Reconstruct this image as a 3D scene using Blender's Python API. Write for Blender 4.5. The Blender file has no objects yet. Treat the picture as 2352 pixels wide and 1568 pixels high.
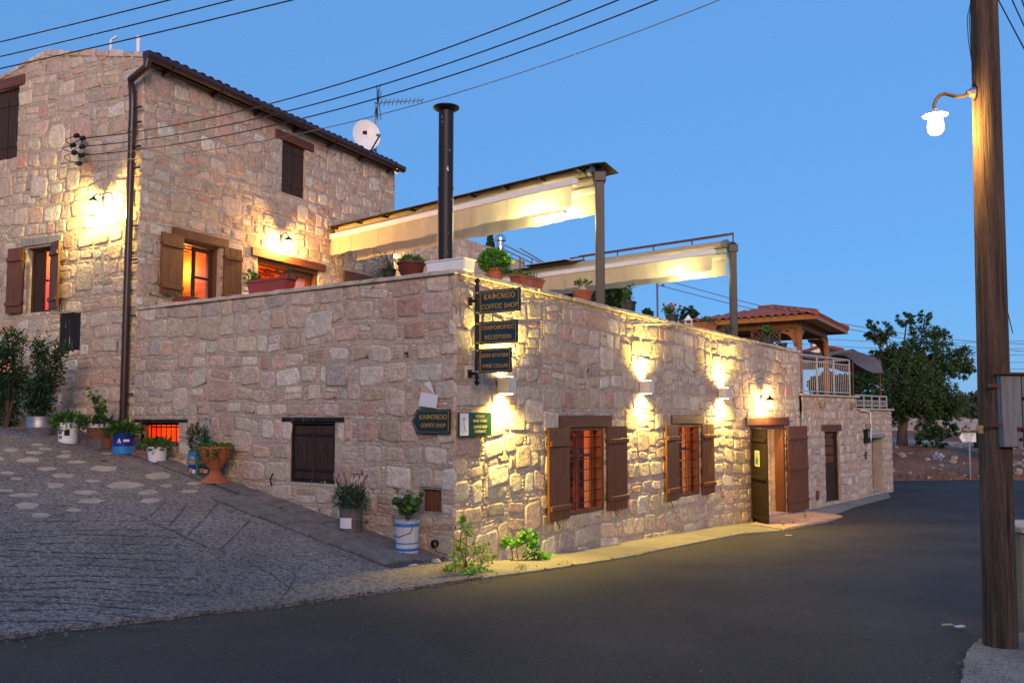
import bpy, math, random
from mathutils import Vector, Matrix, noise
R = random.Random(7)
C = bpy.context.scene.collection
sc = bpy.context.scene
E = 1.65                                   # eye height above the road at the camera
# ---------------------------------------------------------------- camera
TH = math.radians(4.0)
cd = bpy.data.cameras.new('camera'); cam = bpy.data.objects.new('camera', cd); C.objects.link(cam)
cd.lens = 30.61; cd.sensor_width = 36; cd.shift_y = 0.014; cd.clip_start = 0.05; cd.clip_end = 5000
cam.location = (0, 0, E); cam.rotation_euler = (math.pi/2 + TH, 0, 0)
sc.camera = cam
# ---------------------------------------------------------------- world, sun, exposure
world = bpy.data.worlds.new('World'); sc.world = world; world.use_nodes = True
wt = world.node_tree; wt.nodes.clear()
SUN_EL, SUN_AZ = math.radians(6.0), math.radians(212)      # azimuth clockwise from +Y: behind the camera, to its left
sky = wt.nodes.new('ShaderNodeTexSky'); sky.sky_type = 'NISHITA'; sky.sun_disc = False
sky.sun_elevation = SUN_EL; sky.sun_rotation = SUN_AZ; sky.air_density = 1.0; sky.dust_density = 0.0; sky.ozone_density = 5.0
hs = wt.nodes.new('ShaderNodeMix'); hs.data_type = 'RGBA'; hs.inputs['Factor'].default_value = .6; hs.inputs[7].default_value = (1.3, 3.35, 7.2, 1)   # even dusk blue over the physical sky
bg = wt.nodes.new('ShaderNodeBackground'); bg.inputs['Strength'].default_value = 0.15   # upper end of the daylight range: bright dusk
wo = wt.nodes.new('ShaderNodeOutputWorld')
wt.links.new(sky.outputs[0], hs.inputs[6]); wt.links.new(hs.outputs[2], bg.inputs[0]); wt.links.new(bg.outputs[0], wo.inputs[0])
sl = bpy.data.lights.new('afterglow_sun', 'SUN'); so = bpy.data.objects.new('afterglow_sun', sl); C.objects.link(so)
sl.energy = 2.9; sl.angle = math.radians(34); sl.color = (1.0, 0.64, 0.40)
_el = math.radians(14)
SUN_L = math.radians(173)
so.rotation_euler = (-Vector((math.sin(SUN_L)*math.cos(_el), math.cos(SUN_L)*math.cos(_el), math.sin(_el)))).to_track_quat('-Z', 'Y').to_euler()
so.location = (-5, -12, 9)
sc.view_settings.view_transform = 'Standard'; sc.view_settings.look = 'None'
sc.view_settings.gamma = 1; sc.view_settings.use_curve_mapping = False; sc.view_settings.exposure = 0.0

# ---------------------------------------------------------------- photograph rays -> places
FPX, PX0, PY0 = 2000.0, 1176.0, 817.0
def ray(px, py):
    xc, yc = (px-PX0)/FPX, (PY0-py)/FPX
    return Vector((xc, math.cos(TH)-yc*math.sin(TH), math.sin(TH)+yc*math.cos(TH)))
def at(px, py, Y):
    d = ray(px, py); return Vector((0, 0, E)) + d*(Y/d.y)
def proj(p):
    q = Vector(p)-Vector((0, 0, E)); f = q.y*math.cos(TH)+q.z*math.sin(TH); u = -q.y*math.sin(TH)+q.z*math.cos(TH)
    return PX0+FPX*q.x/f, PY0-FPX*u/f, f
class Fr:                                   # vertical plane: u along, v = world height, w = outwards
    def __init__(s, A, B):
        s.A = Vector((A[0], A[1], 0)); s.B = Vector((B[0], B[1], 0)); d = s.B-s.A
        s.L = d.length; s.U = d/s.L; s.N = Vector((s.U.y, -s.U.x, 0))
    def pt(s, u, v, w=0.0): 
        p = s.A+s.U*u+s.N*w; return Vector((p.x, p.y, v))
    def hit(s, px, py, w=0.0):
        d = ray(px, py); o = Vector((0, 0, E)); a = s.A+s.N*w
        t = (a-o).dot(s.N)/d.dot(s.N); p = o+d*t
        return (p-s.A).dot(s.U), p.z
    def rect(s, a, b, w=0.0):               # a=(x, ytop, ybot) left side, b the right side -> u0,u1,v0,v1
        u0, t0 = s.hit(a[0], a[1], w); _, b0 = s.hit(a[0], a[2], w)
        u1, t1 = s.hit(b[0], b[1], w); _, b1 = s.hit(b[0], b[2], w)
        return u0, u1, (b0+b1)/2, (t0+t1)/2
def plan(px, Y, py=957):
    p = at(px, py, Y); return (p.x, p.y)

# ---------------------------------------------------------------- materials
def _n(nt, t, **k):
    n = nt.nodes.new(t)
    for a, b in k.items(): setattr(n, a, b)
    return n
def mat(name, col, rough=.8, metal=0., var=.2, vs=5., bump=0., bs=30., stretch=(1, 1, 1), attr=False, col2=None, c2t=(.45, .6), c2s=8., spec=.3, fine=0., space='Object'):
    m = bpy.data.materials.new(name); m.use_nodes = True; nt = m.node_tree; b = nt.nodes['Principled BSDF']
    L = nt.links.new
    b.inputs['Roughness'].default_value = rough; b.inputs['Metallic'].default_value = metal; b.inputs['Specular IOR Level'].default_value = spec
    tc = _n(nt, 'ShaderNodeTexCoord'); mp = _n(nt, 'ShaderNodeMapping'); mp.inputs['Scale'].default_value = stretch
    gm = _n(nt, 'ShaderNodeNewGeometry'); L(gm.outputs['Position'], mp.inputs[0])
    n1 = _n(nt, 'ShaderNodeTexNoise'); n1.inputs['Scale'].default_value = vs; n1.inputs['Detail'].default_value = 6; n1.inputs['Roughness'].default_value = .65
    L(mp.outputs[0], n1.inputs['Vector'])
    mr = _n(nt, 'ShaderNodeMapRange'); mr.inputs['From Min'].default_value = .3; mr.inputs['From Max'].default_value = .7
    mr.inputs['To Min'].default_value = 1-var; mr.inputs['To Max'].default_value = 1+var; L(n1.outputs['Fac'], mr.inputs['Value'])
    if attr:
        src = _n(nt, 'ShaderNodeAttribute', attribute_name='Col').outputs['Color']
    else:
        rg = _n(nt, 'ShaderNodeRGB'); rg.outputs[0].default_value = (*col, 1); src = rg.outputs[0]
    if col2 is not None:
        n2 = _n(nt, 'ShaderNodeTexNoise'); n2.inputs['Scale'].default_value = c2s; n2.inputs['Detail'].default_value = 8; n2.inputs['Roughness'].default_value = .7
        L(mp.outputs[0], n2.inputs['Vector'])
        m2 = _n(nt, 'ShaderNodeMapRange'); m2.inputs['From Min'].default_value = c2t[0]; m2.inputs['From Max'].default_value = c2t[1]; L(n2.outputs['Fac'], m2.inputs['Value'])
        mx = _n(nt, 'ShaderNodeMix', data_type='RGBA'); L(m2.outputs[0], mx.inputs['Factor']); L(src, mx.inputs[6]); mx.inputs[7].default_value = (*col2, 1); src = mx.outputs[2]
    vm = _n(nt, 'ShaderNodeVectorMath', operation='SCALE'); L(src, vm.inputs[0]); L(mr.outputs[0], vm.inputs['Scale'])
    out = vm.outputs[0]
    if fine:
        n4 = _n(nt, 'ShaderNodeTexNoise'); n4.inputs['Scale'].default_value = bs*2.2; n4.inputs['Detail'].default_value = 3; L(mp.outputs[0], n4.inputs['Vector'])
        m4 = _n(nt, 'ShaderNodeMapRange'); m4.inputs['From Min'].default_value = .35; m4.inputs['From Max'].default_value = .65
        m4.inputs['To Min'].default_value = 1-fine; m4.inputs['To Max'].default_value = 1+fine; L(n4.outputs['Fac'], m4.inputs['Value'])
        v2 = _n(nt, 'ShaderNodeVectorMath', operation='SCALE'); L(out, v2.inputs[0]); L(m4.outputs[0], v2.inputs['Scale']); out = v2.outputs[0]
    L(out, b.inputs['Base Color'])
    if bump:
        n3 = _n(nt, 'ShaderNodeTexNoise'); n3.inputs['Scale'].default_value = bs; n3.inputs['Detail'].default_value = 8; n3.inputs['Roughness'].default_value = .65
        L(mp.outputs[0], n3.inputs['Vector'])
        bp = _n(nt, 'ShaderNodeBump'); bp.inputs['Strength'].default_value = 1; bp.inputs['Distance'].default_value = bump
        L(n3.outputs['Fac'], bp.inputs['Height']); L(bp.outputs[0], b.inputs['Normal'])
    return m
def emit(name, col, s, clear=False):
    m = bpy.data.materials.new(name); m.use_nodes = True; nt = m.node_tree; nt.nodes.clear()
    e = _n(nt, 'ShaderNodeEmission'); e.inputs[0].default_value = (*col, 1); e.inputs[1].default_value = s
    o = _n(nt, 'ShaderNodeOutputMaterial'); src = e.outputs[0]
    if clear:                               # clear glass round a glowing filament: the light inside passes out
        t = _n(nt, 'ShaderNodeBsdfTransparent'); a = _n(nt, 'ShaderNodeAddShader'); nt.links.new(e.outputs[0], a.inputs[0]); nt.links.new(t.outputs[0], a.inputs[1]); src = a.outputs[0]
    nt.links.new(src, o.inputs[0]); return m
def glassy(name, tint=(1, 1, 1), gl=.12):
    m = bpy.data.materials.new(name); m.use_nodes = True; nt = m.node_tree; nt.nodes.clear()
    t = _n(nt, 'ShaderNodeBsdfTransparent'); t.inputs[0].default_value = (*tint, 1); g = _n(nt, 'ShaderNodeBsdfGlossy'); g.inputs['Roughness'].default_value = .03
    x = _n(nt, 'ShaderNodeMixShader'); x.inputs[0].default_value = .07; o = _n(nt, 'ShaderNodeOutputMaterial')
    nt.links.new(t.outputs[0], x.inputs[1]); nt.links.new(g.outputs[0], x.inputs[2]); nt.links.new(x.outputs[0], o.inputs[0]); return m
def leafmat(name):
    m = mat(name, (.1, .2, .05), .55, var=.25, vs=14, attr=True, spec=.35); nt = m.node_tree; b = nt.nodes['Principled BSDF']
    o = nt.nodes['Material Output']; tr = _n(nt, 'ShaderNodeBsdfTranslucent'); x = _n(nt, 'ShaderNodeMixShader'); x.inputs[0].default_value = .3
    a = _n(nt, 'ShaderNodeAttribute', attribute_name='Col'); nt.links.new(a.outputs['Color'], tr.inputs[0])
    nt.links.new(b.outputs[0], x.inputs[1]); nt.links.new(tr.outputs[0], x.inputs[2]); nt.links.new(x.outputs[0], o.inputs[0]); return m
def clothmat(name, col, t=.45):
    m = mat(name, col, .85, var=.08, vs=3, bump=.004, bs=9); nt = m.node_tree; b = nt.nodes['Principled BSDF']
    o = nt.nodes['Material Output']; tr = _n(nt, 'ShaderNodeBsdfTranslucent'); tr.inputs[0].default_value = (*col, 1); x = _n(nt, 'ShaderNodeMixShader'); x.inputs[0].default_value = t
    nt.links.new(b.outputs[0], x.inputs[1]); nt.links.new(tr.outputs[0], x.inputs[2]); nt.links.new(x.outputs[0], o.inputs[0]); return m
M = {}
M['stone'] = mat('limestone', (.5, .4, .3), .9, attr=True, var=.2, vs=9, bump=.045, bs=12, fine=.12, spec=.2)
M['mortar'] = mat('mortar', (.47, .385, .31), .95, var=.2, vs=4, bump=.03, bs=26, fine=.18, spec=.1)
M['coping'] = mat('coping_stone', (.5, .43, .35), .9, var=.22, vs=5, bump=.02, bs=22, fine=.12)
M['wood'] = mat('varnished_wood', (.145, .055, .02), .5, var=.35, vs=3, bump=.002, bs=10, stretch=(14, 14, 1.2), spec=.3)
M['woodh'] = mat('lintel_wood', (.13, .042, .018), .6, var=.35, vs=3, bump=.004, bs=8, stretch=(1.5, 1.5, 14), spec=.4)
M['olddark'] = mat('old_dark_wood', (.045, .026, .018), .75, var=.4, vs=3, bump=.004, bs=10, stretch=(16, 16, 1), col2=(.2, .17, .15), c2t=(.62, .75), c2s=2.5)
M['blackwood'] = mat('flaking_black_wood', (.012, .011, .011), .7, var=.4, vs=3, bump=.003, bs=10, stretch=(16, 16, 1), col2=(.38, .33, .3), c2t=(.6, .66), c2s=1.6)
M['greywood'] = mat('weathered_grey_wood', (.26, .25, .24), .85, var=.35, vs=2, bump=.004, bs=9, stretch=(12, 12, 1), col2=(.12, .08, .06), c2t=(.6, .75), c2s=2)
M['orangewood'] = mat('pergola_wood', (.36, .15, .045), .55, var=.25, vs=3, bump=.002, bs=9, stretch=(8, 8, 1.5))
M['iron'] = mat('black_iron', (.018, .018, .02), .5, metal=.4, var=.3, vs=20, bump=.002, bs=60)
M['gutter'] = mat('brown_gutter_paint', (.035, .014, .012), .35, var=.2, vs=8, spec=.5)
M['post'] = mat('dark_steel_post', (.03, .033, .038), .4, metal=.2, var=.2, vs=6, col2=(.45, .45, .43), c2t=(.68, .7), c2s=5)
M['flue'] = mat('peeling_black_flue', (.028, .024, .027), .45, metal=.3, var=.2, vs=6, stretch=(1, 1, .35), col2=(.75, .78, .85), c2t=(.62, .635), c2s=8)
M['steel'] = mat('bright_steel', (.7, .7, .72), .22, metal=1, var=.1)
M['galv'] = mat('galvanised', (.3, .31, .33), .45, metal=.7, var=.25, vs=10)
M['rust'] = mat('rusty_iron', (.14, .06, .035), .85, var=.4, vs=14, bump=.003, bs=60)
M['white'] = mat('white_paint', (.78, .78, .78), .5, var=.06)
M['whiteplastic'] = mat('white_plastic', (.75, .76, .8), .4, var=.05)
M['terra'] = mat('terracotta', (.42, .13, .06), .75, var=.25, vs=7, bump=.003, bs=40, col2=(.5, .3, .2), c2t=(.62, .75))
M['terrared'] = mat('red_planter_plastic', (.3, .045, .035), .5, var=.15, vs=6)
M['brownpot'] = mat('brown_plastic_pot', (.13, .03, .02), .55, var=.2)
M['darkpot'] = mat('dark_green_pot', (.03, .04, .035), .5, var=.2)
M['soil'] = mat('soil', (.05, .035, .025), .95, var=.3, vs=30, bump=.01, bs=60)
M['tile'] = mat('roof_tile_clay', (.3, .085, .055), .8, var=.35, vs=6, bump=.004, bs=30, col2=(.24, .2, .19), c2t=(.55, .75), c2s=4)
M['tiledark'] = mat('old_roof_tile', (.16, .045, .03), .8, var=.35, vs=6, bump=.004, bs=30)
M['leaf'] = leafmat('leaf')
M['bark'] = mat('bark', (.09, .065, .05), .95, var=.35, vs=6, bump=.02, bs=14, stretch=(3, 3, 1))
M['fabric'] = clothmat('awning_fabric', (.74, .65, .46), .42)
M['net'] = mat('shade_net', (.13, .13, .15), .9, var=.2, vs=5, bump=.01, bs=20)
M['sign'] = mat('sign_green_black', (.006, .022, .02), .3, var=.1, spec=.5)
M['signgreen'] = mat('sign_green', (.01, .055, .025), .3, var=.1, spec=.5)
M['gold'] = mat('gold_paint', (.55, .28, .05), .5, var=.05)
M['cream'] = mat('cream_lettering', (.68, .62, .25), .5, var=.05)
M['lampmetal'] = mat('cream_lamp_metal', (.62, .6, .55), .4, var=.05)
M['asphalt'] = mat('asphalt', (.05, .042, .038), .82, var=.4, vs=.45, bump=.008, bs=34, fine=.38, spec=.25)
M['concrete'] = mat('rough_alley_concrete', (.25, .205, .185), .95, var=.35, vs=.6, bump=.014, bs=26, fine=.5, spec=.15, col2=(.095, .083, .08), c2t=(.48, .6), c2s=21)
M['strip'] = mat('concrete_strip', (.27, .23, .17), .92, var=.2, vs=2.5, bump=.01, bs=40, fine=.12)
M['slab'] = mat('flagstone', (.42, .33, .28), .85, var=.25, vs=5, bump=.01, bs=25, fine=.12)
M['sett'] = mat('gutter_slab', (.19, .165, .155), .9, var=.3, vs=6, bump=.02, bs=25, fine=.25)
M['earth'] = mat('red_earth', (.22, .08, .036), .95, var=.3, vs=.6, bump=.05, bs=5, fine=.3, col2=(.2, .14, .105), c2t=(.45, .65), c2s=.35)
M['track'] = mat('pale_dirt', (.34, .25, .2), .95, var=.2, vs=.6, bump=.03, bs=6, fine=.2)
M['rock'] = mat('rock', (.34, .28, .24), .9, var=.25, vs=3, bump=.02, bs=15)
M['hill'] = mat('far_hill', (.09, .11, .1), .95, var=.3, vs=.01)
M['polewood'] = mat('telegraph_pole_wood', (.13, .082, .056), .92, var=.55, vs=2.2, bump=.02, bs=7, stretch=(13, 13, .5), col2=(.03, .022, .018), c2t=(.54, .68), c2s=2.6, fine=.25)
M['wire'] = mat('wire_sheath', (.012, .012, .014), .6, var=.1)
M['wiregrey'] = mat('grey_wire', (.12, .12, .14), .6, var=.1)
M['glass'] = glassy('window_glass')
M['orangewall'] = mat('orange_plaster', (.7, .2, .05), .9, var=.12, vs=2)
M['redwall'] = mat('red_plaster', (.5, .07, .02), .9, var=.2, vs=2)
M['redcloth'] = mat('red_curtain', (.5, .02, .01), .9, var=.2, vs=3, stretch=(8, 8, .5))
M['plaster'] = mat('grey_plaster', (.22, .25, .28), .9, var=.12)
M['paper'] = mat('paper', (.7, .7, .72), .8, var=.05)
M['tan'] = mat('brown_paper', (.5, .4, .28), .8, var=.05)
M['blue'] = mat('blue_tin', (.012, .035, .3), .35, var=.2)
M['lightblue'] = mat('light_blue_print', (.03, .22, .55), .4, var=.2)
M['bluestripe'] = mat('worn_blue_paint', (.03, .16, .5), .5, var=.2, col2=(.35, .2, .13), c2t=(.62, .68), c2s=9)
M['drumwhite'] = mat('streaked_white_paint', (.5, .5, .54), .5, var=.15, vs=5, stretch=(8, 8, .6), col2=(.08, .055, .045), c2t=(.6, .66), c2s=2.2)
M['drumgrey'] = mat('rusty_grey_drum', (.11, .1, .1), .6, var=.3, vs=5, stretch=(6, 6, .6), col2=(.14, .07, .045), c2t=(.55, .7), c2s=3)
M['yellow'] = mat('yellow_print', (.55, .4, .12), .5, var=.05)
M['green'] = mat('green_print', (.05, .25, .06), .5, var=.1)
M['orangeprint'] = mat('orange_print', (.75, .25, .04), .5, var=.05)
M['black'] = mat('black_matt', (.008, .008, .009), .6, var=.1)
M['whitewall'] = mat('far_white_wall', (.7, .7, .7), .8, var=.05)
M['railing'] = mat('railing_grey_paint', (.42, .38, .37), .5, var=.08)
M['boulder'] = M['rock']
M['bulb'] = emit('bulb_glow', (1.0, .72, .28), 30, True)
M['bulbhot'] = emit('street_bulb_glow', (1.0, .8, .42), 4.0, True)
M['tubeglow'] = emit('tube_glow', (1.0, .95, .72), 20, True)
M['redglow'] = emit('red_lit_pane', (1.0, .07, .005), 1.6)

# ---------------------------------------------------------------- meshes
class MB:
    def __init__(s): s.v = []; s.f = []; s.c = []; s.cur = (1, 1, 1)
    def add(s, pts, faces, col=None):
        n = len(s.v); s.v += [tuple(p) for p in pts]; s.c += [col or s.cur]*len(pts); s.f += [tuple(n+i for i in f) for f in faces]
    def hexa(s, p, col=None):               # p: 4 bottom, 4 top
        s.add(p, [(3, 2, 1, 0), (4, 5, 6, 7), (0, 1, 5, 4), (1, 2, 6, 5), (2, 3, 7, 6), (3, 0, 4, 7)], col)
    def fbox(s, fr, u0, u1, v0, v1, w0, w1, col=None):
        s.hexa([fr.pt(u0, v0, w1), fr.pt(u1, v0, w1), fr.pt(u1, v0, w0), fr.pt(u0, v0, w0), fr.pt(u0, v1, w1), fr.pt(u1, v1, w1), fr.pt(u1, v1, w0), fr.pt(u0, v1, w0)], col)
    def box(s, x0, x1, y0, y1, z0, z1, col=None):
        s.hexa([(x0, y0, z0), (x1, y0, z0), (x1, y1, z0), (x0, y1, z0), (x0, y0, z1), (x1, y0, z1), (x1, y1, z1), (x0, y1, z1)], col)
    def bar(s, a, b, wx, wz=None, up=(0, 0, 1)):
        a, b = Vector(a), Vector(b); d = (b-a).normalized(); up = Vector(up)
        if abs(d.dot(up)) > .95: up = Vector((0, 1, 0))
        r = d.cross(up).normalized(); q = r.cross(d).normalized(); wz = wz or wx; r *= wx/2; q *= wz/2
        s.hexa([a-r-q, a+r-q, b+r-q, b-r-q, a-r+q, a+r+q, b+r+q, b-r+q])
    def tube(s, pts, r, n=8, caps=True, col=None):
        pts = [Vector(p) for p in pts]; rr = r if isinstance(r, (list, tuple)) else [r]*len(pts); base = len(s.v); ref = None
        for i, p in enumerate(pts):
            d = (pts[min(i+1, len(pts)-1)]-pts[max(i-1, 0)]).normalized()
            if ref is None: ref = Vector((0, 0, 1)) if abs(d.z) < .9 else Vector((1, 0, 0))
            x = d.cross(ref).normalized(); y = x.cross(d).normalized(); ref = y
            for k in range(n):
                a = 2*math.pi*k/n; s.v.append(tuple(p+(x*math.cos(a)+y*math.sin(a))*rr[i])); s.c.append(col or s.cur)
        for i in range(len(pts)-1):
            for k in range(n):
                a, b = base+i*n+k, base+i*n+(k+1) % n; s.f.append((a, b, b+n, a+n))
        if caps: s.f.append(tuple(base+k for k in range(n))[::-1]); s.f.append(tuple(base+(len(pts)-1)*n+k for k in range(n)))
    def lathe(s, c, prof, n=20, sx=1., sy=1., col=None):   # prof: (r, z)
        base = len(s.v); c = Vector(c)
        for r, z in prof:
            for k in range(n):
                a = 2*math.pi*k/n; s.v.append((c.x+r*sx*math.cos(a), c.y+r*sy*math.sin(a), c.z+z)); s.c.append(col or s.cur)
        for i in range(len(prof)-1):
            for k in range(n):
                a, b = base+i*n+k, base+i*n+(k+1) % n; s.f.append((a, b, b+n, a+n))
        s.f.append(tuple(base+k for k in range(n))[::-1]); s.f.append(tuple(base+(len(prof)-1)*n+k for k in range(n)))
    def prism(s, bottom, top):
        n = len(bottom); s.add(list(bottom)+list(top), [tuple(range(n))[::-1], tuple(range(n, 2*n))]+[(i, (i+1) % n, n+(i+1) % n, n+i) for i in range(n)])
    def sphere(s, c, r, n=10, m=7, sc=(1, 1, 1), col=None):
        c = Vector(c); prof = [(max(.02*r, r*math.sin(math.pi*i/m)), -r*math.cos(math.pi*i/m)) for i in range(m+1)]
        s.lathe(c, [(a, b*sc[2]) for a, b in prof], n, sc[0], sc[1], col)
    def leaf(s, p, d, up, L, W, col):
        side = d.cross(up)
        if side.length < 1e-4: side = Vector((1, 0, 0))
        side.normalize(); m = p+d*(L*.5)
        s.add([p, m+side*W/2, p+d*L, m-side*W/2], [(0, 1, 2, 3)], col)
    def build(s, name, m, parent=None, smooth=False, bevel=0, origin=None, kind=None, label=None):
        me = bpy.data.meshes.new(name); po = parent_loc(parent); o0 = Vector(origin) if origin is not None else po
        me.from_pydata([(x-o0.x, y-o0.y, z-o0.z) for x, y, z in s.v], [], s.f); me.update()
        if any(c != (1, 1, 1) for c in s.c[:1]):
            at_ = me.color_attributes.new('Col', 'FLOAT_COLOR', 'POINT'); buf = []
            for c in s.c: buf += [c[0], c[1], c[2], 1.0]
            at_.data.foreach_set('color', buf)
        if smooth:
            me.polygons.foreach_set('use_smooth', [True]*len(me.polygons)); me.set_sharp_from_angle(angle=math.radians(38))
        me.materials.append(M[m] if isinstance(m, str) else m)
        o = bpy.data.objects.new(name, me); C.objects.link(o)
        if parent: o.parent = parent
        o.location = o0-po
        if bevel:
            b = o.modifiers.new('bevel', 'BEVEL'); b.width = bevel; b.segments = 2; b.limit_method = 'ANGLE'
        if kind: o['kind'] = kind
        if label: o['label'] = label
        return o
def parent_loc(o):
    v = Vector((0, 0, 0))
    while o is not None: v += Vector(o.location); o = o.parent
    return v
def thing(name, label, cat, loc, group=None, kind=None):
    o = bpy.data.objects.new(name, None); C.objects.link(o); o.location = loc; o['label'] = label
    if cat: o['category'] = cat
    if group: o['group'] = group
    if kind: o['kind'] = kind
    return o
def tag(o, label, cat, group=None):
    o['label'] = label; o['category'] = cat
    if group: o['group'] = group
    return o
def copy_tree(o, parent=None):
    c = o.copy(); C.objects.link(c); c.parent = parent
    for ch in list(o.children): copy_tree(ch, c)
    return c
def lamp(name, kind, loc, energy, col, size=.03, parent=None, aim=None, spot=None, blend=.5):
    l = bpy.data.lights.new(name, kind); o = bpy.data.objects.new(name, l); C.objects.link(o); l.energy = energy; l.color = col
    l.shadow_soft_size = size
    if spot: l.spot_size = math.radians(spot); l.spot_blend = blend
    if parent: o.parent = parent; o.location = Vector(loc)-parent_loc(parent)
    else: o.location = loc
    if aim is not None: o.rotation_euler = Vector(aim).to_track_quat('-Z', 'Y').to_euler()
    return o
def text(body, fr, u, v, w, size, m, parent, spacing=1.0, extrude=.002, squash=1.0):
    cu = bpy.data.curves.new('lettering', 'FONT'); cu.body = body; cu.size = size; cu.align_x = 'CENTER'; cu.align_y = 'CENTER'
    cu.extrude = extrude; cu.space_character = spacing; cu.materials.append(M[m]); cu.resolution_u = 3; cu.offset = 0
    o = bpy.data.objects.new('lettering', cu); C.objects.link(o)
    U, N = fr.U, fr.N; mt = Matrix(((U.x, 0, N.x), (U.y, 0, N.y), (0, 1, 0)))
    o.parent = parent; o.location = fr.pt(u, v, w)-parent_loc(parent); o.rotation_euler = mt.to_euler(); o.scale = (squash, 1, 1)
    return o
# ================================================================ plan of the place
cornerH = plan(308, 13.9); cornerB = plan(1044, 10.3); bendB = plan(1620, 17.0); endB = plan(1836, 20.5)
bC0 = plan(1842, 20.62); bC1 = plan(1967, 23.0); bC2 = plan(2047, 25.0)
FA = Fr(cornerH, cornerB); FB1 = Fr(cornerB, bendB); FB2 = Fr(bendB, endB); FC1 = Fr(bC0, bC1); FC2 = Fr(bC1, bC2)
_d = Vector((-.893, .449)); leftH = (cornerH[0]+_d.x*5.2, cornerH[1]+_d.y*5.2)
FH1 = Fr(leftH, cornerH); FH2 = Fr(cornerH, plan(901, 20.3))
ZP = E+1.70                                # parapet top
def topB1(u): return ZP-.04*u/FB1.L
def topB2(u): return ZP-.04-.16*u/FB2.L

# ---------------------------------------------------------------- ground heights
def lerp_t(t, x):
    if x <= t[0][0]: return t[0][1]
    for (a, b), (c, d) in zip(t, t[1:]):
        if x <= c: return b+(d-b)*(x-a)/(c-a)
    return t[-1][1]
ROADZ = [(-20, -1.6), (6, -1.6), (9, -1.66), (10.3, -1.74), (12.2, -1.91), (15.3, -2.07), (18.7, -2.24), (21, -2.22), (25, -2.12), (29, -2.12), (33, -2.2), (60, -2.6)]
def road_z(x, y): return E+lerp_t(ROADZ, y)
def alley_z(x, y): return E-1.70-.1637*(x+.685)+.0934*(y-10.3)-.6*max(0, x+.6)
def G(x, y):
    a, b = alley_z(x, y), road_z(x, y); a = min(a, E+.2+.02*(a-E))
    k = .12; h = max(0, min(1, .5+.5*(a-b)/k)); return b*(1-h)+a*h+k*h*(1-h)*.5
def gpx(px, py):
    d = ray(px, py); t = 2.0; o = Vector((0, 0, E))
    while t < 200:
        p = o+d*t
        if p.z < G(p.x, p.y): 
            lo, hi = t-.1, t
            for _ in range(12):
                m = (lo+hi)/2; q = o+d*m
                if q.z < G(q.x, q.y): hi = m
                else: lo = m
            q = o+d*hi; return Vector((q.x, q.y, G(q.x, q.y)))
        t += .1
    return o+d*50
def resample(pts, n):
    L = [0]
    for a, b in zip(pts, pts[1:]): L.append(L[-1]+(Vector(b)-Vector(a)).length)
    out = []
    for i in range(n):
        s = L[-1]*i/(n-1); k = 0
        while k < len(L)-2 and L[k+1] < s: k += 1
        f = (s-L[k])/max(1e-6, L[k+1]-L[k]); out.append(Vector(pts[k]).lerp(Vector(pts[k+1]), f))
    return out
def loft(c1, c2, n, m, dz, wob=0., name='x', matn='asphalt', seed=0, drop=.06):
    a = resample(c1, n); b = resample(c2, n); mb = MB()
    for i in range(n):
        for j in range(m+1):
            p = a[i].lerp(b[i], min(j, m-1)/(m-1))
            if j >= m-1 and wob:
                w = noise.noise(Vector((i*.35, seed, 0)))*wob+noise.noise(Vector((i*1.3, seed, 3)))*wob*.6; dirv = (b[i]-a[i]); dirv.normalize(); p = p+dirv*w
            z = G(p.x, p.y)+dz-(drop if j == m else 0)
            mb.v.append((p.x, p.y, z)); mb.c.append((1, 1, 1))
    for i in range(n-1):
        for j in range(m):
            k = i*(m+1)+j; mb.f.append((k, k+1, k+m+2, k+m+1))
    o = mb.build(name, matn, smooth=True, kind='structure'); return o
def V2(p): return Vector((p[0], p[1], 0))
# road sheet
mb = MB(); nx, ny = 90, 130; X0, X1, Y0, Y1 = -9, 26, -3, 31.5
for j in range(ny+1):
    for i in range(nx+1):
        x = X0+(X1-X0)*i/nx; y = Y0+(Y1-Y0)*j/ny; mb.v.append((x, y, G(x, y))); mb.c.append((1, 1, 1))
for j in range(ny):
    for i in range(nx): k = j*(nx+1)+i; mb.f.append((k, k+1, k+nx+2, k+nx+1))
mb.build('road', 'asphalt', smooth=True, kind='structure')
# alley concrete
edge_px = [(-500, 1530), (-200, 1502), (0, 1470), (130, 1452), (340, 1428), (500, 1408), (640, 1396), (740, 1380), (880, 1362), (1000, 1347), (1110, 1330)]
edge = [V2(gpx(*p)) for p in edge_px]
wallb = [V2(FH1.pt(-4, 0, -.1)), V2(FH1.pt(2, 0, -.1)), V2(FA.pt(0, 0, -.1)), V2(FA.pt(3, 0, -.1)), V2(FA.pt(FA.L, 0, -.05)), V2(FB1.pt(.3, 0, -.05))]
alley = loft(wallb, edge, 150, 60, .03, .05, 'alley_pavement', 'concrete', 3)
# strip along the right wall
e2px = [(1105, 1331), (1200, 1318), (1300, 1304), (1400, 1288), (1500, 1268), (1600, 1248), (1700, 1228), (1800, 1220), (1860, 1207)]
e2 = [V2(gpx(*p)) for p in e2px]
w2 = [V2(FB1.pt(.05, 0, -.06)), V2(FB1.pt(4, 0, -.06)), V2(FB1.pt(FB1.L, 0, -.06)), V2(FB2.pt(FB2.L*.75, 0, -.3))]
strip = loft(w2, e2, 90, 12, .022, .03, 'pavement_strip', 'strip', 9)
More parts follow.
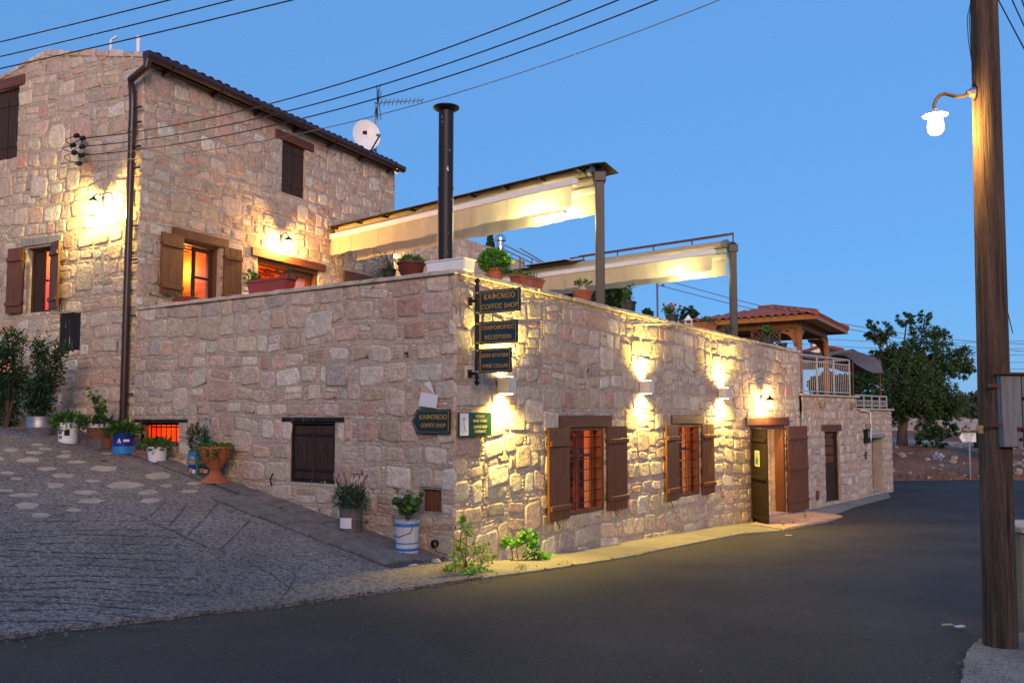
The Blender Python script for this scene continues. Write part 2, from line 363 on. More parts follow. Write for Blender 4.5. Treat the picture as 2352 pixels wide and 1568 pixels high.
# apron by the low building
e3 = [V2(gpx(*p)) for p in [(1850, 1200), (1900, 1190), (1960, 1165), (2045, 1142)]]
w3 = [V2(FB2.pt(FB2.L*.95, 0, -.3)), V2(FC1.pt(1, 0, -.1)), V2(FC1.pt(FC1.L, 0, -.1)), V2(FC2.pt(FC2.L*.9, 0, -.1))]
loft(w3, e3, 50, 8, .03, .03, 'pavement_apron', mat('grey_apron', (.22, .21, .21), .9, var=.2, vs=2, bump=.01, bs=40, fine=.15), 5)
# near right concrete
cor = [gpx(*p) for p in [(2219, 1514), (2235, 1490), (2262, 1477), (2275, 1468), (2300, 1466)]]
c1 = [V2(p) for p in [gpx(2200, 1640), gpx(2219, 1514), gpx(2240, 1488), gpx(2275, 1468), gpx(2420, 1462)]]
c2 = [V2(p) for p in [gpx(2700, 1900), gpx(2700, 1700), gpx(2700, 1600), gpx(2700, 1500), gpx(2700, 1450)]]
loft(c2, c1, 60, 40, .04, .03, 'pavement_corner', mat('pebbled_concrete', (.33, .3, .26), .95, var=.25, vs=3, bump=.03, bs=45, fine=.45, col2=(.14, .13, .125), c2t=(.5, .62), c2s=40), 21, drop=.08)

# ---------------------------------------------------------------- far terrain
def T(x, y):
    n = noise.fractal(Vector((x*.25, y*.25, 3.1)), 1, 2, 4)*.18+noise.noise(Vector((x*.06, y*.06, 1)))*.4
    e = 29.2+.02*(x-11)**2*.4+noise.noise(Vector((x*.3, 5, 0)))*.3
    if y < e: base = -2.9
    else: base = lerp_t([(0, -2.16), (1.0, -1.95), (4, -1.5), (7, -1.25), (11, -1.1), (25, -.75), (60, -.3), (200, -.6), (700, -4), (3000, -12)], y-e)
    k = min(1, max(0, (y-e)/2.0)); 
    if y > 90: n *= 2
    return E+base+n*k
def grid_mesh(xs, ys, fz, name, m, **k):
    mb = MB()
    for y in ys:
        for x in xs: mb.v.append((x, y, fz(x, y))); mb.c.append((1, 1, 1))
    n = len(xs)
    for j in range(len(ys)-1):
        for i in range(n-1): a = j*n+i; mb.f.append((a, a+1, a+n+1, a+n))
    return mb.build(name, m, smooth=True, **k)
def span(a, b, s): 
    n = max(1, int(round((b-a)/s))); return [a+(b-a)*i/n for i in range(n+1)]
terr = grid_mesh(span(-300, -60, 24)[:-1]+span(-60, 6, 3)[:-1]+span(6, 60, .3)[:-1]+span(60, 140, 5)[:-1]+span(140, 900, 60), span(28, 50, .3)[:-1]+span(50, 100, 2)[:-1]+span(100, 400, 20)[:-1]+span(400, 3000, 200), T, 'earth_ground', 'earth', kind='structure')
# pale dirt track across the bank
def trk(x, y): return T(x, y)+.05
mb = MB(); n = 60
for i in range(n+1):
    x = 10+50*i/n; c = 40.5+.04*(x-12)+1.2*math.sin(x*.12)
    for j in range(7): y = c-2.6+5.2*j/6; mb.v.append((x, y, T(x, y)+.04)); mb.c.append((1, 1, 1))
for i in range(n):
    for j in range(6): k = i*7+j; mb.f.append((k, k+7, k+8, k+1))
mb.build('dirt_track', 'track', smooth=True, kind='structure')
under = MB(); under.add([(-60, -30, -1.2), (60, -30, -1.2), (60, 30, -1.2), (-60, 30, -1.2)], [(0, 1, 2, 3)]); under.build('ground', 'earth', kind='structure')
hill = grid_mesh(span(-2500, 2500, 60), [1300, 1500, 1700, 2200], lambda x, y: E+(-30 if y < 1400 else 18+22*noise.noise(Vector((x*.0013, 2, 0)))+(8 if y > 1600 else 0)+4*noise.noise(Vector((x*.01, 2, 0)))), 'hills', 'hill', kind='structure')

# ---------------------------------------------------------------- stonework
PAL = [((.50, .40, .31), 5), ((.56, .47, .38), 4), ((.52, .38, .31), 4), ((.48, .31, .24), 3), ((.44, .23, .17), 1), ((.42, .37, .33), 2), ((.40, .30, .21), 2), ((.60, .54, .47), 2)]
PALW = [c for c, w in PAL for _ in range(w)]
def scol(r):
    c = r.choice(PALW); c = tuple(a*.72+b*.28 for a, b in zip(c, (.52, .44, .355))); k = r.uniform(.92, 1.2); return tuple(min(.75, x*k*r.uniform(.97, 1.03)) for x in c)
def subtract(rs, h):
    out = []
    for (a, b, c, d) in rs:
        if h[0] >= b or h[1] <= a or h[2] >= d or h[3] <= c: out.append((a, b, c, d)); continue
        if h[0] > a: out.append((a, h[0], c, d))
        if h[1] < b: out.append((h[1], b, c, d))
        m0, m1 = max(a, h[0]), min(b, h[1])
        if h[2] > c: out.append((m0, m1, c, h[2]))
        if h[3] < d: out.append((m0, m1, h[3], d))
    return [q for q in out if q[1]-q[0] > .03 and q[3]-q[2] > .022]
def clip_top(poly, top):
    # piecewise linear top: clip against the local line
    cu = sum(p[0] for p in poly)/len(poly); e = .05; s = (top(cu+e)-top(cu-e))/(2*e); c0 = top(cu)
    ins = lambda p: p[1] <= c0+s*(p[0]-cu)-.004
    out = []
    for i, p in enumerate(poly):
        q = poly[(i+1) % len(poly)]; a, b = ins(p), ins(q)
        if a: out.append(p)
        if a != b:
            fa = p[1]-(c0+s*(p[0]-cu)-.004); fb = q[1]-(c0+s*(q[0]-cu)-.004); t = fa/(fa-fb); out.append((p[0]+(q[0]-p[0])*t, p[1]+(q[1]-p[1])*t))
    return out if len(out) > 2 else None
def rects(u0, u1, v0, v1, r, hs=1.0, ws=1.0):
    res = []; v = v0
    while v < v1:
        h = r.choice([.15, .18, .2, .22, .24, .27])*hs*r.uniform(.93, 1.07); u = u0+r.uniform(-.15, 0)
        sl = r.uniform(.022, .05)*hs if r.random() < .75 else 0
        while u < u1:
            w = r.uniform(.17, .42)*ws*(1 if h > .17*hs else 1.15); w = min(w, h*1.9); ta, tb = r.uniform(0, .018), r.uniform(0, .018)
            if r.random() < .1: 
                k = r.uniform(.4, .6); res.append((u, u+w, v+ta, v+h*k)); res.append((u, u+w, v+h*k+.004, v+h-tb))
            elif r.random() < .07:
                k = r.uniform(.6, .72); res.append((u, u+w, v+ta, v+h*k)); n = 3
                for j in range(n): res.append((u+w*j/n, u+w*(j+1)/n-.005, v+h*k+.006, v+h-tb))
            else: res.append((u, u+w, v+ta, v+h-tb))
            u += w+.006
            if r.random() < .33:                # stack of chips between two stones
                cw = r.uniform(.035, .075)*ws; n = int(h/.042)
                for j in range(n): res.append((u, u+cw*r.uniform(.8, 1.0), v+h*j/n+.004, v+h*(j+1)/n-.005))
                u += cw+.005
        v += h
        if sl:                                   # thin levelling slivers
            u = u0
            while u < u1:
                w = r.uniform(.06, .2)
                if r.random() < .78: res.append((u, u+w-.008, v+.005, v+sl-.004))
                u += w
            v += sl
    return res
STORE = {}
def stones(key, fr, u0, u1, v0, v1, holes, top, seed, hs=1., ws=1., proud=1., ext=(0, 0)):
    r = random.Random(seed); lst = STORE.setdefault(key, [])
    base = rects(u0-ext[0]*.02, u1+ext[1]*.02, v0, v1, r, hs, ws); big = []
    for _ in range(int((u1-u0)*(v1-v0)*1.1)):
        w, h = r.uniform(.26, .48)*ws, r.uniform(.24, .38)*hs; a = r.uniform(u0+.3, u1-.3-w); c = r.uniform(v0, v1-h); q = (a, a+w, c, c+h)
        if any(not (q[1]+.1 < b[0] or b[1]+.1 < q[0] or q[3]+.1 < b[2] or b[3]+.1 < q[2]) for b in big+list(holes)): continue
        big.append(q); nb = []
        for p in base: nb += subtract([p], (q[0]-.006, q[1]+.006, q[2]-.006, q[3]+.006))
        base = nb
    base += big
    for q in base:
        q = (max(q[0], u0-.018*ext[0]), min(q[1], u1+.018*ext[1]), q[2], q[3])
        if q[1]-q[0] < .03: continue
        rs = [q]
        for h in holes: rs = subtract(rs, h)
        for (a, b, c, d) in rs:
            cu, cv = (a+b)/2, (c+d)/2; dist = min([1]+[max(h[0]-cu, cu-h[1], h[2]-cv, cv-h[3], 0) for h in holes]+[cu-u0, u1-cu])
            k = min(1, max(0, (dist-.15)/.35)); g = .003; a, b, c, d = a+g, b-g, c+g*.8, d-g*.8
            W, H = b-a, d-c; jw = min(.03, W*.12); jh = min(.025, H*.14); cr = min(W, H)*r.uniform(.1, .28)
            if W < .01 or H < .01: continue
            P = [(a+cr*.5, c), (b-cr, c), (b, c+cr*.6), (b, d-cr), (b-cr*.7, d), (a+cr, d), (a, d-cr*.6), (a, c+cr)]
            P = [(p[0]+r.uniform(-jw, jw)*.8, p[1]+r.uniform(-jh, jh)*.9) for p in P]
            sl = r.uniform(-.09, .09)*k; P = [(p[0], p[1]+sl*(p[0]-cu)) for p in P]
            def wp(p):
                n = noise.noise(Vector((p[0]*.8, p[1]*.9, seed*3.7)))*.1*k; m = noise.noise(Vector((p[0]*1.1, p[1]*.7, seed*5.1+9)))*.03*k; return (p[0]+m, p[1]+n)
            P = [wp(p) for p in P]
            P = clip_top(P, top)
            if not P: continue
            mid = fr.pt(cu, cv); pj = proj(mid)
            if pj[2] < 1: continue
            vis = 1 if (-30 < pj[0] < 2390 and -30 < pj[1] < 1600) else 0
            if vis and mid.z < G(mid.x+fr.N.x*.1, mid.y+fr.N.y*.1)-.12: continue
            dd = proud*(r.uniform(.004, .014)+min(W, H)*.025) if min(W, H) > .08 else proud*r.uniform(.003, .01)
            area = W*H/pj[2]**2*abs((mid-Vector((0, 0, E))).normalized().dot(fr.N))
            lst.append((area*(vis+.001), fr, P, dd, scol(r), r.random()))
def stone_geo(mb, fr, P, d, col, rnd):
    rr = random.Random(int(rnd*1e9)); n = len(P); cx = sum(p[0] for p in P)/n; cy = sum(p[1] for p in P)/n
    ring = lambda k, w, j: [fr.pt(cx+(p[0]-cx)*k, cy+(p[1]-cy)*k, w+rr.uniform(-j, j)) for p in P]
    W = max(p[0] for p in P)-min(p[0] for p in P); H = max(p[1] for p in P)-min(p[1] for p in P); e = max(.55, 1-.02/max(.03, min(W, H)/2))
    tx, ty = rr.uniform(-.035, .035), rr.uniform(-.05, .05)
    v = ring(1, -.012, 0)+ring((1+e)/2+.01, d*.62, d*.12)+[fr.pt(cx+(p[0]-cx)*e*.93, cy+(p[1]-cy)*e*.93, d+tx*(p[0]-cx)+ty*(p[1]-cy)+rr.uniform(-d, d)*.06) for p in P]
    f = []
    for i in range(n):
        j = (i+1) % n; f += [(i, j, n+j, n+i), (n+i, n+j, 2*n+j, 2*n+i)]
    f.append(tuple(range(2*n, 3*n)))
    mb.add(v, f, col)
def finish_stones(key, root, n=290, pname='stone'):
    lst = sorted(STORE[key], key=lambda t: -t[0])
    for t in lst[:n]:
        mb = MB(); stone_geo(mb, *t[1:]); c = t[1].pt(sum(p[0] for p in t[2])/len(t[2]), sum(p[1] for p in t[2])/len(t[2]))
        o = mb.build(pname, 'stone', root, origin=c)
        for p in o.data.polygons: p.use_smooth = len(p.vertices) == 4
    mb = MB()
    for t in lst[n:]: stone_geo(mb, *t[1:])
    if mb.f:
        o = mb.build('stonework', 'stone', root, kind='stuff')
        o.data.polygons.foreach_set('use_smooth', [len(p.vertices) == 4 for p in o.data.polygons])
def wall_sheet(mb, fr, u0, u1, v0, top, holes, w=0., breaks=(), reveal=.35):
    us = sorted(set([u0, u1]+[x for h in holes for x in (h[0], h[1])]+list(breaks))); us = [u for u in us if u0 <= u <= u1]
    for a, b in zip(us, us[1:]):
        m = (a+b)/2; hs = sorted([h for h in holes if h[0] < m < h[1]], key=lambda h: h[2]); lo = v0
        for h in hs:
            mb.add([fr.pt(a, lo, w), fr.pt(b, lo, w), fr.pt(b, h[2], w), fr.pt(a, h[2], w)], [(0, 1, 2, 3)]); lo = h[3]
        mb.add([fr.pt(a, lo, w), fr.pt(b, lo, w), fr.pt(b, top(b), w), fr.pt(a, top(a), w)], [(0, 1, 2, 3)])
    for h in holes:
        a, b, c, d = h; q = [(a, c), (b, c), (b, d), (a, d)]
        for i in range(4):
            p, s = q[i], q[(i+1) % 4]; mb.add([fr.pt(*p, w), fr.pt(*p, w-reveal), fr.pt(*s, w-reveal), fr.pt(*s, w)], [(0, 1, 2, 3)])
def room(root, fr, h, m, depth=2.5, wide=.8, tall=.5, low=.6, w0=-.34, name='interior'):
    a, b, c, d = h; A, B, Cc, D = a-wide, b+wide, c-low, d+tall; mb = MB(); w1 = w0-depth
    def q(*p): mb.add([fr.pt(*x) for x in p], [(0, 1, 2, 3)])
    q((A, Cc, w1), (B, Cc, w1), (B, D, w1), (A, D, w1)); q((A, Cc, w0), (A, Cc, w1), (A, D, w1), (A, D, w0)); q((B, Cc, w0), (B, Cc, w1), (B, D, w1), (B, D, w0))
    q((A, Cc, w0), (B, Cc, w0), (B, Cc, w1), (A, Cc, w1)); q((A, D, w0), (B, D, w0), (B, D, w1), (A, D, w1))
    q((A, Cc, w0), (a, Cc, w0), (a, D, w0), (A, D, w0)); q((b, Cc, w0), (B, Cc, w0), (B, D, w0), (b, D, w0)); q((a, Cc, w0), (b, Cc, w0), (b, c, w0), (a, c, w0)); q((a, d, w0), (b, d, w0), (b, D, w0), (a, D, w0))
    return mb.build(name, m, root)
# ---------------------------------------------------------------- joinery
def leaf_door(root, A, dirv, width, v0, v1, name='shutter', m='wood', n=3, battens=(.14, .82), th=.035, bat=.03, hinge=True, label=None):
    dirv = Vector((dirv[0], dirv[1])).normalized(); B = (A[0]+dirv.x*width, A[1]+dirv.y*width); f = Fr(A, B); H = v1-v0
    if f.N.dot(Vector((0, 0, 0))-f.A) < 0: f = Fr(B, A)   # outward side towards the street
    mb = MB()
    o = bpy.data.objects.new(name, None); C.objects.link(o); o.parent = root; o.location = f.pt(width/2, (v0+v1)/2)-parent_loc(root)
    for k in battens:
        mb = MB(); mb.fbox(f, .02*width, width*.98, v0+H*k-.035, v0+H*k+.035, th/2+.001, th/2+bat); mb.build('batten', m, o, bevel=.006)
    if hinge:
        for k in battens: mb = MB(); mb.fbox(f, -.01, width*.3, v0+H*k-.018, v0+H*k+.018, -th/2-.008, -th/2-.001); mb.build('hinge', 'iron', o)
    if label: o['label'] = label
    for i in range(n):
        p = MB(); p.fbox(f, width*i/n+.0025, width*(i+1)/n-.0025, v0+R.uniform(0, .006), v1-R.uniform(0, .006), -th/2, th/2); p.build('plank', m, o, bevel=.004)
    return o, f
def lintel(root, fr, q, m='woodh', w=.035, depth=.25):
    mb = MB(); mb.fbox(fr, q[0], q[1], q[2], q[3], -depth, w); return mb.build('lintel', m, root, bevel=.01)
def frame(root, fr, h, m='wood', t=.06, w0=-.12, w1=-.02, name='window_frame', sill=True):
    a, b, c, d = h; mb = MB(); mb.fbox(fr, a, a+t, c, d, w0, w1); mb.fbox(fr, b-t, b, c, d, w0, w1); mb.fbox(fr, a+t, b-t, d-t, d, w0, w1)
    if sill: mb.fbox(fr, a+t, b-t, c, c+t, w0, w1)
    return mb.build(name, m, root, bevel=.004)
# ================================================================ upper stone house
house = thing('stone_house', 'tall two storey stone house with red tile roof and brown downpipe on its corner', 'house', (*cornerH, E-.45))
RID = 2.6
def topH1(u): d = FH1.L-u; return E+5.92+(.52*min(d, RID)/RID if d < RID else .52-.52*(d-RID)/RID)
def topH2(u): return E+5.80
hH_up = FH1.rect((-14, 211, 372), (45, 200, 362))
hH_low = FH1.rect((63, 572, 722), (123, 562, 711))
hH_hatch = FH1.rect((137, 720, 807), (186, 716, 803))
hH_door = FH1.rect((-60, 800, 990), (20, 805, 985))
holesH1 = [hH_up, hH_low, hH_hatch]
l1 = FH1.rect((-20, 190, 214), (59, 172, 194)); l2 = FH1.rect((53, 553, 571), (146, 537, 553))
wA = FH2.rect((418, 551, 694), (507, 566, 690)); dB = FH2.rect((592, 588, 720), (733, 624, 720)); dB = (dB[0], dB[1], E+1.0, dB[3])
wU = FH2.rect((649, 312, 442), (702, 338, 458)); d3 = FH2.rect((800, 640, 720), (850, 650, 720)); d3 = (d3[0], d3[1], E+1.0, d3[3])
lA = FH2.rect((395, 521, 546), (523, 551, 568)); lB = FH2.rect((577, 568, 587), (746, 608, 625)); lU = FH2.rect((633, 296, 314), (719, 332, 352)); l3 = FH2.rect((788, 620, 642), (867, 639, 655))
holesH2 = [wA, dB, wU, d3]
mb = MB(); zb = E-.9
wall_sheet(mb, FH1, 0, FH1.L, zb, lambda u: topH1(u)-.03, holesH1, breaks=(FH1.L-RID,))
wall_sheet(mb, FH2, 0, FH2.L, zb, topH2, holesH2)
back = Fr(FH2.B, (FH2.B.x-4.6, FH2.B.y+2.3)); mb.add([FH2.pt(FH2.L, zb), back.pt(back.L, zb), back.pt(back.L, E+5.8), FH2.pt(FH2.L, E+5.8)], [(0, 1, 2, 3)])
# thickness of the gable parapet
mb.add([FH1.pt(0, topH1(0), 0), FH1.pt(FH1.L-RID, topH1(FH1.L-RID)-.03, 0), FH1.pt(FH1.L-RID, topH1(FH1.L-RID)-.03, -.3), FH1.pt(0, topH1(0), -.3)], [(0, 1, 2, 3)])
mb.add([FH1.pt(FH1.L, topH1(FH1.L)-.03, 0), FH1.pt(FH1.L-RID, topH1(FH1.L-RID)-.03, 0), FH1.pt(FH1.L-RID, topH1(FH1.L-RID)-.03, -.3), FH1.pt(FH1.L, topH1(FH1.L)-.03, -.3)], [(0, 1, 2, 3)])
mb.build('wall', 'mortar', house)
stones('house', FH1, 0, FH1.L, E-.8, E+6.5, holesH1+[l1, l2], topH1, 11, 1.1, 1.15, ext=(0, 1))
stones('house', FH2, 0, FH2.L, E+.9, E+5.75, holesH2+[lA, lB, lU, l3], topH2, 12, 1.1, 1.15, ext=(1, 1))
finish_stones('house', house)
for fr, q, m in ((FH1, l1, 'woodh'), (FH1, l2, 'greywood'), (FH2, lA, 'woodh'), (FH2, lB, 'woodh'), (FH2, lU, 'woodh'), (FH2, l3, 'woodh')): lintel(house, fr, q, m)
# rough cap stones along the gable top
u = FH1.L-4.6; rr = random.Random(5)
while u < FH1.L-.05:
    w = rr.uniform(.2, .45); u2 = min(FH1.L, u+w); mb = MB(); h = rr.uniform(.03, .09)
    p = [FH1.pt(u+.01, topH1(u)-.05, .03), FH1.pt(u2-.01, topH1(u2)-.05, .03), FH1.pt(u2-.01, topH1(u2)-.05, -.3), FH1.pt(u+.01, topH1(u)-.05, -.3)]
    q = [FH1.pt(u+.02, topH1(u)+h, .015), FH1.pt(u2-.02, topH1(u2)+h*rr.uniform(.7, 1.2), .015), FH1.pt(u2-.02, topH1(u2)+h, -.3), FH1.pt(u+.02, topH1(u)+h, -.3)]
    c_ = scol(rr); mb.hexa(p+q, c_); mb.build('cap_stone', 'stone', house, bevel=.02, origin=p[0]); u = u2
# roof > tiles
ez = E+5.88; inn = -FH2.N
def rf(u, s, dz=0): # s metres in from the eave along the slope plan
    p = FH2.pt(u, ez+s*.2+dz, .16); return p+inn*s
mb = MB(); mb.prism([rf(-.0, 0, -.06), rf(FH2.L+.04, 0, -.06), rf(FH2.L+.04, RID+.1, -.06), rf(0, RID+.1, -.06)], [rf(-.0, 0, -.02), rf(FH2.L+.04, 0, -.02), rf(FH2.L+.04, RID+.1, -.02), rf(0, RID+.1, -.02)])
a = FH1.pt(0, E+5.7, -.05)
mb.add([rf(0, RID, 0), rf(FH2.L+.04, RID, 0), rf(FH2.L+.04, RID*2, -1.04), rf(0, RID*2, -1.04)], [(0, 1, 2, 3)])
roof = mb.build('roof', 'tiledark', house)
def tile_mesh(L, r, mt, rise=.2, n=6):
    mb = MB()
    for k, (rad, y0, y1) in enumerate(((r, 0, L), (r-.012, 0, L))):
        for i in range(n+1):
            a = math.pi*i/n
            for y, z in ((y0, 0), (y1, L*rise)): mb.v.append((rad*math.cos(a)*(1 if y == 0 else .86), y, z+rad*math.sin(a)*.8)); mb.c.append((1, 1, 1))
    for i in range(n): a = 2*i; mb.f.append((a, a+2, a+3, a+1)); b = a+2*(n+1); mb.f.append((b+1, b+3, b+2, b)); mb.f.append((a, b, b+2, a+2))
    me = bpy.data.meshes.new('roof_tile'); me.from_pydata(mb.v, [], mb.f); me.materials.append(M[mt]); me.polygons.foreach_set('use_smooth', [True]*len(me.polygons)); me.set_sharp_from_angle(angle=math.radians(40)); return me
tm = tile_mesh(.42, .085, 'tiledark'); ang = math.atan2(inn.y, inn.x)-math.pi/2; pl = parent_loc(roof)
for i in range(int(FH2.L/.19)):
    for j in range(3):
        o = bpy.data.objects.new('roof_tile', tm); C.objects.link(o); o.parent = roof; o.location = rf(.1+i*.19, -.05+j*.36, .0+R.uniform(0, .012)+(.01))-pl; o.rotation_euler = (0, 0, ang+R.uniform(-.03, .03))
# gutter and downpipe
mb = MB(); gy = .235
pr = [(-.075, .05), (-.078, -.02), (-.05, -.07), (0, -.085), (.05, -.07), (.078, -.02), (.075, .05)]
def gp(u, k): return FH2.pt(u, E+5.82+pr[k][1], gy+pr[k][0])
for k in range(6): mb.add([gp(-.18, k), gp(FH2.L+.02, k), gp(FH2.L+.02, k+1), gp(-.18, k+1)], [(0, 1, 2, 3)])
for u in (-.18, FH2.L+.02): mb.add([gp(u, k) for k in range(7)], [tuple(range(7))])
gut = mb.build('gutter', 'gutter', house, smooth=True)
for i in range(7):
    u = .35+i*1.08; mb = MB(); mb.bar(FH2.pt(u, E+5.7, .0), FH2.pt(u, E+5.72, .2), .03, .05); mb.fbox(FH2, u-.012, u+.012, E+5.73, E+5.87, .155, .325); mb.build('gutter_bracket', 'gutter', gut)
mb = MB(); mb.fbox(FH2, -.05, FH2.L-.02, E+5.74, E+5.84, .02, .14); mb.build('fascia_board', 'gutter', house)
pu = FH1.L-.13; top_ = FH2.pt(-.12, E+5.76, .235)
pts = [top_, top_+Vector((-.02, -.02, -.14)), FH1.pt(pu+.03, E+5.45, .18), FH1.pt(pu, E+5.3, .12), FH1.pt(pu, E+5.1, .1), FH1.pt(pu, E+3, .1), FH1.pt(pu, E+.9, .1), FH1.pt(pu, E-.3, .1)]
mb = MB(); mb.tube(pts, .058, 12)
for z in (E+4.6, E+3.1, E+1.4, E+.2): mb.tube([FH1.pt(pu, z, .1), FH1.pt(pu, z+.06, .1)], .066, 12)
dp = mb.build('downpipe', 'gutter', house, smooth=True)
for z in (E+5.0, E+4.75, E+4.35, E+4.0, E+3.05, E+2.5, E+1.6, E+.35):
    mb = MB(); mb.fbox(FH1, pu, FH1.L+.06, z, z+.025, .07, .1); mb.build('pipe_clip', 'gutter', dp)
# windows of the house
fo = frame(house, FH1, hH_low, 'olddark', .05, -.2, -.1); mb = MB(); a, b, c, d = hH_low; mb.fbox(FH1, a+.05, (a+b)/2-.06, c+.05, d-.05, -.17, -.13); mb.fbox(FH1, (a+b)/2-.03, b-.05, (c+d)/2-.015, (c+d)/2+.015, -.17, -.13); mb.build('sash', 'olddark', fo)
mb = MB(); mb.fbox(FH1, (a+b)/2-.05, b-.05, c+.05, d-.05, -.155, -.15); mb.build('pane', 'glass', fo)
room(house, FH1, hH_low, 'orangewall', 1.0, wide=.1); lamp('room_light', 'POINT', FH1.pt((a+b)/2-.2, d-.1, -.8), 45, (1, .5, .14), .15, house)
p0 = FH1.pt(hH_low[0]-.02, 0, .05); leaf_door(house, (p0.x, p0.y), -FH1.U+FH1.N*.06, .4, hH_low[2], hH_low[3]+.02, m='wood', n=2)
p0 = FH1.pt(hH_low[1]+.02, 0, .05); leaf_door(house, (p0.x, p0.y), FH1.U*.95+FH1.N*.3, .4, hH_low[2]+.02, hH_low[3]+.03, m='wood', n=2)
a, b, c, d = hH_up; 
for k in (0, 1):
    x0 = a+(b-a)*k/2; p0 = FH1.pt(x0+.01, 0, -.08); leaf_door(house, (p0.x, p0.y), FH1.U, (b-a)/2-.02, c+.02, d-.02, m='olddark', n=3, hinge=False, battens=(.2, .8), bat=.012)
p0 = FH1.pt(hH_hatch[0]+.01, 0, -.02); leaf_door(house, (p0.x, p0.y), FH1.U, hH_hatch[1]-hH_hatch[0]-.02, hH_hatch[2]+.01, hH_hatch[3]-.01, name='hatch', m='blackwood', n=4, battens=(), hinge=False)
# house right face: shutter window A
a, b, c, d = wA; c = E+1.85; fo = frame(house, FH2, (a, b, wA[2], d), 'wood', .05, -.2, -.08); mb = MB(); x1 = a+(b-a)*.42
for s in ((x1, x1+.06, wA[2]+.05, d-.06), (b-.12, b-.06, wA[2]+.05, d-.06), (x1+.06, b-.12, d-.13, d-.07), (x1+.06, b-.12, (c+d)/2-.02, (c+d)/2+.02)): mb.fbox(FH2, *s, -.17, -.13)
mb.build('sash', 'olddark', fo); mb = MB(); mb.fbox(FH2, x1+.06, b-.12, wA[2]+.05, d-.13, -.152, -.148); mb.build('pane', 'glass', fo)
room(house, FH2, wA, 'orangewall', 1.5, wide=.35, tall=.25)
mb = MB()
for k in range(7): mb.fbox(FH2, wA[0]-.3, wA[1]+.3, d+.05, d+.2, -.56-k*.22, -.48-k*.22)
mb.build('ceiling_beams', 'orangewood', house)
lamp('room_light', 'POINT', FH2.pt(b+.2, d-.3, -1.2), 38, (1, .45, .1), .12, house)
p0 = FH2.pt(a-.02, 0, .06); leaf_door(house, (p0.x, p0.y), -FH2.U+FH2.N*.08, .5, wA[2], d+.02, m='wood', n=3)
p0 = FH2.pt(b+.02, 0, .06); leaf_door(house, (p0.x, p0.y), FH2.U+FH2.N*.05, .42, wA[2], d+.02, m='wood', n=3)
a, b, c, d = wA
mb = MB(); mb.fbox(FH2, a-.2, b+.3, E+1.5, E+2.1, -1.75, -1.6); mb.build('sideboard', 'wood', house); mb = MB(); mb.fbox(FH2, b-.35, b+.1, E+2.35, E+2.75, -1.82, -1.8); mb.build('wall_picture', 'coping', house)
mb = MB(); mb.fbox(FH2, a+.1, a+.18, E+1.2, d+.1, -1.3, -1.2); mb.build('inner_post', 'olddark', house)
# terrace door B
a, b, c, d = dB; fo = frame(house, FH2, dB, 'wood', .08, -.22, -.05, 'door_frame', False)
mb = MB(); x1 = a+(b-a)*.55
for s in ((x1, x1+.09, c, d-.08), (b-.2, b-.1, c, d-.08), (x1+.09, b-.2, d-.2, d-.08), (x1+.09, b-.2, d-.75, d-.68)): mb.fbox(FH2, *s, -.2, -.14)
mb.build('door_leaf', 'wood', fo); mb = MB(); mb.fbox(FH2, x1+.09, b-.2, c, d-.2, -.176, -.172); mb.build('pane', 'glass', fo)
room(house, FH2, dB, 'orangewall', 2.4, wide=.4, tall=.2); lamp('room_light', 'POINT', FH2.pt(a+.6, d-.5, -1.2), 100, (1, .36, .08), .12, house)
mb = MB(); 
for k in range(6): mb.fbox(FH2, a-.35, b+.35, d+.04, d+.16, -.6-k*.36, -.48-k*.36)
mb.build('ceiling_beams', 'orangewood', house)
mb = MB(); x = x1+.12
for k in range(9):
    xx = b-.22-(b-.22-x)*k/14; mb.fbox(FH2, xx-.012, xx+.012, c, d-.2, -.24-.02*(k % 2), -.23-.02*(k % 2))
mb.build('net_curtain', 'paper', fo)
# third opening
a, b, c, d = d3; frame(house, FH2, d3, 'wood', .07, -.22, -.05, 'door_frame', False)
mb = MB(); mb.fbox(FH2, a+.07, b-.07, c, d-.07, -.2, -.15); mb.build('door_leaf', 'wood', house); mb = MB(); mb.fbox(FH2, a-.25, a-.02, E+1, d-.02, .03, .07); mb.build('shutter', 'wood', house, bevel=.005)
# upper closed shutters
a, b, c, d = wU
for k in (0, 1):
    p0 = FH2.pt(a+(b-a)*k/2+.01, 0, -.06); leaf_door(house, (p0.x, p0.y), FH2.U, (b-a)/2-.02, c+.02, d-.01, m='olddark', n=2, hinge=False, battens=(.18, .8), bat=.012)
# pipes above the gable
mb = MB(); p = at(255, 118, 16.2); q = at(255, 93, 16.2); mb.tube([p-Vector((0, 0, .5)), q, at(269, 84, 16.2)], .025, 8); tag(mb.build('vent_pipe', 'whiteplastic', None, smooth=True, origin=p-Vector((0, 0, .5))), 'thin white pipe with bent top above the house gable', 'pipe')
mb = MB(); p = at(318, 120, 15.2); mb.tube([p-Vector((0, 0, .4)), at(318, 84, 15.2)], .035, 8); tag(mb.build('vent_pipe', 'whiteplastic', None, smooth=True, origin=p-Vector((0, 0, .4))), 'straight grey pipe stub standing above the house corner', 'pipe')

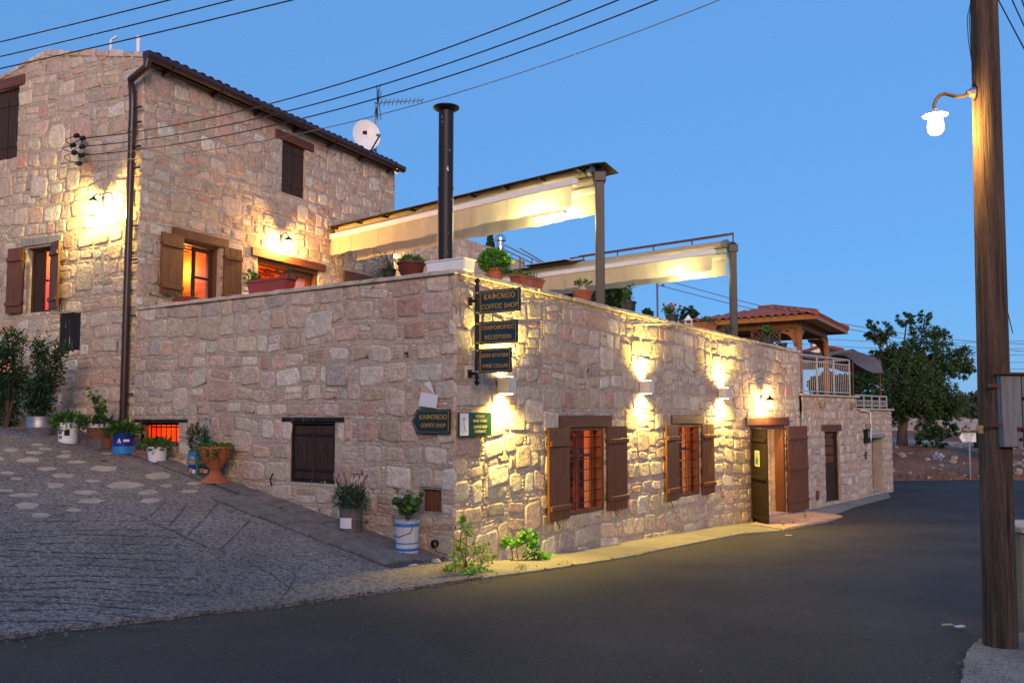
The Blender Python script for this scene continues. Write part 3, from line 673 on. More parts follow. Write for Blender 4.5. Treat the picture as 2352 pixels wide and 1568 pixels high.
# ================================================================ terrace building (cafe)
cafe = thing('cafe_building', 'low stone cafe building with flat walled terrace at the street corner', 'building', (*cornerB, E-1.72))
cW = FA.rect((669, 969, 1109), (770, 967, 1108)); cL = FA.rect((649, 958, 969), (791, 958, 968)); rW = FA.rect((318, 971, 1022), (411, 969, 1023)); rL = FA.rect((309, 962, 970), (431, 963, 969))
hW = FA.rect((962, 1118, 1180), (1015, 1118, 1182)); vH = FA.rect((927, 809, 822), (938, 809, 822))
holesA = [cW, rW, hW, vH]
w1 = FB1.rect((1301, 980, 1187), (1386, 978, 1170)); L1 = FB1.rect((1283, 955, 982), (1402, 953, 980)); w2_ = FB1.rect((1551, 974, 1143), (1605, 973, 1135)); L2 = FB1.rect((1540, 953, 974), (1613, 953, 973))
L2 = (L2[0], min(L2[1], FB1.L), L2[2], L2[3])
dr = FB2.rect((1722, 977, 1205), (1801, 975, 1172)); dr = (dr[0], dr[1], E-2.3, dr[3]); Ld = FB2.rect((1711, 959, 977), (1809, 957, 976))
hB1, hB2 = [w1, w2_], [dr]
mb = MB()
wall_sheet(mb, FA, 0, FA.L, E-2.2, lambda u: ZP, holesA); wall_sheet(mb, FB1, 0, FB1.L, E-2.6, topB1, hB1); wall_sheet(mb, FB2, 0, FB2.L, E-2.7, topB2, hB2)
# inner faces of the parapet, and the terrace floor
fl = E+.95
ins = lambda fr, u, z, w=-.3: fr.pt(u, z, w)
mb.add([ins(FA, 0, fl), ins(FA, FA.L-.3, fl), ins(FA, FA.L-.3, ZP), ins(FA, 0, ZP)], [(0, 1, 2, 3)])
mb.add([ins(FB1, .3, fl), ins(FB1, FB1.L, fl), ins(FB1, FB1.L, topB1(FB1.L)), ins(FB1, .3, ZP)], [(0, 1, 2, 3)])
mb.add([ins(FB2, 0, fl), ins(FB2, FB2.L, fl), ins(FB2, FB2.L, topB2(FB2.L)), ins(FB2, 0, topB2(0))], [(0, 1, 2, 3)])
eB = FB2.pt(FB2.L, 0); e2b = Vector((eB.x-1.3, eB.y+2.6, 0))
mb.add([(eB.x, eB.y, E-2.6), (e2b.x, e2b.y, E-2.6), (e2b.x, e2b.y, topB2(FB2.L)), (eB.x, eB.y, topB2(FB2.L))], [(0, 1, 2, 3)])
mb.build('wall', 'mortar', cafe)
mb = MB(); fp = [FA.pt(0, 0, -.2), FA.pt(FA.L-.2, 0, -.2), FB1.pt(FB1.L, 0, -.2), FB2.pt(FB2.L, 0, -.2), e2b, Vector((2, 31, 0)), Vector((-2.6, 30, 0)), FH2.pt(FH2.L, 0, -.1), FH2.pt(0, 0, -.1)]
mb.prism([(p.x, p.y, fl-.15) for p in fp], [(p.x, p.y, fl) for p in fp]); mb.build('terrace_floor', 'strip', cafe)
stones('cafe', FA, 0, FA.L, E-2.1, ZP, holesA+[cL, rL], lambda u: ZP, 21, 1.08, 1.2, ext=(0, 1))
stones('cafe', FB1, 0, FB1.L, E-2.45, ZP, hB1+[L1, L2], topB1, 22, 1.05, 1.15, proud=1.0, ext=(1, 0))
stones('cafe', FB2, 0, FB2.L, E-2.6, ZP, hB2+[Ld], topB2, 23, 1.05, 1.15, proud=1.0, ext=(0, 1))
finish_stones('cafe', cafe)
# coping slabs
def coping(fr, u0, u1, top, root, seed, w0=-.33, w1=.045, th=.05):
    r = random.Random(seed); u = u0
    while u < u1-.02:
        w = r.uniform(.35, .75); x = min(u1, u+w)
        if u1-x < .15: x = u1
        mb = MB(); a, b = u+.004, x-.004; n = 5; e = r.uniform(-.012, .012)
        prof = [(a+(b-a)*i/n, w1+e+r.uniform(-.014, .014)) for i in range(n+1)]
        bot = [fr.pt(p[0], top(p[0]), p[1]) for p in prof]+[fr.pt(b, top(b), w0), fr.pt(a, top(a), w0)]
        mb.prism(bot, [p+Vector((0, 0, th+r.uniform(-.004, .008))) for p in bot]); mb.build('coping_stone', 'coping', root, bevel=.008, origin=bot[0]); u = x
coping(FA, .02, FA.L+.03, lambda u: ZP, cafe, 31); coping(FB1, .06, FB1.L, topB1, cafe, 32); coping(FB2, .0, FB2.L+.04, topB2, cafe, 33)
# closed shutter window on the alley side
lintel(cafe, FA, cL, 'blackwood', .02); lintel(cafe, FA, rL, 'blackwood', .015)
frame(cafe, FA, cW, 'blackwood', .035, -.12, -.01)
a, b, c, d = cW
for k in (0, 1):
    p0 = FA.pt(a+.035+(b-a-.07)*k/2+.004, 0, -.05); o, f = leaf_door(cafe, (p0.x, p0.y), FA.U, (b-a-.07)/2-.01, c+.04, d-.05, m='olddark', n=3, battens=(), hinge=False)
    mb = MB()
    for z in (.2, .78):
        mb = MB(); mb.fbox(f, 0.01, f.L-.03, c+(d-c)*z-.016, c+(d-c)*z+.016, .019, .027)
        for i in range(4): mb.sphere(f.pt(.05+i*.1, c+(d-c)*z, .026), .012, 6, 4)
        mb.build('strap_hinge', 'iron', o)
mb = MB(); mb.fbox(FA, (a+b)/2-.02, (a+b)/2+.02, c+.02, d-.06, -.03, -.02); mb.build('cover_strip', 'olddark', cafe)
# red lit cellar window with bars
a, b, c, d = rW; frame(cafe, FA, rW, 'blackwood', .04, -.2, -.05)
mb = MB(); mb.fbox(FA, a+.04, a+.16, c+.04, d-.04, -.3, -.08); mb.build('inner_board', 'redwall', cafe)
room(cafe, FA, rW, 'orangewall', .8, wide=.1, tall=.1, low=.1); lamp('room_light', 'POINT', FA.pt((a+b)/2+.1, d-.05, -.6), 30, (1, .2, .03), .08, cafe)
for i in range(7):
    mb = MB(); x = a+.2+(b-a-.27)*i/6; mb.tube([FA.pt(x, c+.03, -.1), FA.pt(x, d-.03, -.1)], .011, 6); mb.build('window_bar', 'iron', cafe)
mb = MB(); 
for z in (c+.05, d-.07): mb.tube([FA.pt(a+.18, z, -.1), FA.pt(b-.05, z, -.1)], .012, 6)
mb.build('window_rail', 'iron', cafe)
# small wooden hatch near the corner
a, b, c, d = hW; frame(cafe, FA, hW, 'greywood', .03, -.1, -.02)
for i in range(4): mb = MB(); x = a+.03+(b-a-.06)*i/4; mb.fbox(FA, x+.003, x+(b-a-.06)/4-.003, c+.03, d-.03, -.1, -.075+.006*(i % 2)); mb.build('hatch_plank', 'wood', cafe)
mb = MB(); mb.fbox(FA, vH[0], vH[1], vH[2], vH[3], -.2, -.15); mb.build('vent_hole', 'black', cafe)
mb = MB(); p = FA.hit(627, 1100); mb.tube([FA.pt(p[0], p[1]-.09, .02), FA.pt(p[0]+.01, p[1]+.0, .06), FA.pt(p[0]+.02, p[1]+.07, .03), FA.pt(p[0]+.05, p[1]+.08, .05)], .009, 6); mb.build('wall_hook', 'iron', cafe, smooth=True)
p = FA.hit(1003, 1247); mb = MB(); mb.tube([FA.pt(p[0], p[1], -.1), FA.pt(p[0], p[1], .06)], .045, 10, False); mb.build('drain_pipe', 'iron', cafe, smooth=True)
# two lit windows on the road side
def cafe_window(h, L, sw, aL, aR, room_d=1.3):
    a, b, c, d = h; lintel(cafe, FB1, L, 'woodh', .035); fo = frame(cafe, FB1, h, 'wood', .06, -.14, .0)
    g = MB(); n = 4
    for i in range(1, n): x = a+.06+(b-a-.12)*i/n; g.tube([FB1.pt(x, c+.03, -.04), FB1.pt(x, d-.03, -.04)], .008, 6)
    for i in range(1, 8): z = c+(d-c)*i/8; g.tube([FB1.pt(a+.03, z, -.03), FB1.pt(b-.03, z, -.03)], .008, 6)
    g.build('grille', 'iron', fo)
    mb = MB(); mb.fbox(FB1, a+.06, b-.06, c+.06, d-.06, -.114, -.11); mb.build('pane', 'glass', fo)
    mb = MB()
    for k, (x0, x1) in enumerate(((a+.06, a+.11), ((a+b)/2-.03, (a+b)/2+.04), (b-.11, b-.06))): mb.fbox(FB1, x0, x1, c+.06, d-.06, -.2, -.13)
    mb.fbox(FB1, a+.06, b-.06, (c+d)/2-.02+.2, (c+d)/2+.02+.2, -.19, -.14); mb.build('sash', 'wood', fo)
    p0 = FB1.pt(a-.02, 0, .05); leaf_door(cafe, (p0.x, p0.y), -FB1.U+FB1.N*aL, sw, c-.02, d, m='wood', n=3, bat=.04)
    p0 = FB1.pt(b+.02, 0, .05); leaf_door(cafe, (p0.x, p0.y), FB1.U+FB1.N*aR, sw, c-.02, d, m='wood', n=3, bat=.04)
    room(cafe, FB1, h, 'redwall', room_d, wide=.7, tall=.4, low=.3)
    mb = MB()
    for i in range(26): x = a-.35+.04*i; mb.fbox(FB1, x, x+.036, c-.2, d+.2, -.75-.02*(i % 2), -.74-.02*(i % 2)); 
    mb.build('curtain', 'redcloth', cafe)
    mb = MB()
    for k in range(6): mb.fbox(FB1, b-.3, b+.5, c+.1+k*.2, c+.12+k*.2, -1.2, -.6)
    mb.build('shelves', 'wood', cafe)
    lamp('room_light', 'POINT', FB1.pt((a+b)/2, d-.15, -.5), 15, (1, .2, .04), .08, cafe); lamp('room_light', 'POINT', FB1.pt(a+.4, c+.25, -.6), 12, (1, .45, .12), .04, cafe)
    for z in (c-.05,):
        for x in (a-.3, b+.3): 
            mb = MB(); mb.tube([FB1.pt(x, z+.02, .02), FB1.pt(x+.01, z-.05, .06), FB1.pt(x+.03, z-.08, .03)], .007, 5); mb.build('shutter_hook', 'iron', cafe)
cafe_window(w1, L1, .6, .03, .06); cafe_window(w2_, L2, .56, .03, .04)
M['doordark'] = mat('dark_door_wood', (.028, .016, .009), .6, var=.4, vs=3, bump=.003, bs=10, stretch=(16, 16, 1))
# door on the bend
a, b, c, d = dr; lintel(cafe, FB2, Ld, 'woodh', .05); frame(cafe, FB2, dr, 'wood', .09, -.2, .01, 'door_frame', False)
p0 = FB2.pt(a+.03, 0, .03); dl, f = leaf_door(cafe, (p0.x, p0.y), Vector((.07, -1, 0)), .88, E-2.27, d-.05, name='door_leaf', m='doordark', n=4, battens=(.1, .5, .88), bat=.035)
fq = Fr(f.A, f.B); fq.N = f.N; mb = MB(); mb.fbox(f, f.L*.25, f.L*.55, E-1.02, E-.7, .019, .025); mb.build('notice', 'paper', dl); mb = MB(); mb.fbox(f, f.L*.28, f.L*.52, E-.99, E-.73, .026, .029); mb.build('notice_print', 'coping', dl)
mb = MB(); mb.fbox(f, f.L*.33, f.L*.48, E-.97, E-.85, .03, .033); mb.build('notice_picture', 'green', dl)
p0 = FB2.pt(b+.02, 0, .06); leaf_door(cafe, (p0.x, p0.y), FB2.U+FB2.N*.08, .95, E-2.14, d-.03, name='door_leaf', m='wood', n=3, battens=(.12, .5, .86), bat=.03)
mb = MB(); mb.fbox(FB2, a+.25, a+.3, c, d-.1, -.9, -.22); mb.build('inner_door', 'olddark', cafe)
fr3 = FB2; hh = (a, b, E-2.3, d); room(cafe, FB2, hh, 'mortar', 2.0, wide=.5, tall=.3, low=.0, w0=-.34)
STORE['pass'] = []
q0 = FB2.pt(b-.02, 0, -.34); q1 = q0-Vector((FB2.N.x, FB2.N.y, 0))*1.9; FI = Fr((q1.x, q1.y), (q0.x, q0.y)); 
if FI.N.dot(-FI.A) < 0: FI = Fr((q0.x, q0.y), (q1.x, q1.y))
stones('pass', FI, 0, FI.L, E-2.2, d+.2, [], lambda u: d+.3, 44)
mb = MB(); mb.add([FI.pt(0, E-2.3, 0), FI.pt(FI.L, E-2.3, 0), FI.pt(FI.L, d+.3, 0), FI.pt(0, d+.3, 0)], [(0, 1, 2, 3)])
for t in STORE['pass']: stone_geo(mb, *t[1:])
mb.c = [c if c != (1, 1, 1) else (.4, .32, .25) for c in mb.c]
mb.build('inner_stonework', 'stone', cafe, kind='stuff')
lamp('room_light', 'POINT', FB2.pt(a+.5, d-.3, -.9), 70, (1, .55, .22), .1, cafe)
mb = MB(); pts = [FB2.pt(a, 0, -2.2), FB2.pt(b+.1, 0, -2.2), FB2.pt(b+.1, 0, .02), FB2.pt(a, 0, .02)]; mb.prism([(p.x, p.y, E-2.3) for p in pts], [(p.x, p.y, E-2.13) for p in pts]); mb.build('door_threshold', 'slab', cafe)
# crazy paving by the door
door_pave = thing('crazy_paving', 'pale crazy paving slabs in front of the cafe door', None, FB2.pt(b, E-2.2, .5), kind='structure')
ra = [gpx(*p) for p in [(1722, 1208), (1765, 1174), (1812, 1172), (1880, 1180), (1938, 1188), (1880, 1203), (1801, 1219)]]
rr = random.Random(4); n = 0
def vor(poly, k, rr, shrink=.03):
    # split polygon into k cells by repeated cutting
    cells = [poly]
    while len(cells) < k:
        cells.sort(key=lambda c: -area2(c)); c = cells.pop(0); cx = sum(p[0] for p in c)/len(c); cy = sum(p[1] for p in c)/len(c)
        # cut across the longest extent
        best = max(((i, j) for i in range(len(c)) for j in range(i)), key=lambda t: (c[t[0]][0]-c[t[1]][0])**2+(c[t[0]][1]-c[t[1]][1])**2)
        dx, dy = c[best[0]][0]-c[best[1]][0], c[best[0]][1]-c[best[1]][1]; a = math.atan2(dy, dx)+rr.uniform(-.5, .5); nx_, ny_ = math.cos(a), math.sin(a)
        for sgn in (1, -1):
            out = []
            for i in range(len(c)):
                p, q = c[i], c[(i+1) % len(c)]; fa = sgn*((p[0]-cx)*nx_+(p[1]-cy)*ny_); fb = sgn*((q[0]-cx)*nx_+(q[1]-cy)*ny_)
                if fa >= 0: out.append(p)
                if fa*fb < 0: t = fa/(fa-fb); out.append((p[0]+(q[0]-p[0])*t, p[1]+(q[1]-p[1])*t))
            if len(out) > 2: cells.append(out)
    res = []
    for c in cells:
        cx = sum(p[0] for p in c)/len(c); cy = sum(p[1] for p in c)/len(c); s = max(.6, 1-shrink/max(.05, math.sqrt(area2(c))/2)); res.append([(cx+(p[0]-cx)*s, cy+(p[1]-cy)*s) for p in c])
    return res
def area2(c): return abs(sum(c[i][0]*c[(i+1) % len(c)][1]-c[(i+1) % len(c)][0]*c[i][1] for i in range(len(c))))/2
def slab(root, poly, dz, th, m, name='paving_slab'):
    mb = MB(); mb.prism([(p[0], p[1], G(p[0], p[1])+dz-th) for p in poly], [(p[0], p[1], G(p[0], p[1])+dz) for p in poly]); cx = sum(p[0] for p in poly)/len(poly); cy = sum(p[1] for p in poly)/len(poly)
    return mb.build(name, m, root, origin=(cx, cy, G(cx, cy)+dz-th), bevel=.006)
M['paver'] = mat('door_paving', (.5, .33, .22), .85, var=.2, vs=3, bump=.008, bs=25)
for c in vor([(p.x, p.y) for p in ra], 34, rr, .02): slab(door_pave, c, .045, .06, 'paver')

# ================================================================ low outbuilding
out = thing('outbuilding', 'low rough stone outbuilding with flat deck beyond the cafe door', 'building', (bC1[0], bC1[1], E-2.15))
dC = FC1.rect((1894, 990, 1154), (1928, 990, 1150)); lC = FC1.rect((1886, 975, 989), (1931, 975, 988)); dD = FC2.rect((2002, 1006, 1135), (2026, 1004, 1128)); lD = FC2.rect((1999, 998, 1006), (2030, 996, 1004))
t1 = lambda u: FC1.hit(1905, 911)[1]; z1 = FC1.hit(1905, 911)[1]; z2 = FC2.hit(2010, 942)[1]; t1 = lambda u: z1; t2 = lambda u: z2
mb = MB(); wall_sheet(mb, FC1, 0, FC1.L, E-2.7, t1, [dC]); wall_sheet(mb, FC2, 0, FC2.L, E-2.7, t2, [dD])
e = FC2.pt(FC2.L, 0); mb.add([FC2.pt(FC2.L, E-2.7), (e.x-.6, e.y+4, E-2.7), (e.x-.6, e.y+4, z2), FC2.pt(FC2.L, z2)], [(0, 1, 2, 3)])
mb.add([FC1.pt(FC1.L, z2-.1), FC1.pt(FC1.L, z2-.1, -4), FC1.pt(FC1.L, z1, -4), FC1.pt(FC1.L, z1)], [(0, 1, 2, 3)])
mb.build('wall', 'mortar', out)
stones('out', FC1, 0, FC1.L, E-2.6, E+1, [dC, lC], t1, 51, hs=.85, ws=.6); stones('out', FC2, 0, FC2.L, E-2.6, E+1, [dD, lD], t2, 52, hs=.85, ws=.6, ext=(0, 1)); finish_stones('out', out, 290)
lintel(out, FC1, lC, 'woodh', .03); lintel(out, FC2, lD, 'greywood', .05)
for fr, z, L_, u0 in ((FC1, z1, FC1.L+.1, -.1), (FC2, z2, FC2.L+.08, 0)):
    mb = MB(); mb.fbox(fr, u0, L_, z, z+.05, -3.6, .07); mb.build('deck_slab', 'coping', out, bevel=.006)
a, b, c, d = dC; frame(out, FC1, dC, 'olddark', .05, -.18, -.06, 'door_frame', False); mb = MB(); mb.fbox(FC1, a+.05, b-.05, c, d-.25, -.16, -.12); dl = mb.build('door_leaf', 'olddark', out)
for k in range(4):
    for j in range(2): mb = MB(); x = a+.14+j*(b-a-.28)/2; z = c+.95+k*.22; mb.fbox(FC1, x, x+(b-a-.34)/2, z, z+.17, -.119, -.1); mb.build('door_panel', 'wood', dl, bevel=.006)
mb = MB(); mb.fbox(FC1, a+.05, b-.05, d-.2, d-.06, -.15, -.14); mb.build('transom_pane', 'glass', out); mb = MB(); mb.fbox(FC1, a+.2, b-.3, d-.18, d-.08, -.3, -.28); mb.build('lit_fitting', emit('door_glow', (1, .25, .05), 1.2), out)
a, b, c, d = dD; room(out, FC2, dD, 'plaster', 1.0, wide=.02, tall=.02, low=.02, w0=-.34); mb = MB(); mb.fbox(FC2, a, a+.08, c, d, -.3, -.01); mb.build('door_jamb', 'olddark', out)
mb = MB(); mb.fbox(FC2, a+.1, b, c, d, -.4, -.3); mb.build('grey_door', 'plaster', out)
# meter box, conduit, lamps stubs
u, v = FC2.hit(1986, 1000); mb = MB(); mb.fbox(FC2, u-.13, u+.1, v-.2, v+.17, 0.02, .12); mtb = mb.build('meter_box', 'black', out, bevel=.01); mb = MB(); mb.fbox(FC2, u-.08, u+.05, v-.05, v+.12, .122, .13); mb.build('meter_face', 'galv', mtb)
hp = lambda x, y: FC2.pt(*FC2.hit(x, y), .06)
mb = MB(); mb.tube([hp(1972, 942), hp(1985, 944), hp(1994, 947), hp(1995, 975), hp(1995, 1005), hp(1990, 1014), hp(1984, 1017)], .022, 8); mb.build('conduit', 'whiteplastic', out, smooth=True)
for px, py, fr in ((1883, 928, FC1), (1953, 930, FC1), (1988, 978, FC2)):
    u, v = fr.hit(px, py); mb = MB(); mb.fbox(fr, u-.06, u+.06, v-.07, v+.06, .03, .13); mb.build('junction_box', 'strip', out, bevel=.008)
u, v = FC1.hit(1876, 1136); mb = MB(); mb.fbox(FC1, u-.08, u+.04, v-.12, v+.1, .02, .05); mb.build('wall_box', 'rust', out, bevel=.01)
mb = MB(); mb.tube([hp(1985, 1037), hp(1983, 1046), hp(1985, 1053)], .02, 6); mb.build('wall_hook', 'iron', out)
# ================================================================ things on the terrace
def railing(name, label, fr, u0, u1, z, h, n, posts, w=-.05, ret=0):
    t = thing(name, label, 'railing', fr.pt(u0, z, w))
    mb = MB(); mb.tube([fr.pt(u0, z+h, w), fr.pt(u1, z+h, w)], .025, 8)
    if ret: mb.tube([fr.pt(u1, z+h, w), fr.pt(u1, z+h, w-ret)], .025, 8)
    mb.build('handrail', 'railing', t, smooth=True)
    for zz in (z+h-.13, z+.07): mb = MB(); mb.bar(fr.pt(u0, zz, w), fr.pt(u1, zz, w), .03, .03); mb.build('rail', 'railing', t)
    me = None
    for i in range(n+1):
        x = u0+(u1-u0)*(i+.5)/(n+1); p = fr.pt(x, z+.07, w)
        if me is None:
            mb = MB(); mb.tube([p, p+Vector((0, 0, h-.2))], .0085, 5); o = mb.build('baluster', 'railing', t, origin=p); me = o.data
        else: o = bpy.data.objects.new('baluster', me); C.objects.link(o); o.parent = t; o.location = p-parent_loc(t)
    for i in range(posts):
        x = u0+(u1-u0)*i/(posts-1); mb = MB(); mb.tube([fr.pt(x, z, w), fr.pt(x, z+h, w)], .02, 8); mb.build('post', 'railing', t, smooth=True)
    if ret:
        mb = MB(); mb.tube([fr.pt(u1, z, w-ret), fr.pt(u1, z+h, w-ret)], .02, 8); mb.build('post', 'railing', t, smooth=True)
    return t
railing('metal_railing', 'tall pale metal railing on the deck beside the tiled pergola', FC1, .0, FC1.L-.25, z1+.05, .93, 26, 4, ret=2.0)
railing('metal_railing', 'short low metal railing above the last doorway of the outbuilding', FC2, .12, FC2.L-.2, z2+.05, .34, 20, 5)

# pergola
perg = thing('pergola', 'wooden pergola with red tiled hip roof on the deck', 'pergola', (*plan(1840, 23.0), z1+.05))
pc = Vector((*plan(1840, 23.0), 0)); pr_ = Vector((*plan(1901, 26.2), 0)); Uf = Vector((-.80, .60, 0)).normalized()
ur = (pr_-pc); wr = ur.length; ur.normalize(); zt = E+2.37; zd = z1+.05; wf = 2.65
P4 = [pc, pr_, pr_+Uf*wf, pc+Uf*wf]
for k, p in enumerate(P4):
    mb = MB(); a_ = ur*.065; b_ = Uf*.065; q = [p-a_-b_, p+a_-b_, p+a_+b_, p-a_+b_]; mb.hexa([v+Vector((0, 0, zd)) for v in q]+[v+Vector((0, 0, zt)) for v in q]); mb.build('post', 'orangewood', perg, bevel=.01)
    for d_ in ((Uf if k in (0, 1) else -Uf), (ur if k in (0, 3) else -ur)):
        mb = MB(); pts = [(0.07, -.5), (.07, 0), (.55, 0), (.5, -.1), (.3, -.16), (.18, -.3), (.14, -.5)]; s_ = Vector((-d_.y, d_.x, 0))*.03
        mb.prism([p+d_*x-s_+Vector((0, 0, zt-.02+y)) for x, y in pts], [p+d_*x+s_+Vector((0, 0, zt-.02+y)) for x, y in pts]); mb.build('bracket', 'orangewood', perg)
for i in range(4):
    a_, b_ = P4[i], P4[(i+1) % 4]; mb = MB(); mb.bar(a_+Vector((0, 0, zt+.09)), b_+Vector((0, 0, zt+.09)), .1, .2); mb.build('beam', 'orangewood', perg, bevel=.01)
ov = .55; zr = zt+.2
def cnr(p, a_, b_, z): return p+ur*a_+Uf*b_+Vector((0, 0, z))
ea = [cnr(pc, -ov, -ov, zr), cnr(pr_, ov, -ov, zr), cnr(P4[2], ov, ov, zr), cnr(P4[3], -ov, ov, zr)]
mid = (pc+pr_)/2; rg0 = mid+Uf*(wf*.42)+Vector((0, 0, zr+.5)); rg1 = mid+Uf*(wf*.58)+Vector((0, 0, zr+.5))
mb = MB(); mb.add(ea, [(0, 1, 2, 3)]); mb.add([v+Vector((0, 0, .03)) for v in ea]+[rg0, rg1], [(0, 1, 4), (1, 2, 5, 4), (2, 3, 5), (3, 0, 4, 5)])
proof = mb.build('roof', 'orangewood', perg)
for i in range(4): mb = MB(); mb.bar(ea[i], ea[(i+1) % 4], .03, .13); mb.build('fascia', 'orangewood', proof)
tmr = tile_mesh(.34, .1, 'tile', .0); pl = parent_loc(proof)
def tile_slope(e0, e1, r0, r1):
    e0, e1, r0, r1 = [Vector(v) for v in (e0, e1, r0, r1)]; d = (e1-e0); L_ = d.length; d.normalize(); mid_e = (e0+e1)/2; mid_r = (r0+r1)/2
    n0 = (mid_r-mid_e); perp = n0-d*n0.dot(d); SL = perp.length; perp.normalize(); nrm = d.cross(perp)
    if nrm.z < 0: nrm = -nrm; flip = True
    X = perp.cross(nrm); mt = Matrix((X, perp, nrm)).transposed().to_euler()
    s = -.04
    while s < SL:
        f = max(0, s)/SL; lo = (e0.lerp(r0, f)-e0).dot(d); hi = (e0-e0+e1.lerp(r1, f)-e0).dot(d); x = math.ceil(lo/.21)*.21
        while x < hi:
            o = bpy.data.objects.new('roof_tile', tmr); C.objects.link(o); o.parent = proof; o.location = e0+d*x+perp*s+nrm*(.045+R.uniform(0, .012))-pl; o.rotation_euler = mt; x += .21
        s += .3
tile_slope(ea[0], ea[1], rg0, rg0); tile_slope(ea[3], ea[0], rg1, rg0)
for a_, b_ in ((ea[0], rg0), (ea[1], rg0), (rg0, rg1)):
    n = int((Vector(b_)-Vector(a_)).length/.3)
    for k in range(n):
        p = Vector(a_).lerp(Vector(b_), k/n)+Vector((0, 0, .1)); q = Vector(a_).lerp(Vector(b_), (k+1.1)/n)+Vector((0, 0, .11)); mb = MB(); mb.tube([p, q], [.1, .085], 7); mb.build('ridge_tile', 'tile', proof, smooth=True)
# bar behind: red shuttered box under pergola
scr = thing('lattice_screen', 'brown lattice trellis panel behind the plant pots near the pergola', 'trellis', at(1770, 790, 22.2))
f_ = Fr(plan(1730, 22.6), plan(1795, 22.0)); fr0 = f_
zl, zh = z1+.9, E+2.2; HL = zh-zl
for i in range(-8, 14):
    for s in (-1, 1):
        x0 = i*.13; a0, b0 = (x0, zl), (x0+HL, zh)
        lo, hi = max(0, -x0/HL), min(1, (f_.L-x0)/HL)
        if hi-lo < .05: continue
        P = lambda t: f_.pt((x0+HL*t) if s > 0 else f_.L-(x0+HL*t), zl+HL*t, .01*s)
        mb = MB(); mb.bar(P(lo), P(hi), .018, .03); mb.build('lattice_slat', 'rust', scr)
for a0, b0 in (((0, zl), (0, zh)), ((f_.L, zl), (f_.L, zh)), ((0, zh), (f_.L, zh)), ((0, zl), (f_.L, zl))): mb = MB(); mb.bar(f_.pt(a0[0], a0[1], .0), f_.pt(b0[0], b0[1], .0), .04, .04); mb.build('screen_frame', 'rust', scr)
cab = thing('red_cabinet', 'red wooden cabinet with small panes under the pergola roof', 'cabinet', at(1718, 790, 24.5)); mb = MB(); p = at(1718, 790, 24.6); f_ = Fr((p.x-.4, p.y+.1), (p.x+.4, p.y-.1)); mb.fbox(f_, 0, .8, z1+.1, E+2.25, -.4, 0); mb.build('case', 'terrared', cab, bevel=.01)
for k in range(4): mb = MB(); mb.fbox(f_, .38+.1*(k % 2), .46+.1*(k % 2), E+2.02-.1*(k//2), E+2.1-.1*(k//2), .001, .01); mb.build('small_pane', 'coping', cab)
# shade net and its poles
net = thing('shade_net', 'sagging dark grey shade net on thin poles beside the pergola', 'shade net', at(1958, 905, 27.5))
mb = MB(); A_, B_, C_, D_ = at(1846, 812, 25.5), at(1951, 803, 27.2), at(2024, 823, 29.5), at(1849, 822, 29); n = 26
def edge3(t): return A_.lerp(B_, t/.55) if t < .55 else B_.lerp(C_, (t-.55)/.45)
for i in range(n+1):
    t = i/n; p = edge3(t)
    for j in range(5):
        s = j/4; drop = .12+.33*min(1, max(0, (t-.35)/.3))+.1*math.sin(t*9); q = p+Vector((0, -.02*s, -drop*s))+Vector((0, .08*math.sin(s*3+t*8), 0)); mb.v.append(tuple(q)); mb.c.append((1, 1, 1))
for i in range(n):
    for j in range(4): k = i*5+j; mb.f.append((k, k+5, k+6, k+1))
m_ = len(mb.v)
for i in range(n+1):
    t = i/n; p = edge3(t)
    for j in range(6): s = j/5; q = p+Vector((.1*s, 3.2*s, -.35*math.sin(math.pi*s)*.8-.25*s+.05*math.sin(i*.9+j))); mb.v.append(tuple(q)); mb.c.append((1, 1, 1))
for i in range(n):
    for j in range(5): k = m_+i*6+j; mb.f.append((k, k+1, k+7, k+6))
mb.build('net', 'net', net, smooth=True)
for px, py, Y in ((1958, 830, 27.3), (2021, 850, 29.4)): p = at(px, py, Y); mb = MB(); mb.tube([p, (p.x, p.y, E-1.9)], .03, 8); mb.build('net_pole', 'rust', net)

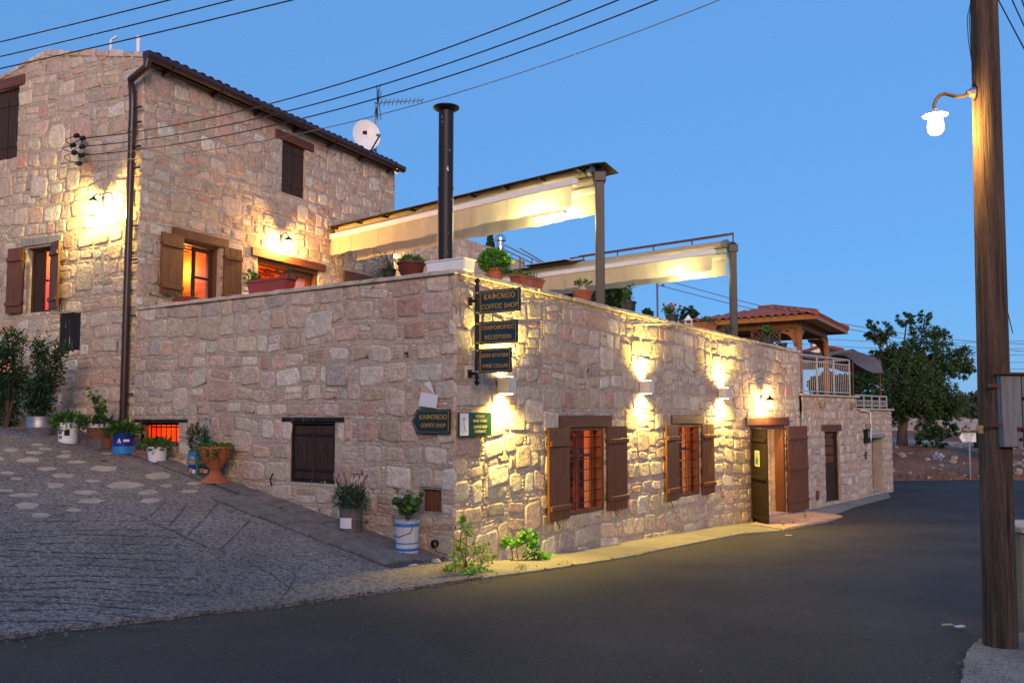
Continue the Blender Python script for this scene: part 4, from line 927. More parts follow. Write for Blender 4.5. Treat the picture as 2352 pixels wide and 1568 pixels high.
# awnings
def awning(label, px_l, px_r, post_px, post_top, seed, cover_len, first):
    # ridge from l=(x,y,Y) to r=(x,y,Y)
    l = at(*px_l); r_ = at(*px_r); f = Fr((l.x, l.y), (r_.x, r_.y)); zr = (l.z+r_.z)/2; root = thing('awning', label, 'awning', (l.x, l.y, zr), 'retracted double awnings over the terrace'); L_ = f.L
    # rail casing camera side, valance
    for s, nm in ((1, 'front'), (-1, 'back')):
        mb = MB(); mb.fbox(f, .15, L_-.25, zr-.26, zr-.15, s*.3-.06, s*.3+.06); mb.build('front_rail', 'white', root, bevel=.02)
        mb = MB(); nn = 40; H = .34 if s > 0 else .36
        for i in range(nn+1):
            u = .18+(L_-.5)*i/nn
            for j in range(4):
                z = zr-.26-H*j/3*(1+.025*math.sin(i*.8+seed)*(1 if i < nn-3 else .4)) ; w = s*.33+.015*math.sin(i*.7)*j/3+(.01*j*math.sin(i*2.1)); mb.v.append(tuple(f.pt(u, z, w))); mb.c.append((1, 1, 1))
        for i in range(nn):
            for j in range(3): k = i*4+j; mb.f.append((k, k+4, k+5, k+1))
        mb.build('valance', 'fabric', root, smooth=True)
        mb = MB(); mb.tube([f.pt(.1, zr-.02, s*.12), f.pt(L_-.2, zr-.02, s*.12)], .07, 10); mb.build('fabric_roll', 'fabric', root, smooth=True)
        mb = MB()
        mb.add([f.pt(.18, zr-.0, s*.12), f.pt(L_-.3, zr-.0, s*.12), f.pt(L_-.3, zr-.17, s*.32), f.pt(.18, zr-.17, s*.32)], [(0, 1, 2, 3)]); mb.build('canopy_fabric', 'fabric', root)
        for i in range(1, 8): mb = MB(); u = L_*i/8; mb.fbox(f, u-.003, u+.003, zr-.26-H, zr-.27, s*.335+.012, s*.335+.016); mb.build('seam', 'tan', root)
        for i in range(3): mb = MB(); u = L_*(i+.7)/3.4; mb.bar(f.pt(u, zr-.1, 0), f.pt(u+.5, zr-.2, s*.28), .035, .05); mb.build('folding_arm', 'post', root)
    mb = MB(); mb.bar(f.pt(-.1, zr-.04, 0), f.pt(L_+.05, zr-.04, 0), .08, .08); mb.build('ridge_beam', 'post', root)
    return root, f, zr, L_
aw1, fa1, zr1, LL = awning('long awning with dark tin cover running from the house to the nearer post', (779, 529, 18.4), (1379, 392, 13.8), 0, 0, 1, 0, True)
for i in range(2):
    s = (1, -1)[i]; mb = MB()
    for k in range(1):
        a0, b0 = (-.05, .02), (LL+.05, .42*1)
        mb.hexa([fa1.pt(-.1, zr1+.1, 0), fa1.pt(LL+.1, zr1+.1, 0), fa1.pt(LL+.1, zr1-.0, s*.36), fa1.pt(-.1, zr1-.0, s*.36), fa1.pt(-.1, zr1+.115, 0), fa1.pt(LL+.1, zr1+.115, 0), fa1.pt(LL+.1, zr1+.015, s*.36), fa1.pt(-.1, zr1+.015, s*.36)])
    mb.build('tin_cover', 'olddark', aw1)
for i in range(9): mb = MB(); u = .2+i*(LL-.4)/8; mb.bar(fa1.pt(u, zr1-.02, -.36), fa1.pt(u, zr1-.02, .36), .03, .04); mb.build('cross_bar', 'post', aw1)
aw2, fa2, zr2, L2_ = awning('farther awning with open rusty frame ending at the second post', (1140, 636, 22.6), (1684, 556, 18.2), 0, 0, 2, 0, False)
for s in (1, -1):
    mb = MB(); mb.hexa([fa2.pt(-.1, zr2+.1, 0), fa2.pt(L2_*.42, zr2+.1, 0), fa2.pt(L2_*.42, zr2-.0, s*.36), fa2.pt(-.1, zr2, s*.36), fa2.pt(-.1, zr2+.115, 0), fa2.pt(L2_*.42, zr2+.115, 0), fa2.pt(L2_*.42, zr2+.015, s*.36), fa2.pt(-.1, zr2+.015, s*.36)]); mb.build('tin_cover', 'olddark', aw2)
mb = MB(); mb.bar(fa2.pt(L2_*.4, zr2+.2, 0), fa2.pt(L2_, zr2+.2, 0), .035); mb.bar(fa2.pt(L2_*.4, zr2+.1, .36), fa2.pt(L2_+.08, zr2+.1, .36), .03); mb.bar(fa2.pt(L2_, zr2+.2, 0), fa2.pt(L2_+.08, zr2+.1, .36), .03)
for i in range(5): u = L2_*(.42+.145*i); mb.bar(fa2.pt(u, zr2, 0), fa2.pt(u, zr2+.2, 0), .025); mb.bar(fa2.pt(u, zr2+.2, 0), fa2.pt(u, zr2+.1, .36), .025)
mb.build('roof_frame', 'rust', aw2)
p = fa2.pt(L2_*.28, zr2+.16, 0); mb = MB(); mb.hexa([fa2.pt(L2_*.16, zr2+.13, -.5), fa2.pt(L2_*.36, zr2+.13, -.5), fa2.pt(L2_*.36, zr2+.13, .2), fa2.pt(L2_*.16, zr2+.13, .2), fa2.pt(L2_*.19, zr2+.26, -.4), fa2.pt(L2_*.33, zr2+.24, -.4), fa2.pt(L2_*.36, zr2+.15, .18), fa2.pt(L2_*.16, zr2+.15, .18)]); tag(mb.build('folded_sheet', 'coping', None, origin=p), 'pale folded sheet lying on top of the farther awning', 'sheet')
for (f, L_, z, px, lab, w, H) in ((fa1, LL, zr1, 1379, 'nearer dark steel post with flaking paint standing on the wall', .14, 0), (fa2, L2_, zr2, 1688, 'farther dark steel post on the wall by the orange planter', .14, 0)):
    p = f.pt(L_-.02, 0, 0); base = (ZP-.02) if px < 1500 else topB2(.9); t = thing('awning_post', lab, 'post', (p.x, p.y, base), 'steel posts holding the awnings')
    mb = MB(); mb.box(p.x-w/2, p.x+w/2, p.y-w/2, p.y+w/2, base-.1, z-.06); mb.build('shaft', 'post', t, bevel=.008)
    mb = MB(); mb.box(p.x-w*.7, p.x+w*.7, p.y-w*.7, p.y+w*.7, z-.2, z-.04); mb.build('post_head', 'post', t, bevel=.01)
    mb = MB(); mb.box(p.x-w*.8, p.x+w*.8, p.y-w*.8, p.y+w*.8, base, base+.02); mb.build('base_plate', 'post', t)
    for s in (1, -1): mb = MB(); mb.tube([f.pt(L_-.14, z-.02, s*.13), f.pt(L_-.06, z-.02, s*.13)], .085, 12); mb.build('roller_cap', 'galv', t, smooth=True)
def tube_lamp(label, f, u0, u1, z, w, e):
    t = thing('tube_lamp', label, 'lamp', f.pt((u0+u1)/2, z, w), 'bright strip lamps hanging under the awnings')
    mb = MB(); mb.tube([f.pt(u0, z, w), f.pt(u1, z, w)], .03, 8); mb.build('glowing_tube', 'tubeglow', t, smooth=True); mb = MB(); mb.fbox(f, u0-.03, u1+.03, z+.035, z+.08, w-.05, w+.05); mb.build('housing', 'white', t)
    for k in (.15, .5, .85): lamp('tube_light', 'POINT', f.pt(u0+(u1-u0)*k, z-.06, w), e, (1, .86, .34), .06, t)
    mb = MB()
    for u in (u0+.1, u1-.1): mb.tube([f.pt(u, z+.08, w), f.pt(u, z+.3, 0)], .006, 5)
    mb.build('hanger', 'wire', t)
tube_lamp('bright strip lamp glowing under the long awning near its post', fa1, LL*.80, LL*.89, zr1-.62, .0, 28)
tube_lamp('small strip lamp glowing under the farther awning', fa2, L2_*.80, L2_*.86, zr2-.56, .0, 15)

# flue pipe
p = at(1023, 602, 12.2); fl_ = thing('stove_flue', 'tall black flue pipe with peeling paint and flat cap', 'flue pipe', (p.x, p.y, fl))
zt_ = at(1023, 243, 12.2).z; mb = MB(); r0 = 18*12.2/2000
mb.lathe((p.x, p.y, fl), [(r0*1.02, 0), (r0*1.02, 1.0), (r0, 1.0), (r0, at(1023, 438, 12.2).z-fl), (r0*1.04, at(1023, 438, 12.2).z-fl), (r0*1.04, at(1023, 431, 12.2).z-fl), (r0*.97, at(1023, 430, 12.2).z-fl), (r0*.97, zt_-fl-.02)], 28); mb.build('pipe', 'flue', fl_, smooth=True)
mb = MB(); rc = 31*12.2/2000; mb.lathe((p.x, p.y, zt_-.09), [(r0*1.0, 0), (rc, .05), (rc, .065), (rc*.5, .1), (.01, .11)], 28); mb.build('cap', 'iron', fl_, smooth=True)
# satellite dish
p = at(863, 349, 19.6); mast = thing('antenna_mast', 'thin mast with a long toothed television antenna at the roof end', 'antenna', (p.x, p.y, E+5.8))
top_ = at(863.5, 235, 19.6); mb = MB(); mb.tube([(p.x, p.y, E+5.7), (p.x, p.y, top_.z)], .028, 8); mb.build('mast', 'galv', mast, smooth=True)
b0 = at(860, 237, 19.6); b1 = at(976, 252.6, 19.6); b1.y -= .6; mb = MB(); mb.bar(b0, b1, .025); mb.build('boom', 'galv', mast)
for i in range(11):
    q = b0.lerp(b1, .14+.86*i/10); l_ = .2-.007*i; d_ = Vector((.25, .25, .93)).normalized(); mb = MB(); mb.tube([q-d_*l_*.5, q+d_*l_*.5], .008, 5); mb.build('antenna_rod', 'iron', mast)
mb = MB(); q = b0.lerp(b1, .08)
for i in range(5): mb.tube([q+Vector((-.04+.03*i, 0, .42-.04*i)), q+Vector((.0-.02*i, 0, -.42+.04*i))], .006, 4)
mb.tube([q+Vector((.06, 0, .45)), q+Vector((-.02, 0, .2)), q+Vector((.07, 0, -.4))], .008, 4); mb.build('reflector', 'iron', mast)
dc = at(841, 312, 19.0); dish = thing('satellite_dish', 'white satellite dish above the end of the house roof', 'satellite dish', dc)
nrm = Vector((.35, -.9, .15)).normalized(); rot = nrm.to_track_quat('Z', 'Y').to_matrix(); mb = MB(); RR = .345; n = 28
for s, th in ((0, 0), (1, -.012)):
    for k in range(7):
        rad = RR*k/6+.001
        for a in range(n): t_ = 2*math.pi*a/n; q = rot@Vector((rad*.9*math.cos(t_), rad*1.05*math.sin(t_), .09*(k/6)**2-.05+th)); mb.v.append(tuple(dc+q)); mb.c.append((1, 1, 1))
for s in range(2):
    for k in range(6):
        for a in range(n): i0 = s*7*n+k*n; mb.f.append((i0+a, i0+(a+1) % n, i0+n+(a+1) % n, i0+n+a) if s == 0 else (i0+n+a, i0+n+(a+1) % n, i0+(a+1) % n, i0+a))
for a in range(n): mb.f.append((6*n+a, 6*n+(a+1) % n, 13*n+(a+1) % n, 13*n+a))
mb.build('reflector', 'whiteplastic', dish, smooth=True)
mb = MB(); q = dc+rot@Vector((0, -.36, .04)); l_ = dc+nrm*.42+Vector((.25, 0, .0)); lb = at(872, 312, 18.5); mb.bar(q+Vector((.08, 0, -.03)), lb, .025); mb.build('feed_arm', 'iron', dish); mb = MB(); mb.tube([lb, lb+Vector((-.06, .05, .03))], .035, 8); mb.build('feed_horn', 'galv', dish)
mb = MB(); mb.bar(dc+rot@Vector((0, 0, -.06)), Vector((p.x, p.y, dc.z-.15)), .05); mb.build('mount', 'galv', dish)
mb = MB(); e1 = rot@Vector((1, 0, 0)); e2_ = rot@Vector((0, 1, 0)); cc = dc+e2_*.1-e1*.02; e1 = e1*.05; e2_ = e2_*.05; mb.add([cc-e1-e2_+nrm*.004-nrm*.04+nrm*.0, cc+e1-e2_-nrm*.036, cc+e1+e2_-nrm*.036, cc-e1+e2_-nrm*.036], [(0, 1, 2, 3)]); mb.build('black_badge', 'black', dish)

# wall up/down lamps
def updown(fr, px, py, label, e, w=.13):
    u, v = fr.hit(px, py, .12); t = thing('wall_lamp', label, 'lamp', fr.pt(u, v, 0), 'square up and down lamps on the lit wall')
    mb = MB(); h = .105; mb.fbox(fr, u-.085, u+.085, v-h, v+h, .03, .21); mb.build('housing', 'lampmetal', t, bevel=.004)
    mb = MB(); mb.fbox(fr, u-.05, u+.05, v-.06, v+.06, .0, .03); mb.build('wall_mount', 'iron', t)
    for s, nm in ((1, 'up'), (-1, 'down')):
        mb = MB(); mb.fbox(fr, u-.065, u+.065, min(v+s*(h+.001), v+s*(h+.006)), max(v+s*(h+.001), v+s*(h+.006)), .05, .17); mb.build('lens', 'bulb', t)
        lamp('spot_light', 'SPOT', fr.pt(u, v+s*(h+.03), .11), e, (1, .74, .13), .045, t, aim=(-fr.N.x*.12, -fr.N.y*.12, s), spot=150, blend=.9)
updown(FB1, 1164, 885, 'cream square wall lamp just below the hanging sign boards', 470)
updown(FB1, 1486, 889, 'cream square wall lamp between the two red lit windows', 430)
updown(FB2, 1664, 903, 'cream square wall lamp between the second window and the door', 410)
# lanterns
def lantern(fr, px, py, label, e, col, s=1.0, arm=.22, group='lit wall lanterns'):
    u, v = fr.hit(px, py, arm); t = thing('wall_lantern', label, 'lantern', fr.pt(u, v+.2*s, 0)); c = fr.pt(u, v, arm)
    mb = MB(); mb.tube([fr.pt(u, v+.16*s, .01), fr.pt(u, v+.26*s, .08), fr.pt(u, v+.27*s, arm*.7), fr.pt(u, v+.18*s, arm)], .01, 6); mb.fbox(fr, u-.035, u+.035, v+.05*s, v+.22*s, 0.005, .03); mb.build('bracket', 'iron', t)
    mb = MB(); mb.lathe((c.x, c.y, v+.1*s), [(.1*s, 0), (.075*s, .04*s), (.03*s, .07*s), (.012, .1*s)], 6); mb.build('lantern_roof', 'iron', t)
    mb = MB()
    for k in range(6): a = math.pi/3*k; mb.bar((c.x+.085*s*math.cos(a), c.y+.085*s*math.sin(a), v+.1*s), (c.x+.05*s*math.cos(a), c.y+.05*s*math.sin(a), v-.12*s), .008)
    mb.lathe((c.x, c.y, v-.135*s), [(.05*s, 0), (.055*s, .015)], 6); mb.build('lantern_cage', 'iron', t)
    mb = MB(); mb.sphere((c.x, c.y, v), .045*s, 10, 7, (1, 1, 1.3)); mb.build('bulb', 'bulb', t, smooth=True)
    lamp('lantern_light', 'POINT', (c.x, c.y, v-.0), e, col, .05*s, t)
lantern(FB2, 1769, 930, 'glowing wall lantern right above the cafe door lintel', 200, (1, .62, .2))
lantern(FH1, 214, 478, 'yellow glowing wall lantern on the left face of the tall house', 300, (1, .76, .2), arm=.2)
lantern(FH2, 662, 565, 'orange glowing wall lantern above the terrace door of the tall house', 300, (1, .5, .12), arm=.2)
bw = Fr(plan(690, 22.5), plan(1215, 31.5))
lantern(Fr((bw.A.x, bw.A.y), (bw.B.x, bw.B.y)), 908, 588, 'small lamp shining behind the trailing shrub on the terrace', 50, (1, .6, .15))

# back wall beyond the terrace
bwt = thing('back_wall', 'sloping topped stone wall behind the awning and the flue', 'wall', bw.pt(bw.L/2, fl))
def bt(u):
    x = proj(bw.pt(u, E+4))[0]; return bw.hit(x, lerp_t([(700, 440), (905, 488), (1056, 545), (1140, 571), (1178, 600), (1300, 625)], x))[1]
mb = MB(); ue = bw.hit(1180, 600)[0]; us = bw.hit(880, 600)[0]; wall_sheet(mb, bw, us, ue, fl-.2, bt, [], breaks=[us+i*.5 for i in range(1, int((ue-us)/.5))])
br = [us+i*.5 for i in range(int((ue-us)/.5)+1)]+[ue]
for a, b in zip(br, br[1:]): mb.add([bw.pt(a, bt(a), 0), bw.pt(b, bt(b), 0), bw.pt(b, bt(b), -.4), bw.pt(a, bt(a), -.4)], [(0, 1, 2, 3)])
mb.add([bw.pt(ue, fl-.2, 0), bw.pt(ue, fl-.2, -.4), bw.pt(ue, bt(ue), -.4), bw.pt(ue, bt(ue), 0)], [(0, 1, 2, 3)])
mb.build('wall', 'mortar', bwt); stones('back', bw, us, ue, fl+.8, E+6, [], bt, 61, ws=1.1, hs=1.05); finish_stones('back', bwt, 290)
mb = MB(); q = at(1187, 618, 30); f_ = Fr((q.x-.22, q.y), (q.x+.2, q.y-.1)); mb.fbox(f_, 0, f_.L, fl, at(1187, 596, 30).z, -.4, 0); mb.build('end_pillar', 'mortar', bwt, bevel=.03)
# steel cowl
q = at(1149, 600, 26); cw = thing('chimney_cowl', 'shiny steel chimney pipe with round cowl behind the green bush', 'chimney cowl', (q.x, q.y, fl)); z0 = at(1149, 556, 26).z; k = 26/2000
mb = MB(); mb.lathe((q.x, q.y, fl), [(11*k, 0), (11*k, z0-fl-.15), (10*k, z0-fl-.1), (9*k, z0-fl)], 18); mb.build('pipe', 'steel', cw, smooth=True)
mb = MB(); mb.lathe((q.x, q.y, z0), [(9*k, 0), (13.5*k, 3*k), (14*k, 8*k), (12*k, 13*k), (7*k, 17*k), (.01, 18*k)], 18); mb.build('cowl', 'steel', cw, smooth=True)
# stair railing behind
st = thing('stair_railing', 'sloping dark stair handrails behind the bush and the steel cowl', 'railing', at(1200, 610, 29))
for a, b in (((1159, 563), (1250, 607)), ((1193, 570), (1250, 603)), ((1160, 574), (1225, 606)), ((1160, 586), (1205, 606))): mb = MB(); mb.tube([at(*a, 29), at(*b, 29)], .022, 6); mb.build('handrail', 'wiregrey', st)
for x, y0, y1 in ((1195, 592, 614), (1222, 592, 612), (1248, 603, 614), (1194, 588, 612)): mb = MB(); mb.tube([at(x, y0, 29), at(x, y1+10, 29)], .022, 6); mb.build('post', 'wiregrey', st)

# ================================================================ signs
sg = FB1; u_s, v_s = FB1.hit(1077, 692); 
base = FB1.pt(u_s, 0, .125); zt_ = at(1096, 642, 10.45).z; zb_ = at(1096, 881, 10.45).z
sign = thing('hanging_sign', 'black post bracket sign with three green boards at the building corner', 'sign', FB1.pt(u_s, zb_, 0))
mb = MB(); pp = base; mb.tube([(pp.x, pp.y, zb_+.08), (pp.x, pp.y, zt_-.08)], .026, 12); mb.build('sign_pole', 'iron', sign, smooth=True)
for zz, s in ((zt_-.08, 1), (zb_+.08, -1)): mb = MB(); mb.lathe((pp.x, pp.y, zz if s > 0 else zz-.1), [(.03, 0), (.018, .02), (.02, .04), (.034, .06), (.03, .085), (.01, .1)] if s > 0 else [(.008, 0), (.03, .02), (.034, .045), (.018, .06), (.02, .08), (.03, .1)], 12); mb.build('finial', 'iron', sign, smooth=True)
for py in (692, 858):
    z = at(1085, py, 10.5).z; mb = MB(); mb.bar(FB1.pt(u_s, z, .0), (pp.x, pp.y, z), .03, .035); mb.fbox(FB1, u_s-.035, u_s+.035, z-.05, z+.05, 0.0, .03); mb.build('wall_bracket', 'iron', sign)
fs = Fr((pp.x, pp.y), (pp.x+FB1.N.x, pp.y+FB1.N.y))
if fs.N.y > 0: pass
def sboard(q, lines, sizes, root):
    ul, _ = fs.hit(q[0][0], q[0][1]); ur_, zt2 = fs.hit(q[1][0], q[1][1]); _, zt1 = fs.hit(q[0][0], q[0][1]); _, zb1 = fs.hit(q[2][0], q[2][1]); _, zb2 = fs.hit(q[3][0], q[3][1])
    zt3, zb3 = (zt1+zt2)/2, (zb1+zb2)/2; ul = .04; mb = MB(); mb.fbox(fs, ul, ur_, zb3, zt3, -.012, .012); b = mb.build('sign_board', 'sign', root, bevel=.003)
    mb = MB(); m_ = .02; t_ = .005
    for s in ((ul+m_, ur_-m_, zb3+m_, zb3+m_+t_), (ul+m_, ur_-m_, zt3-m_-t_, zt3-m_), (ul+m_, ul+m_+t_, zb3+m_+t_, zt3-m_-t_), (ur_-m_-t_, ur_-m_, zb3+m_+t_, zt3-m_-t_)): mb.fbox(fs, *s, .0125, .0145)
    mb.build('gold_border', 'gold', b)
    W, H = ur_-ul, zt3-zb3
    for k, (ln, sz) in enumerate(zip(lines, sizes)): text(ln, fs, (ul+ur_)/2, zb3+H*(.7-.42*k), .014, H*sz*.92, 'gold', b, 1.05, squash=.86)
    for z in (zb3+.02, zt3-.02): mb = MB(); mb.tube([(pp.x, pp.y, z-.008), (pp.x, pp.y, z+.008)], .031, 12); mb.build('ring', 'galv', root)
sboard([(1101, 672), (1195.6, 656.6), (1101, 722.7), (1195.6, 714)], ['ΚΑΦЄΝЄΙΟ', 'COFFЄЄ SHOP'], [.36, .34], sign)
sboard([(1101, 743.8), (1189.2, 729.7), (1101, 792.3), (1189.2, 785.3)], ['ΠΛΗΡΟΦΟΡΙЄС', 'RЄCЄPTION'], [.28, .3], sign)
sboard([(1101, 803.6), (1175.2, 794.8), (1101, 859.8), (1175.2, 852)], ['ΚΑΒΑ ΚΡΑСΙѠΝ', 'WINЄ CЄLLAR'], [.21, .23], sign)
# arrow sign on the alley wall
a0 = FA.hit(949, 967, .04); aq = [FA.hit(960, 940, .04), FA.hit(1041, 938, .04), FA.hit(1040, 996, .04), FA.hit(961, 995, .04)]
z0, z3 = aq[3][1], aq[0][1]; u0_, u1_ = aq[0][0], min(aq[1][0], FA.L-.02); zm = (z0+z3)/2
ar = thing('arrow_sign', 'dark arrow shaped coffee shop sign pointing left on the alley wall', 'sign', FA.pt(u0_, z0, .02))
poly = [(a0[0], zm), (u0_, z0), (u1_, z0), (u1_, z3), (u0_, z3)]; mb = MB(); mb.prism([FA.pt(*p, .045) for p in poly], [FA.pt(*p, .065) for p in poly]); bd = mb.build('sign_board', 'sign', ar)
def inset(poly, k):
    cx = sum(p[0] for p in poly)/len(poly); cy = sum(p[1] for p in poly)/len(poly); return [(p[0]+(-k if p[0] > cx else k), p[1]+(0 if abs(p[1]-cy) < .01 else (-k if p[1] > cy else k))) for p in poly]
ip = inset(poly, .02); mb = MB()
for p, q in zip(ip, ip[1:]+ip[:1]): mb.bar(FA.pt(*p, .067), FA.pt(*q, .067), .003, .006, up=FA.N)
mb.build('gold_border', 'gold', bd)
text('ΚΑΦЄΝЄΙΟ', FA, (u0_+u1_)/2, zm+(z3-z0)*.17, .067, (z3-z0)*.27, 'gold', bd); text('COFFЄЄ SHOP', FA, (u0_+u1_)/2, zm-(z3-z0)*.17, .067, (z3-z0)*.24, 'gold', bd, squash=.82)
q = FB1.rect((1050, 947, 1003), (1125, 946, 1000), .03); en = thing('entrance_sign', 'green coffee shop entrance sign with white arrow panel at the corner', 'sign', FB1.pt(q[0], q[2], .02))
mb = MB(); mb.fbox(FB1, q[0], q[1], q[2], q[3], .04, .06); bd = mb.build('sign_board', 'signgreen', en, bevel=.003); W, H = q[1]-q[0], q[3]-q[2]
mb = MB(); mb.fbox(FB1, q[0]+W*.02, q[0]+W*.27, q[2]+.012, q[3]-.012, .0605, .064); mb.build('arrow_panel', 'white', bd)
mb = MB(); x = q[0]+W*.15; mb.tube([FB1.pt(x+W*.05, q[2]+H*.2, .066), FB1.pt(x, q[2]+H*.35, .066), FB1.pt(x-W*.02, q[2]+H*.55, .066), FB1.pt(x-W*.02, q[3]-H*.25, .066)], .003, 5); mb.tube([FB1.pt(x-W*.06, q[3]-H*.32, .066), FB1.pt(x-W*.02, q[3]-H*.23, .066), FB1.pt(x+W*.03, q[3]-H*.32, .066)], .003, 5); mb.build('arrow', 'terrared', bd)
for k, ln in enumerate(['ЄΙСΟΔΟС', 'ΚΑΦЄ ΤЄΡΙΑС', 'COFFЄЄ SHOP', 'ЄNTRANCЄ']): text(ln, FB1, q[0]+W*.635, q[3]-H*(.18+(.19 if k else 0)+(.25 if k > 1 else 0)+(.19 if k > 2 else 0)), .062, H*.17, 'cream', bd, squash=.86)
def paper_on(pts, m, label, w):
    mb = MB(); h = [FA.hit(*p) for p in pts]; mb.prism([FA.pt(*p, w) for p in h[::-1]], [FA.pt(*p, w+.003) for p in h[::-1]]); return tag(mb.build('paper_note', m, None, origin=FA.pt(*h[0], w)), label, 'paper note')
cv = lambda l: [(459.4+x/2.845, 781+y/2.845) for x, y in l]
paper_on(cv([(1470, 340), (1583, 358), (1570, 445), (1455, 430)]), 'paper', 'white rectangular note on the wall above the arrow sign', .075)
paper_on(cv([(1455, 295), (1485, 285), (1555, 355), (1470, 345)]), 'tan', 'tan scrap of paper peeping behind the white note', .055)
paper_on(cv([(1485, 285), (1525, 268), (1555, 355)]), 'paper', 'small white triangular paper scrap topmost above the notes', .065)
# strip light fixture on the coping
a0 = FB1.hit(1450, 745, .12); b0 = FB1.hit(1558, 742, .12)
ss = thing('strip_light', 'thin pale strip light fixture mounted under the wall coping', 'light fixture', FB1.pt(*a0, .1)); mb = MB(); mb.tube([FB1.pt(*a0, .14), FB1.pt(*b0, .14)], .018, 8); mb.build('tube', 'railing', ss, smooth=True); mb = MB()
for t_ in (.1, .9): mb = MB(); x = a0[0]+(b0[0]-a0[0])*t_; mb.bar(FB1.pt(x, (a0[1]+b0[1])/2, .0), FB1.pt(x, (a0[1]+b0[1])/2, .14), .015); mb.build('arm', 'iron', ss)
# ================================================================ plants and pots
GREENS = {'mid': [(.05, .13, .02), (.08, .2, .03), (.035, .09, .02)], 'bright': [(.1, .3, .03), (.16, .4, .04), (.06, .2, .02)], 'carob': [(.04, .09, .024), (.06, .125, .03), (.08, .14, .04), (.035, .06, .02)], 'dark': [(.02, .05, .02), (.03, .075, .025), (.04, .1, .03)],
          'grey': [(.09, .12, .09), (.06, .09, .06), (.13, .15, .1)], 'yellow': [(.38, .34, .04), (.2, .27, .04), (.36, .2, .05)], 'brown': [(.05, .015, .012), (.09, .03, .02)], 'lime': [(.15, .42, .03), (.1, .32, .02), (.2, .5, .05)]}
def rdir(r, up=0.): 
    while True:
        v = Vector((r.uniform(-1, 1), r.uniform(-1, 1), r.uniform(-1, 1)))
        if .1 < v.length < 1: v.normalize(); v.z += up; return v.normalized()
def foliage(mb, c, rad, n, size, pal, r, up=.4, fill=.5, lump=.35, thin=.45):
    c = Vector(c)
    for _ in range(n):
        d = rdir(r); k = (1-(1-fill)*r.random()**1.6); ln = 1+lump*noise.noise(Vector((d.x*2.3+c.x*3, d.y*2.3+c.y*3, d.z*2.3)))*1.6; p = c+Vector((d.x*rad[0], d.y*rad[1], d.z*rad[2]))*k*ln
        dd = (d+rdir(r, up)*1.1).normalized(); s = size*r.uniform(.6, 1.25); mb.leaf(p, dd, rdir(r), s, s*thin, tuple(x*r.uniform(.75, 1.25) for x in r.choice(GREENS[pal])))
def rosette(mb, c, size, n, pal, r):
    for i in range(n):
        a = 2.4*i; d = Vector((math.cos(a), math.sin(a), .25+.6*i/n)).normalized(); mb.leaf(Vector(c), d, Vector((0, 0, 1)), size*(1-.4*i/n), size*.45, tuple(x*r.uniform(.8, 1.2) for x in r.choice(GREENS[pal])))
def roundleaf(mb, c, rad, nrm, col):
    nrm = nrm.normalized(); x = nrm.orthogonal().normalized(); y = nrm.cross(x); c = Vector(c); n = 7
    mb.add([c+(x*math.cos(2*math.pi*k/n)+y*math.sin(2*math.pi*k/n))*rad*(.8 if k == 0 else 1)+nrm*rad*.15*(k % 2) for k in range(n)], [tuple(range(n))], col)
def stems_round(root, base, h, n, spread, r, lr, pal='mid', flowers=None, lean=(0, 0)):
    st = MB(); lf = MB(); fl_m = MB(); base = Vector(base)
    for i in range(n):
        a = r.uniform(0, 6.28); tip = base+Vector((math.cos(a)*spread*r.uniform(.3, 1)+lean[0], math.sin(a)*spread*r.uniform(.3, 1)+lean[1], h*r.uniform(.55, 1))); m = base.lerp(tip, .5)+Vector((r.uniform(-.03, .03), r.uniform(-.03, .03), .03)); st.tube([base, m, tip], [.008, .006, .003], 5)
        for k in range(r.randint(6, 10)):
            t = r.uniform(.35, 1.05); p = (base.lerp(m, t*2) if t < .5 else m.lerp(tip, t*2-1))+rdir(r)*lr*1.1; st.tube([p, base.lerp(tip, min(1, t))], .0025, 4, False); roundleaf(lf, p, lr*r.uniform(.6, 1.15), rdir(r, .9)+Vector((0, -.4, 0)), tuple(x*r.uniform(.75, 1.25) for x in r.choice(GREENS[pal])))
        if flowers: fl_m.sphere(tip+Vector((0, 0, .02)), .028, 7, 5)
    st.cur = (1, 1, 1); st.build('stems', 'bark', root); lf.build('leaves', 'leaf', root)
    if flowers: fl_m.build('blossoms', flowers, root)
def potted(name, label, cat, base, prof, m, plantfn, rim=None, n=24, soil=None, bands=(), sx=1., sy=1., partname='pot'):
    t = thing(name, label, cat, base); mb = MB(); mb.lathe(base, prof, n, sx, sy); p = mb.build(partname, m, t, smooth=True)
    r, z = prof[-1]
    mb = MB(); mb.lathe((base[0], base[1], base[2]), [(r*.93, z-.03), (r*.9, z-.012)], n, sx, sy); mb.build('soil', 'soil', t)
    for (z0, z1_, rr_, mm) in bands: mb = MB(); mb.lathe(base, [(rr_, z0), (rr_, z1_)], n, sx, sy); mb.build('painted_band', mm, p, smooth=True)
    plantfn(t, Vector((base[0], base[1], base[2]+z-.02))); return t
def simple_foliage(rad, n, size, pal, dz=.5, seed=1, **k):
    def fn(t, top):
        mb = MB(); foliage(mb, top+Vector((0, 0, rad[2]*dz)), rad, n, size, pal, random.Random(seed), **k); mb.build('foliage', 'leaf', t)
    return fn
def on_par(fr, px, w=-.15, top=None):
    u = fr.hit(px, 690, w)[0]; z = (ZP if fr is FA else (topB1(u) if fr is FB1 else topB2(u)))+.052; return fr.pt(u, z, w), u
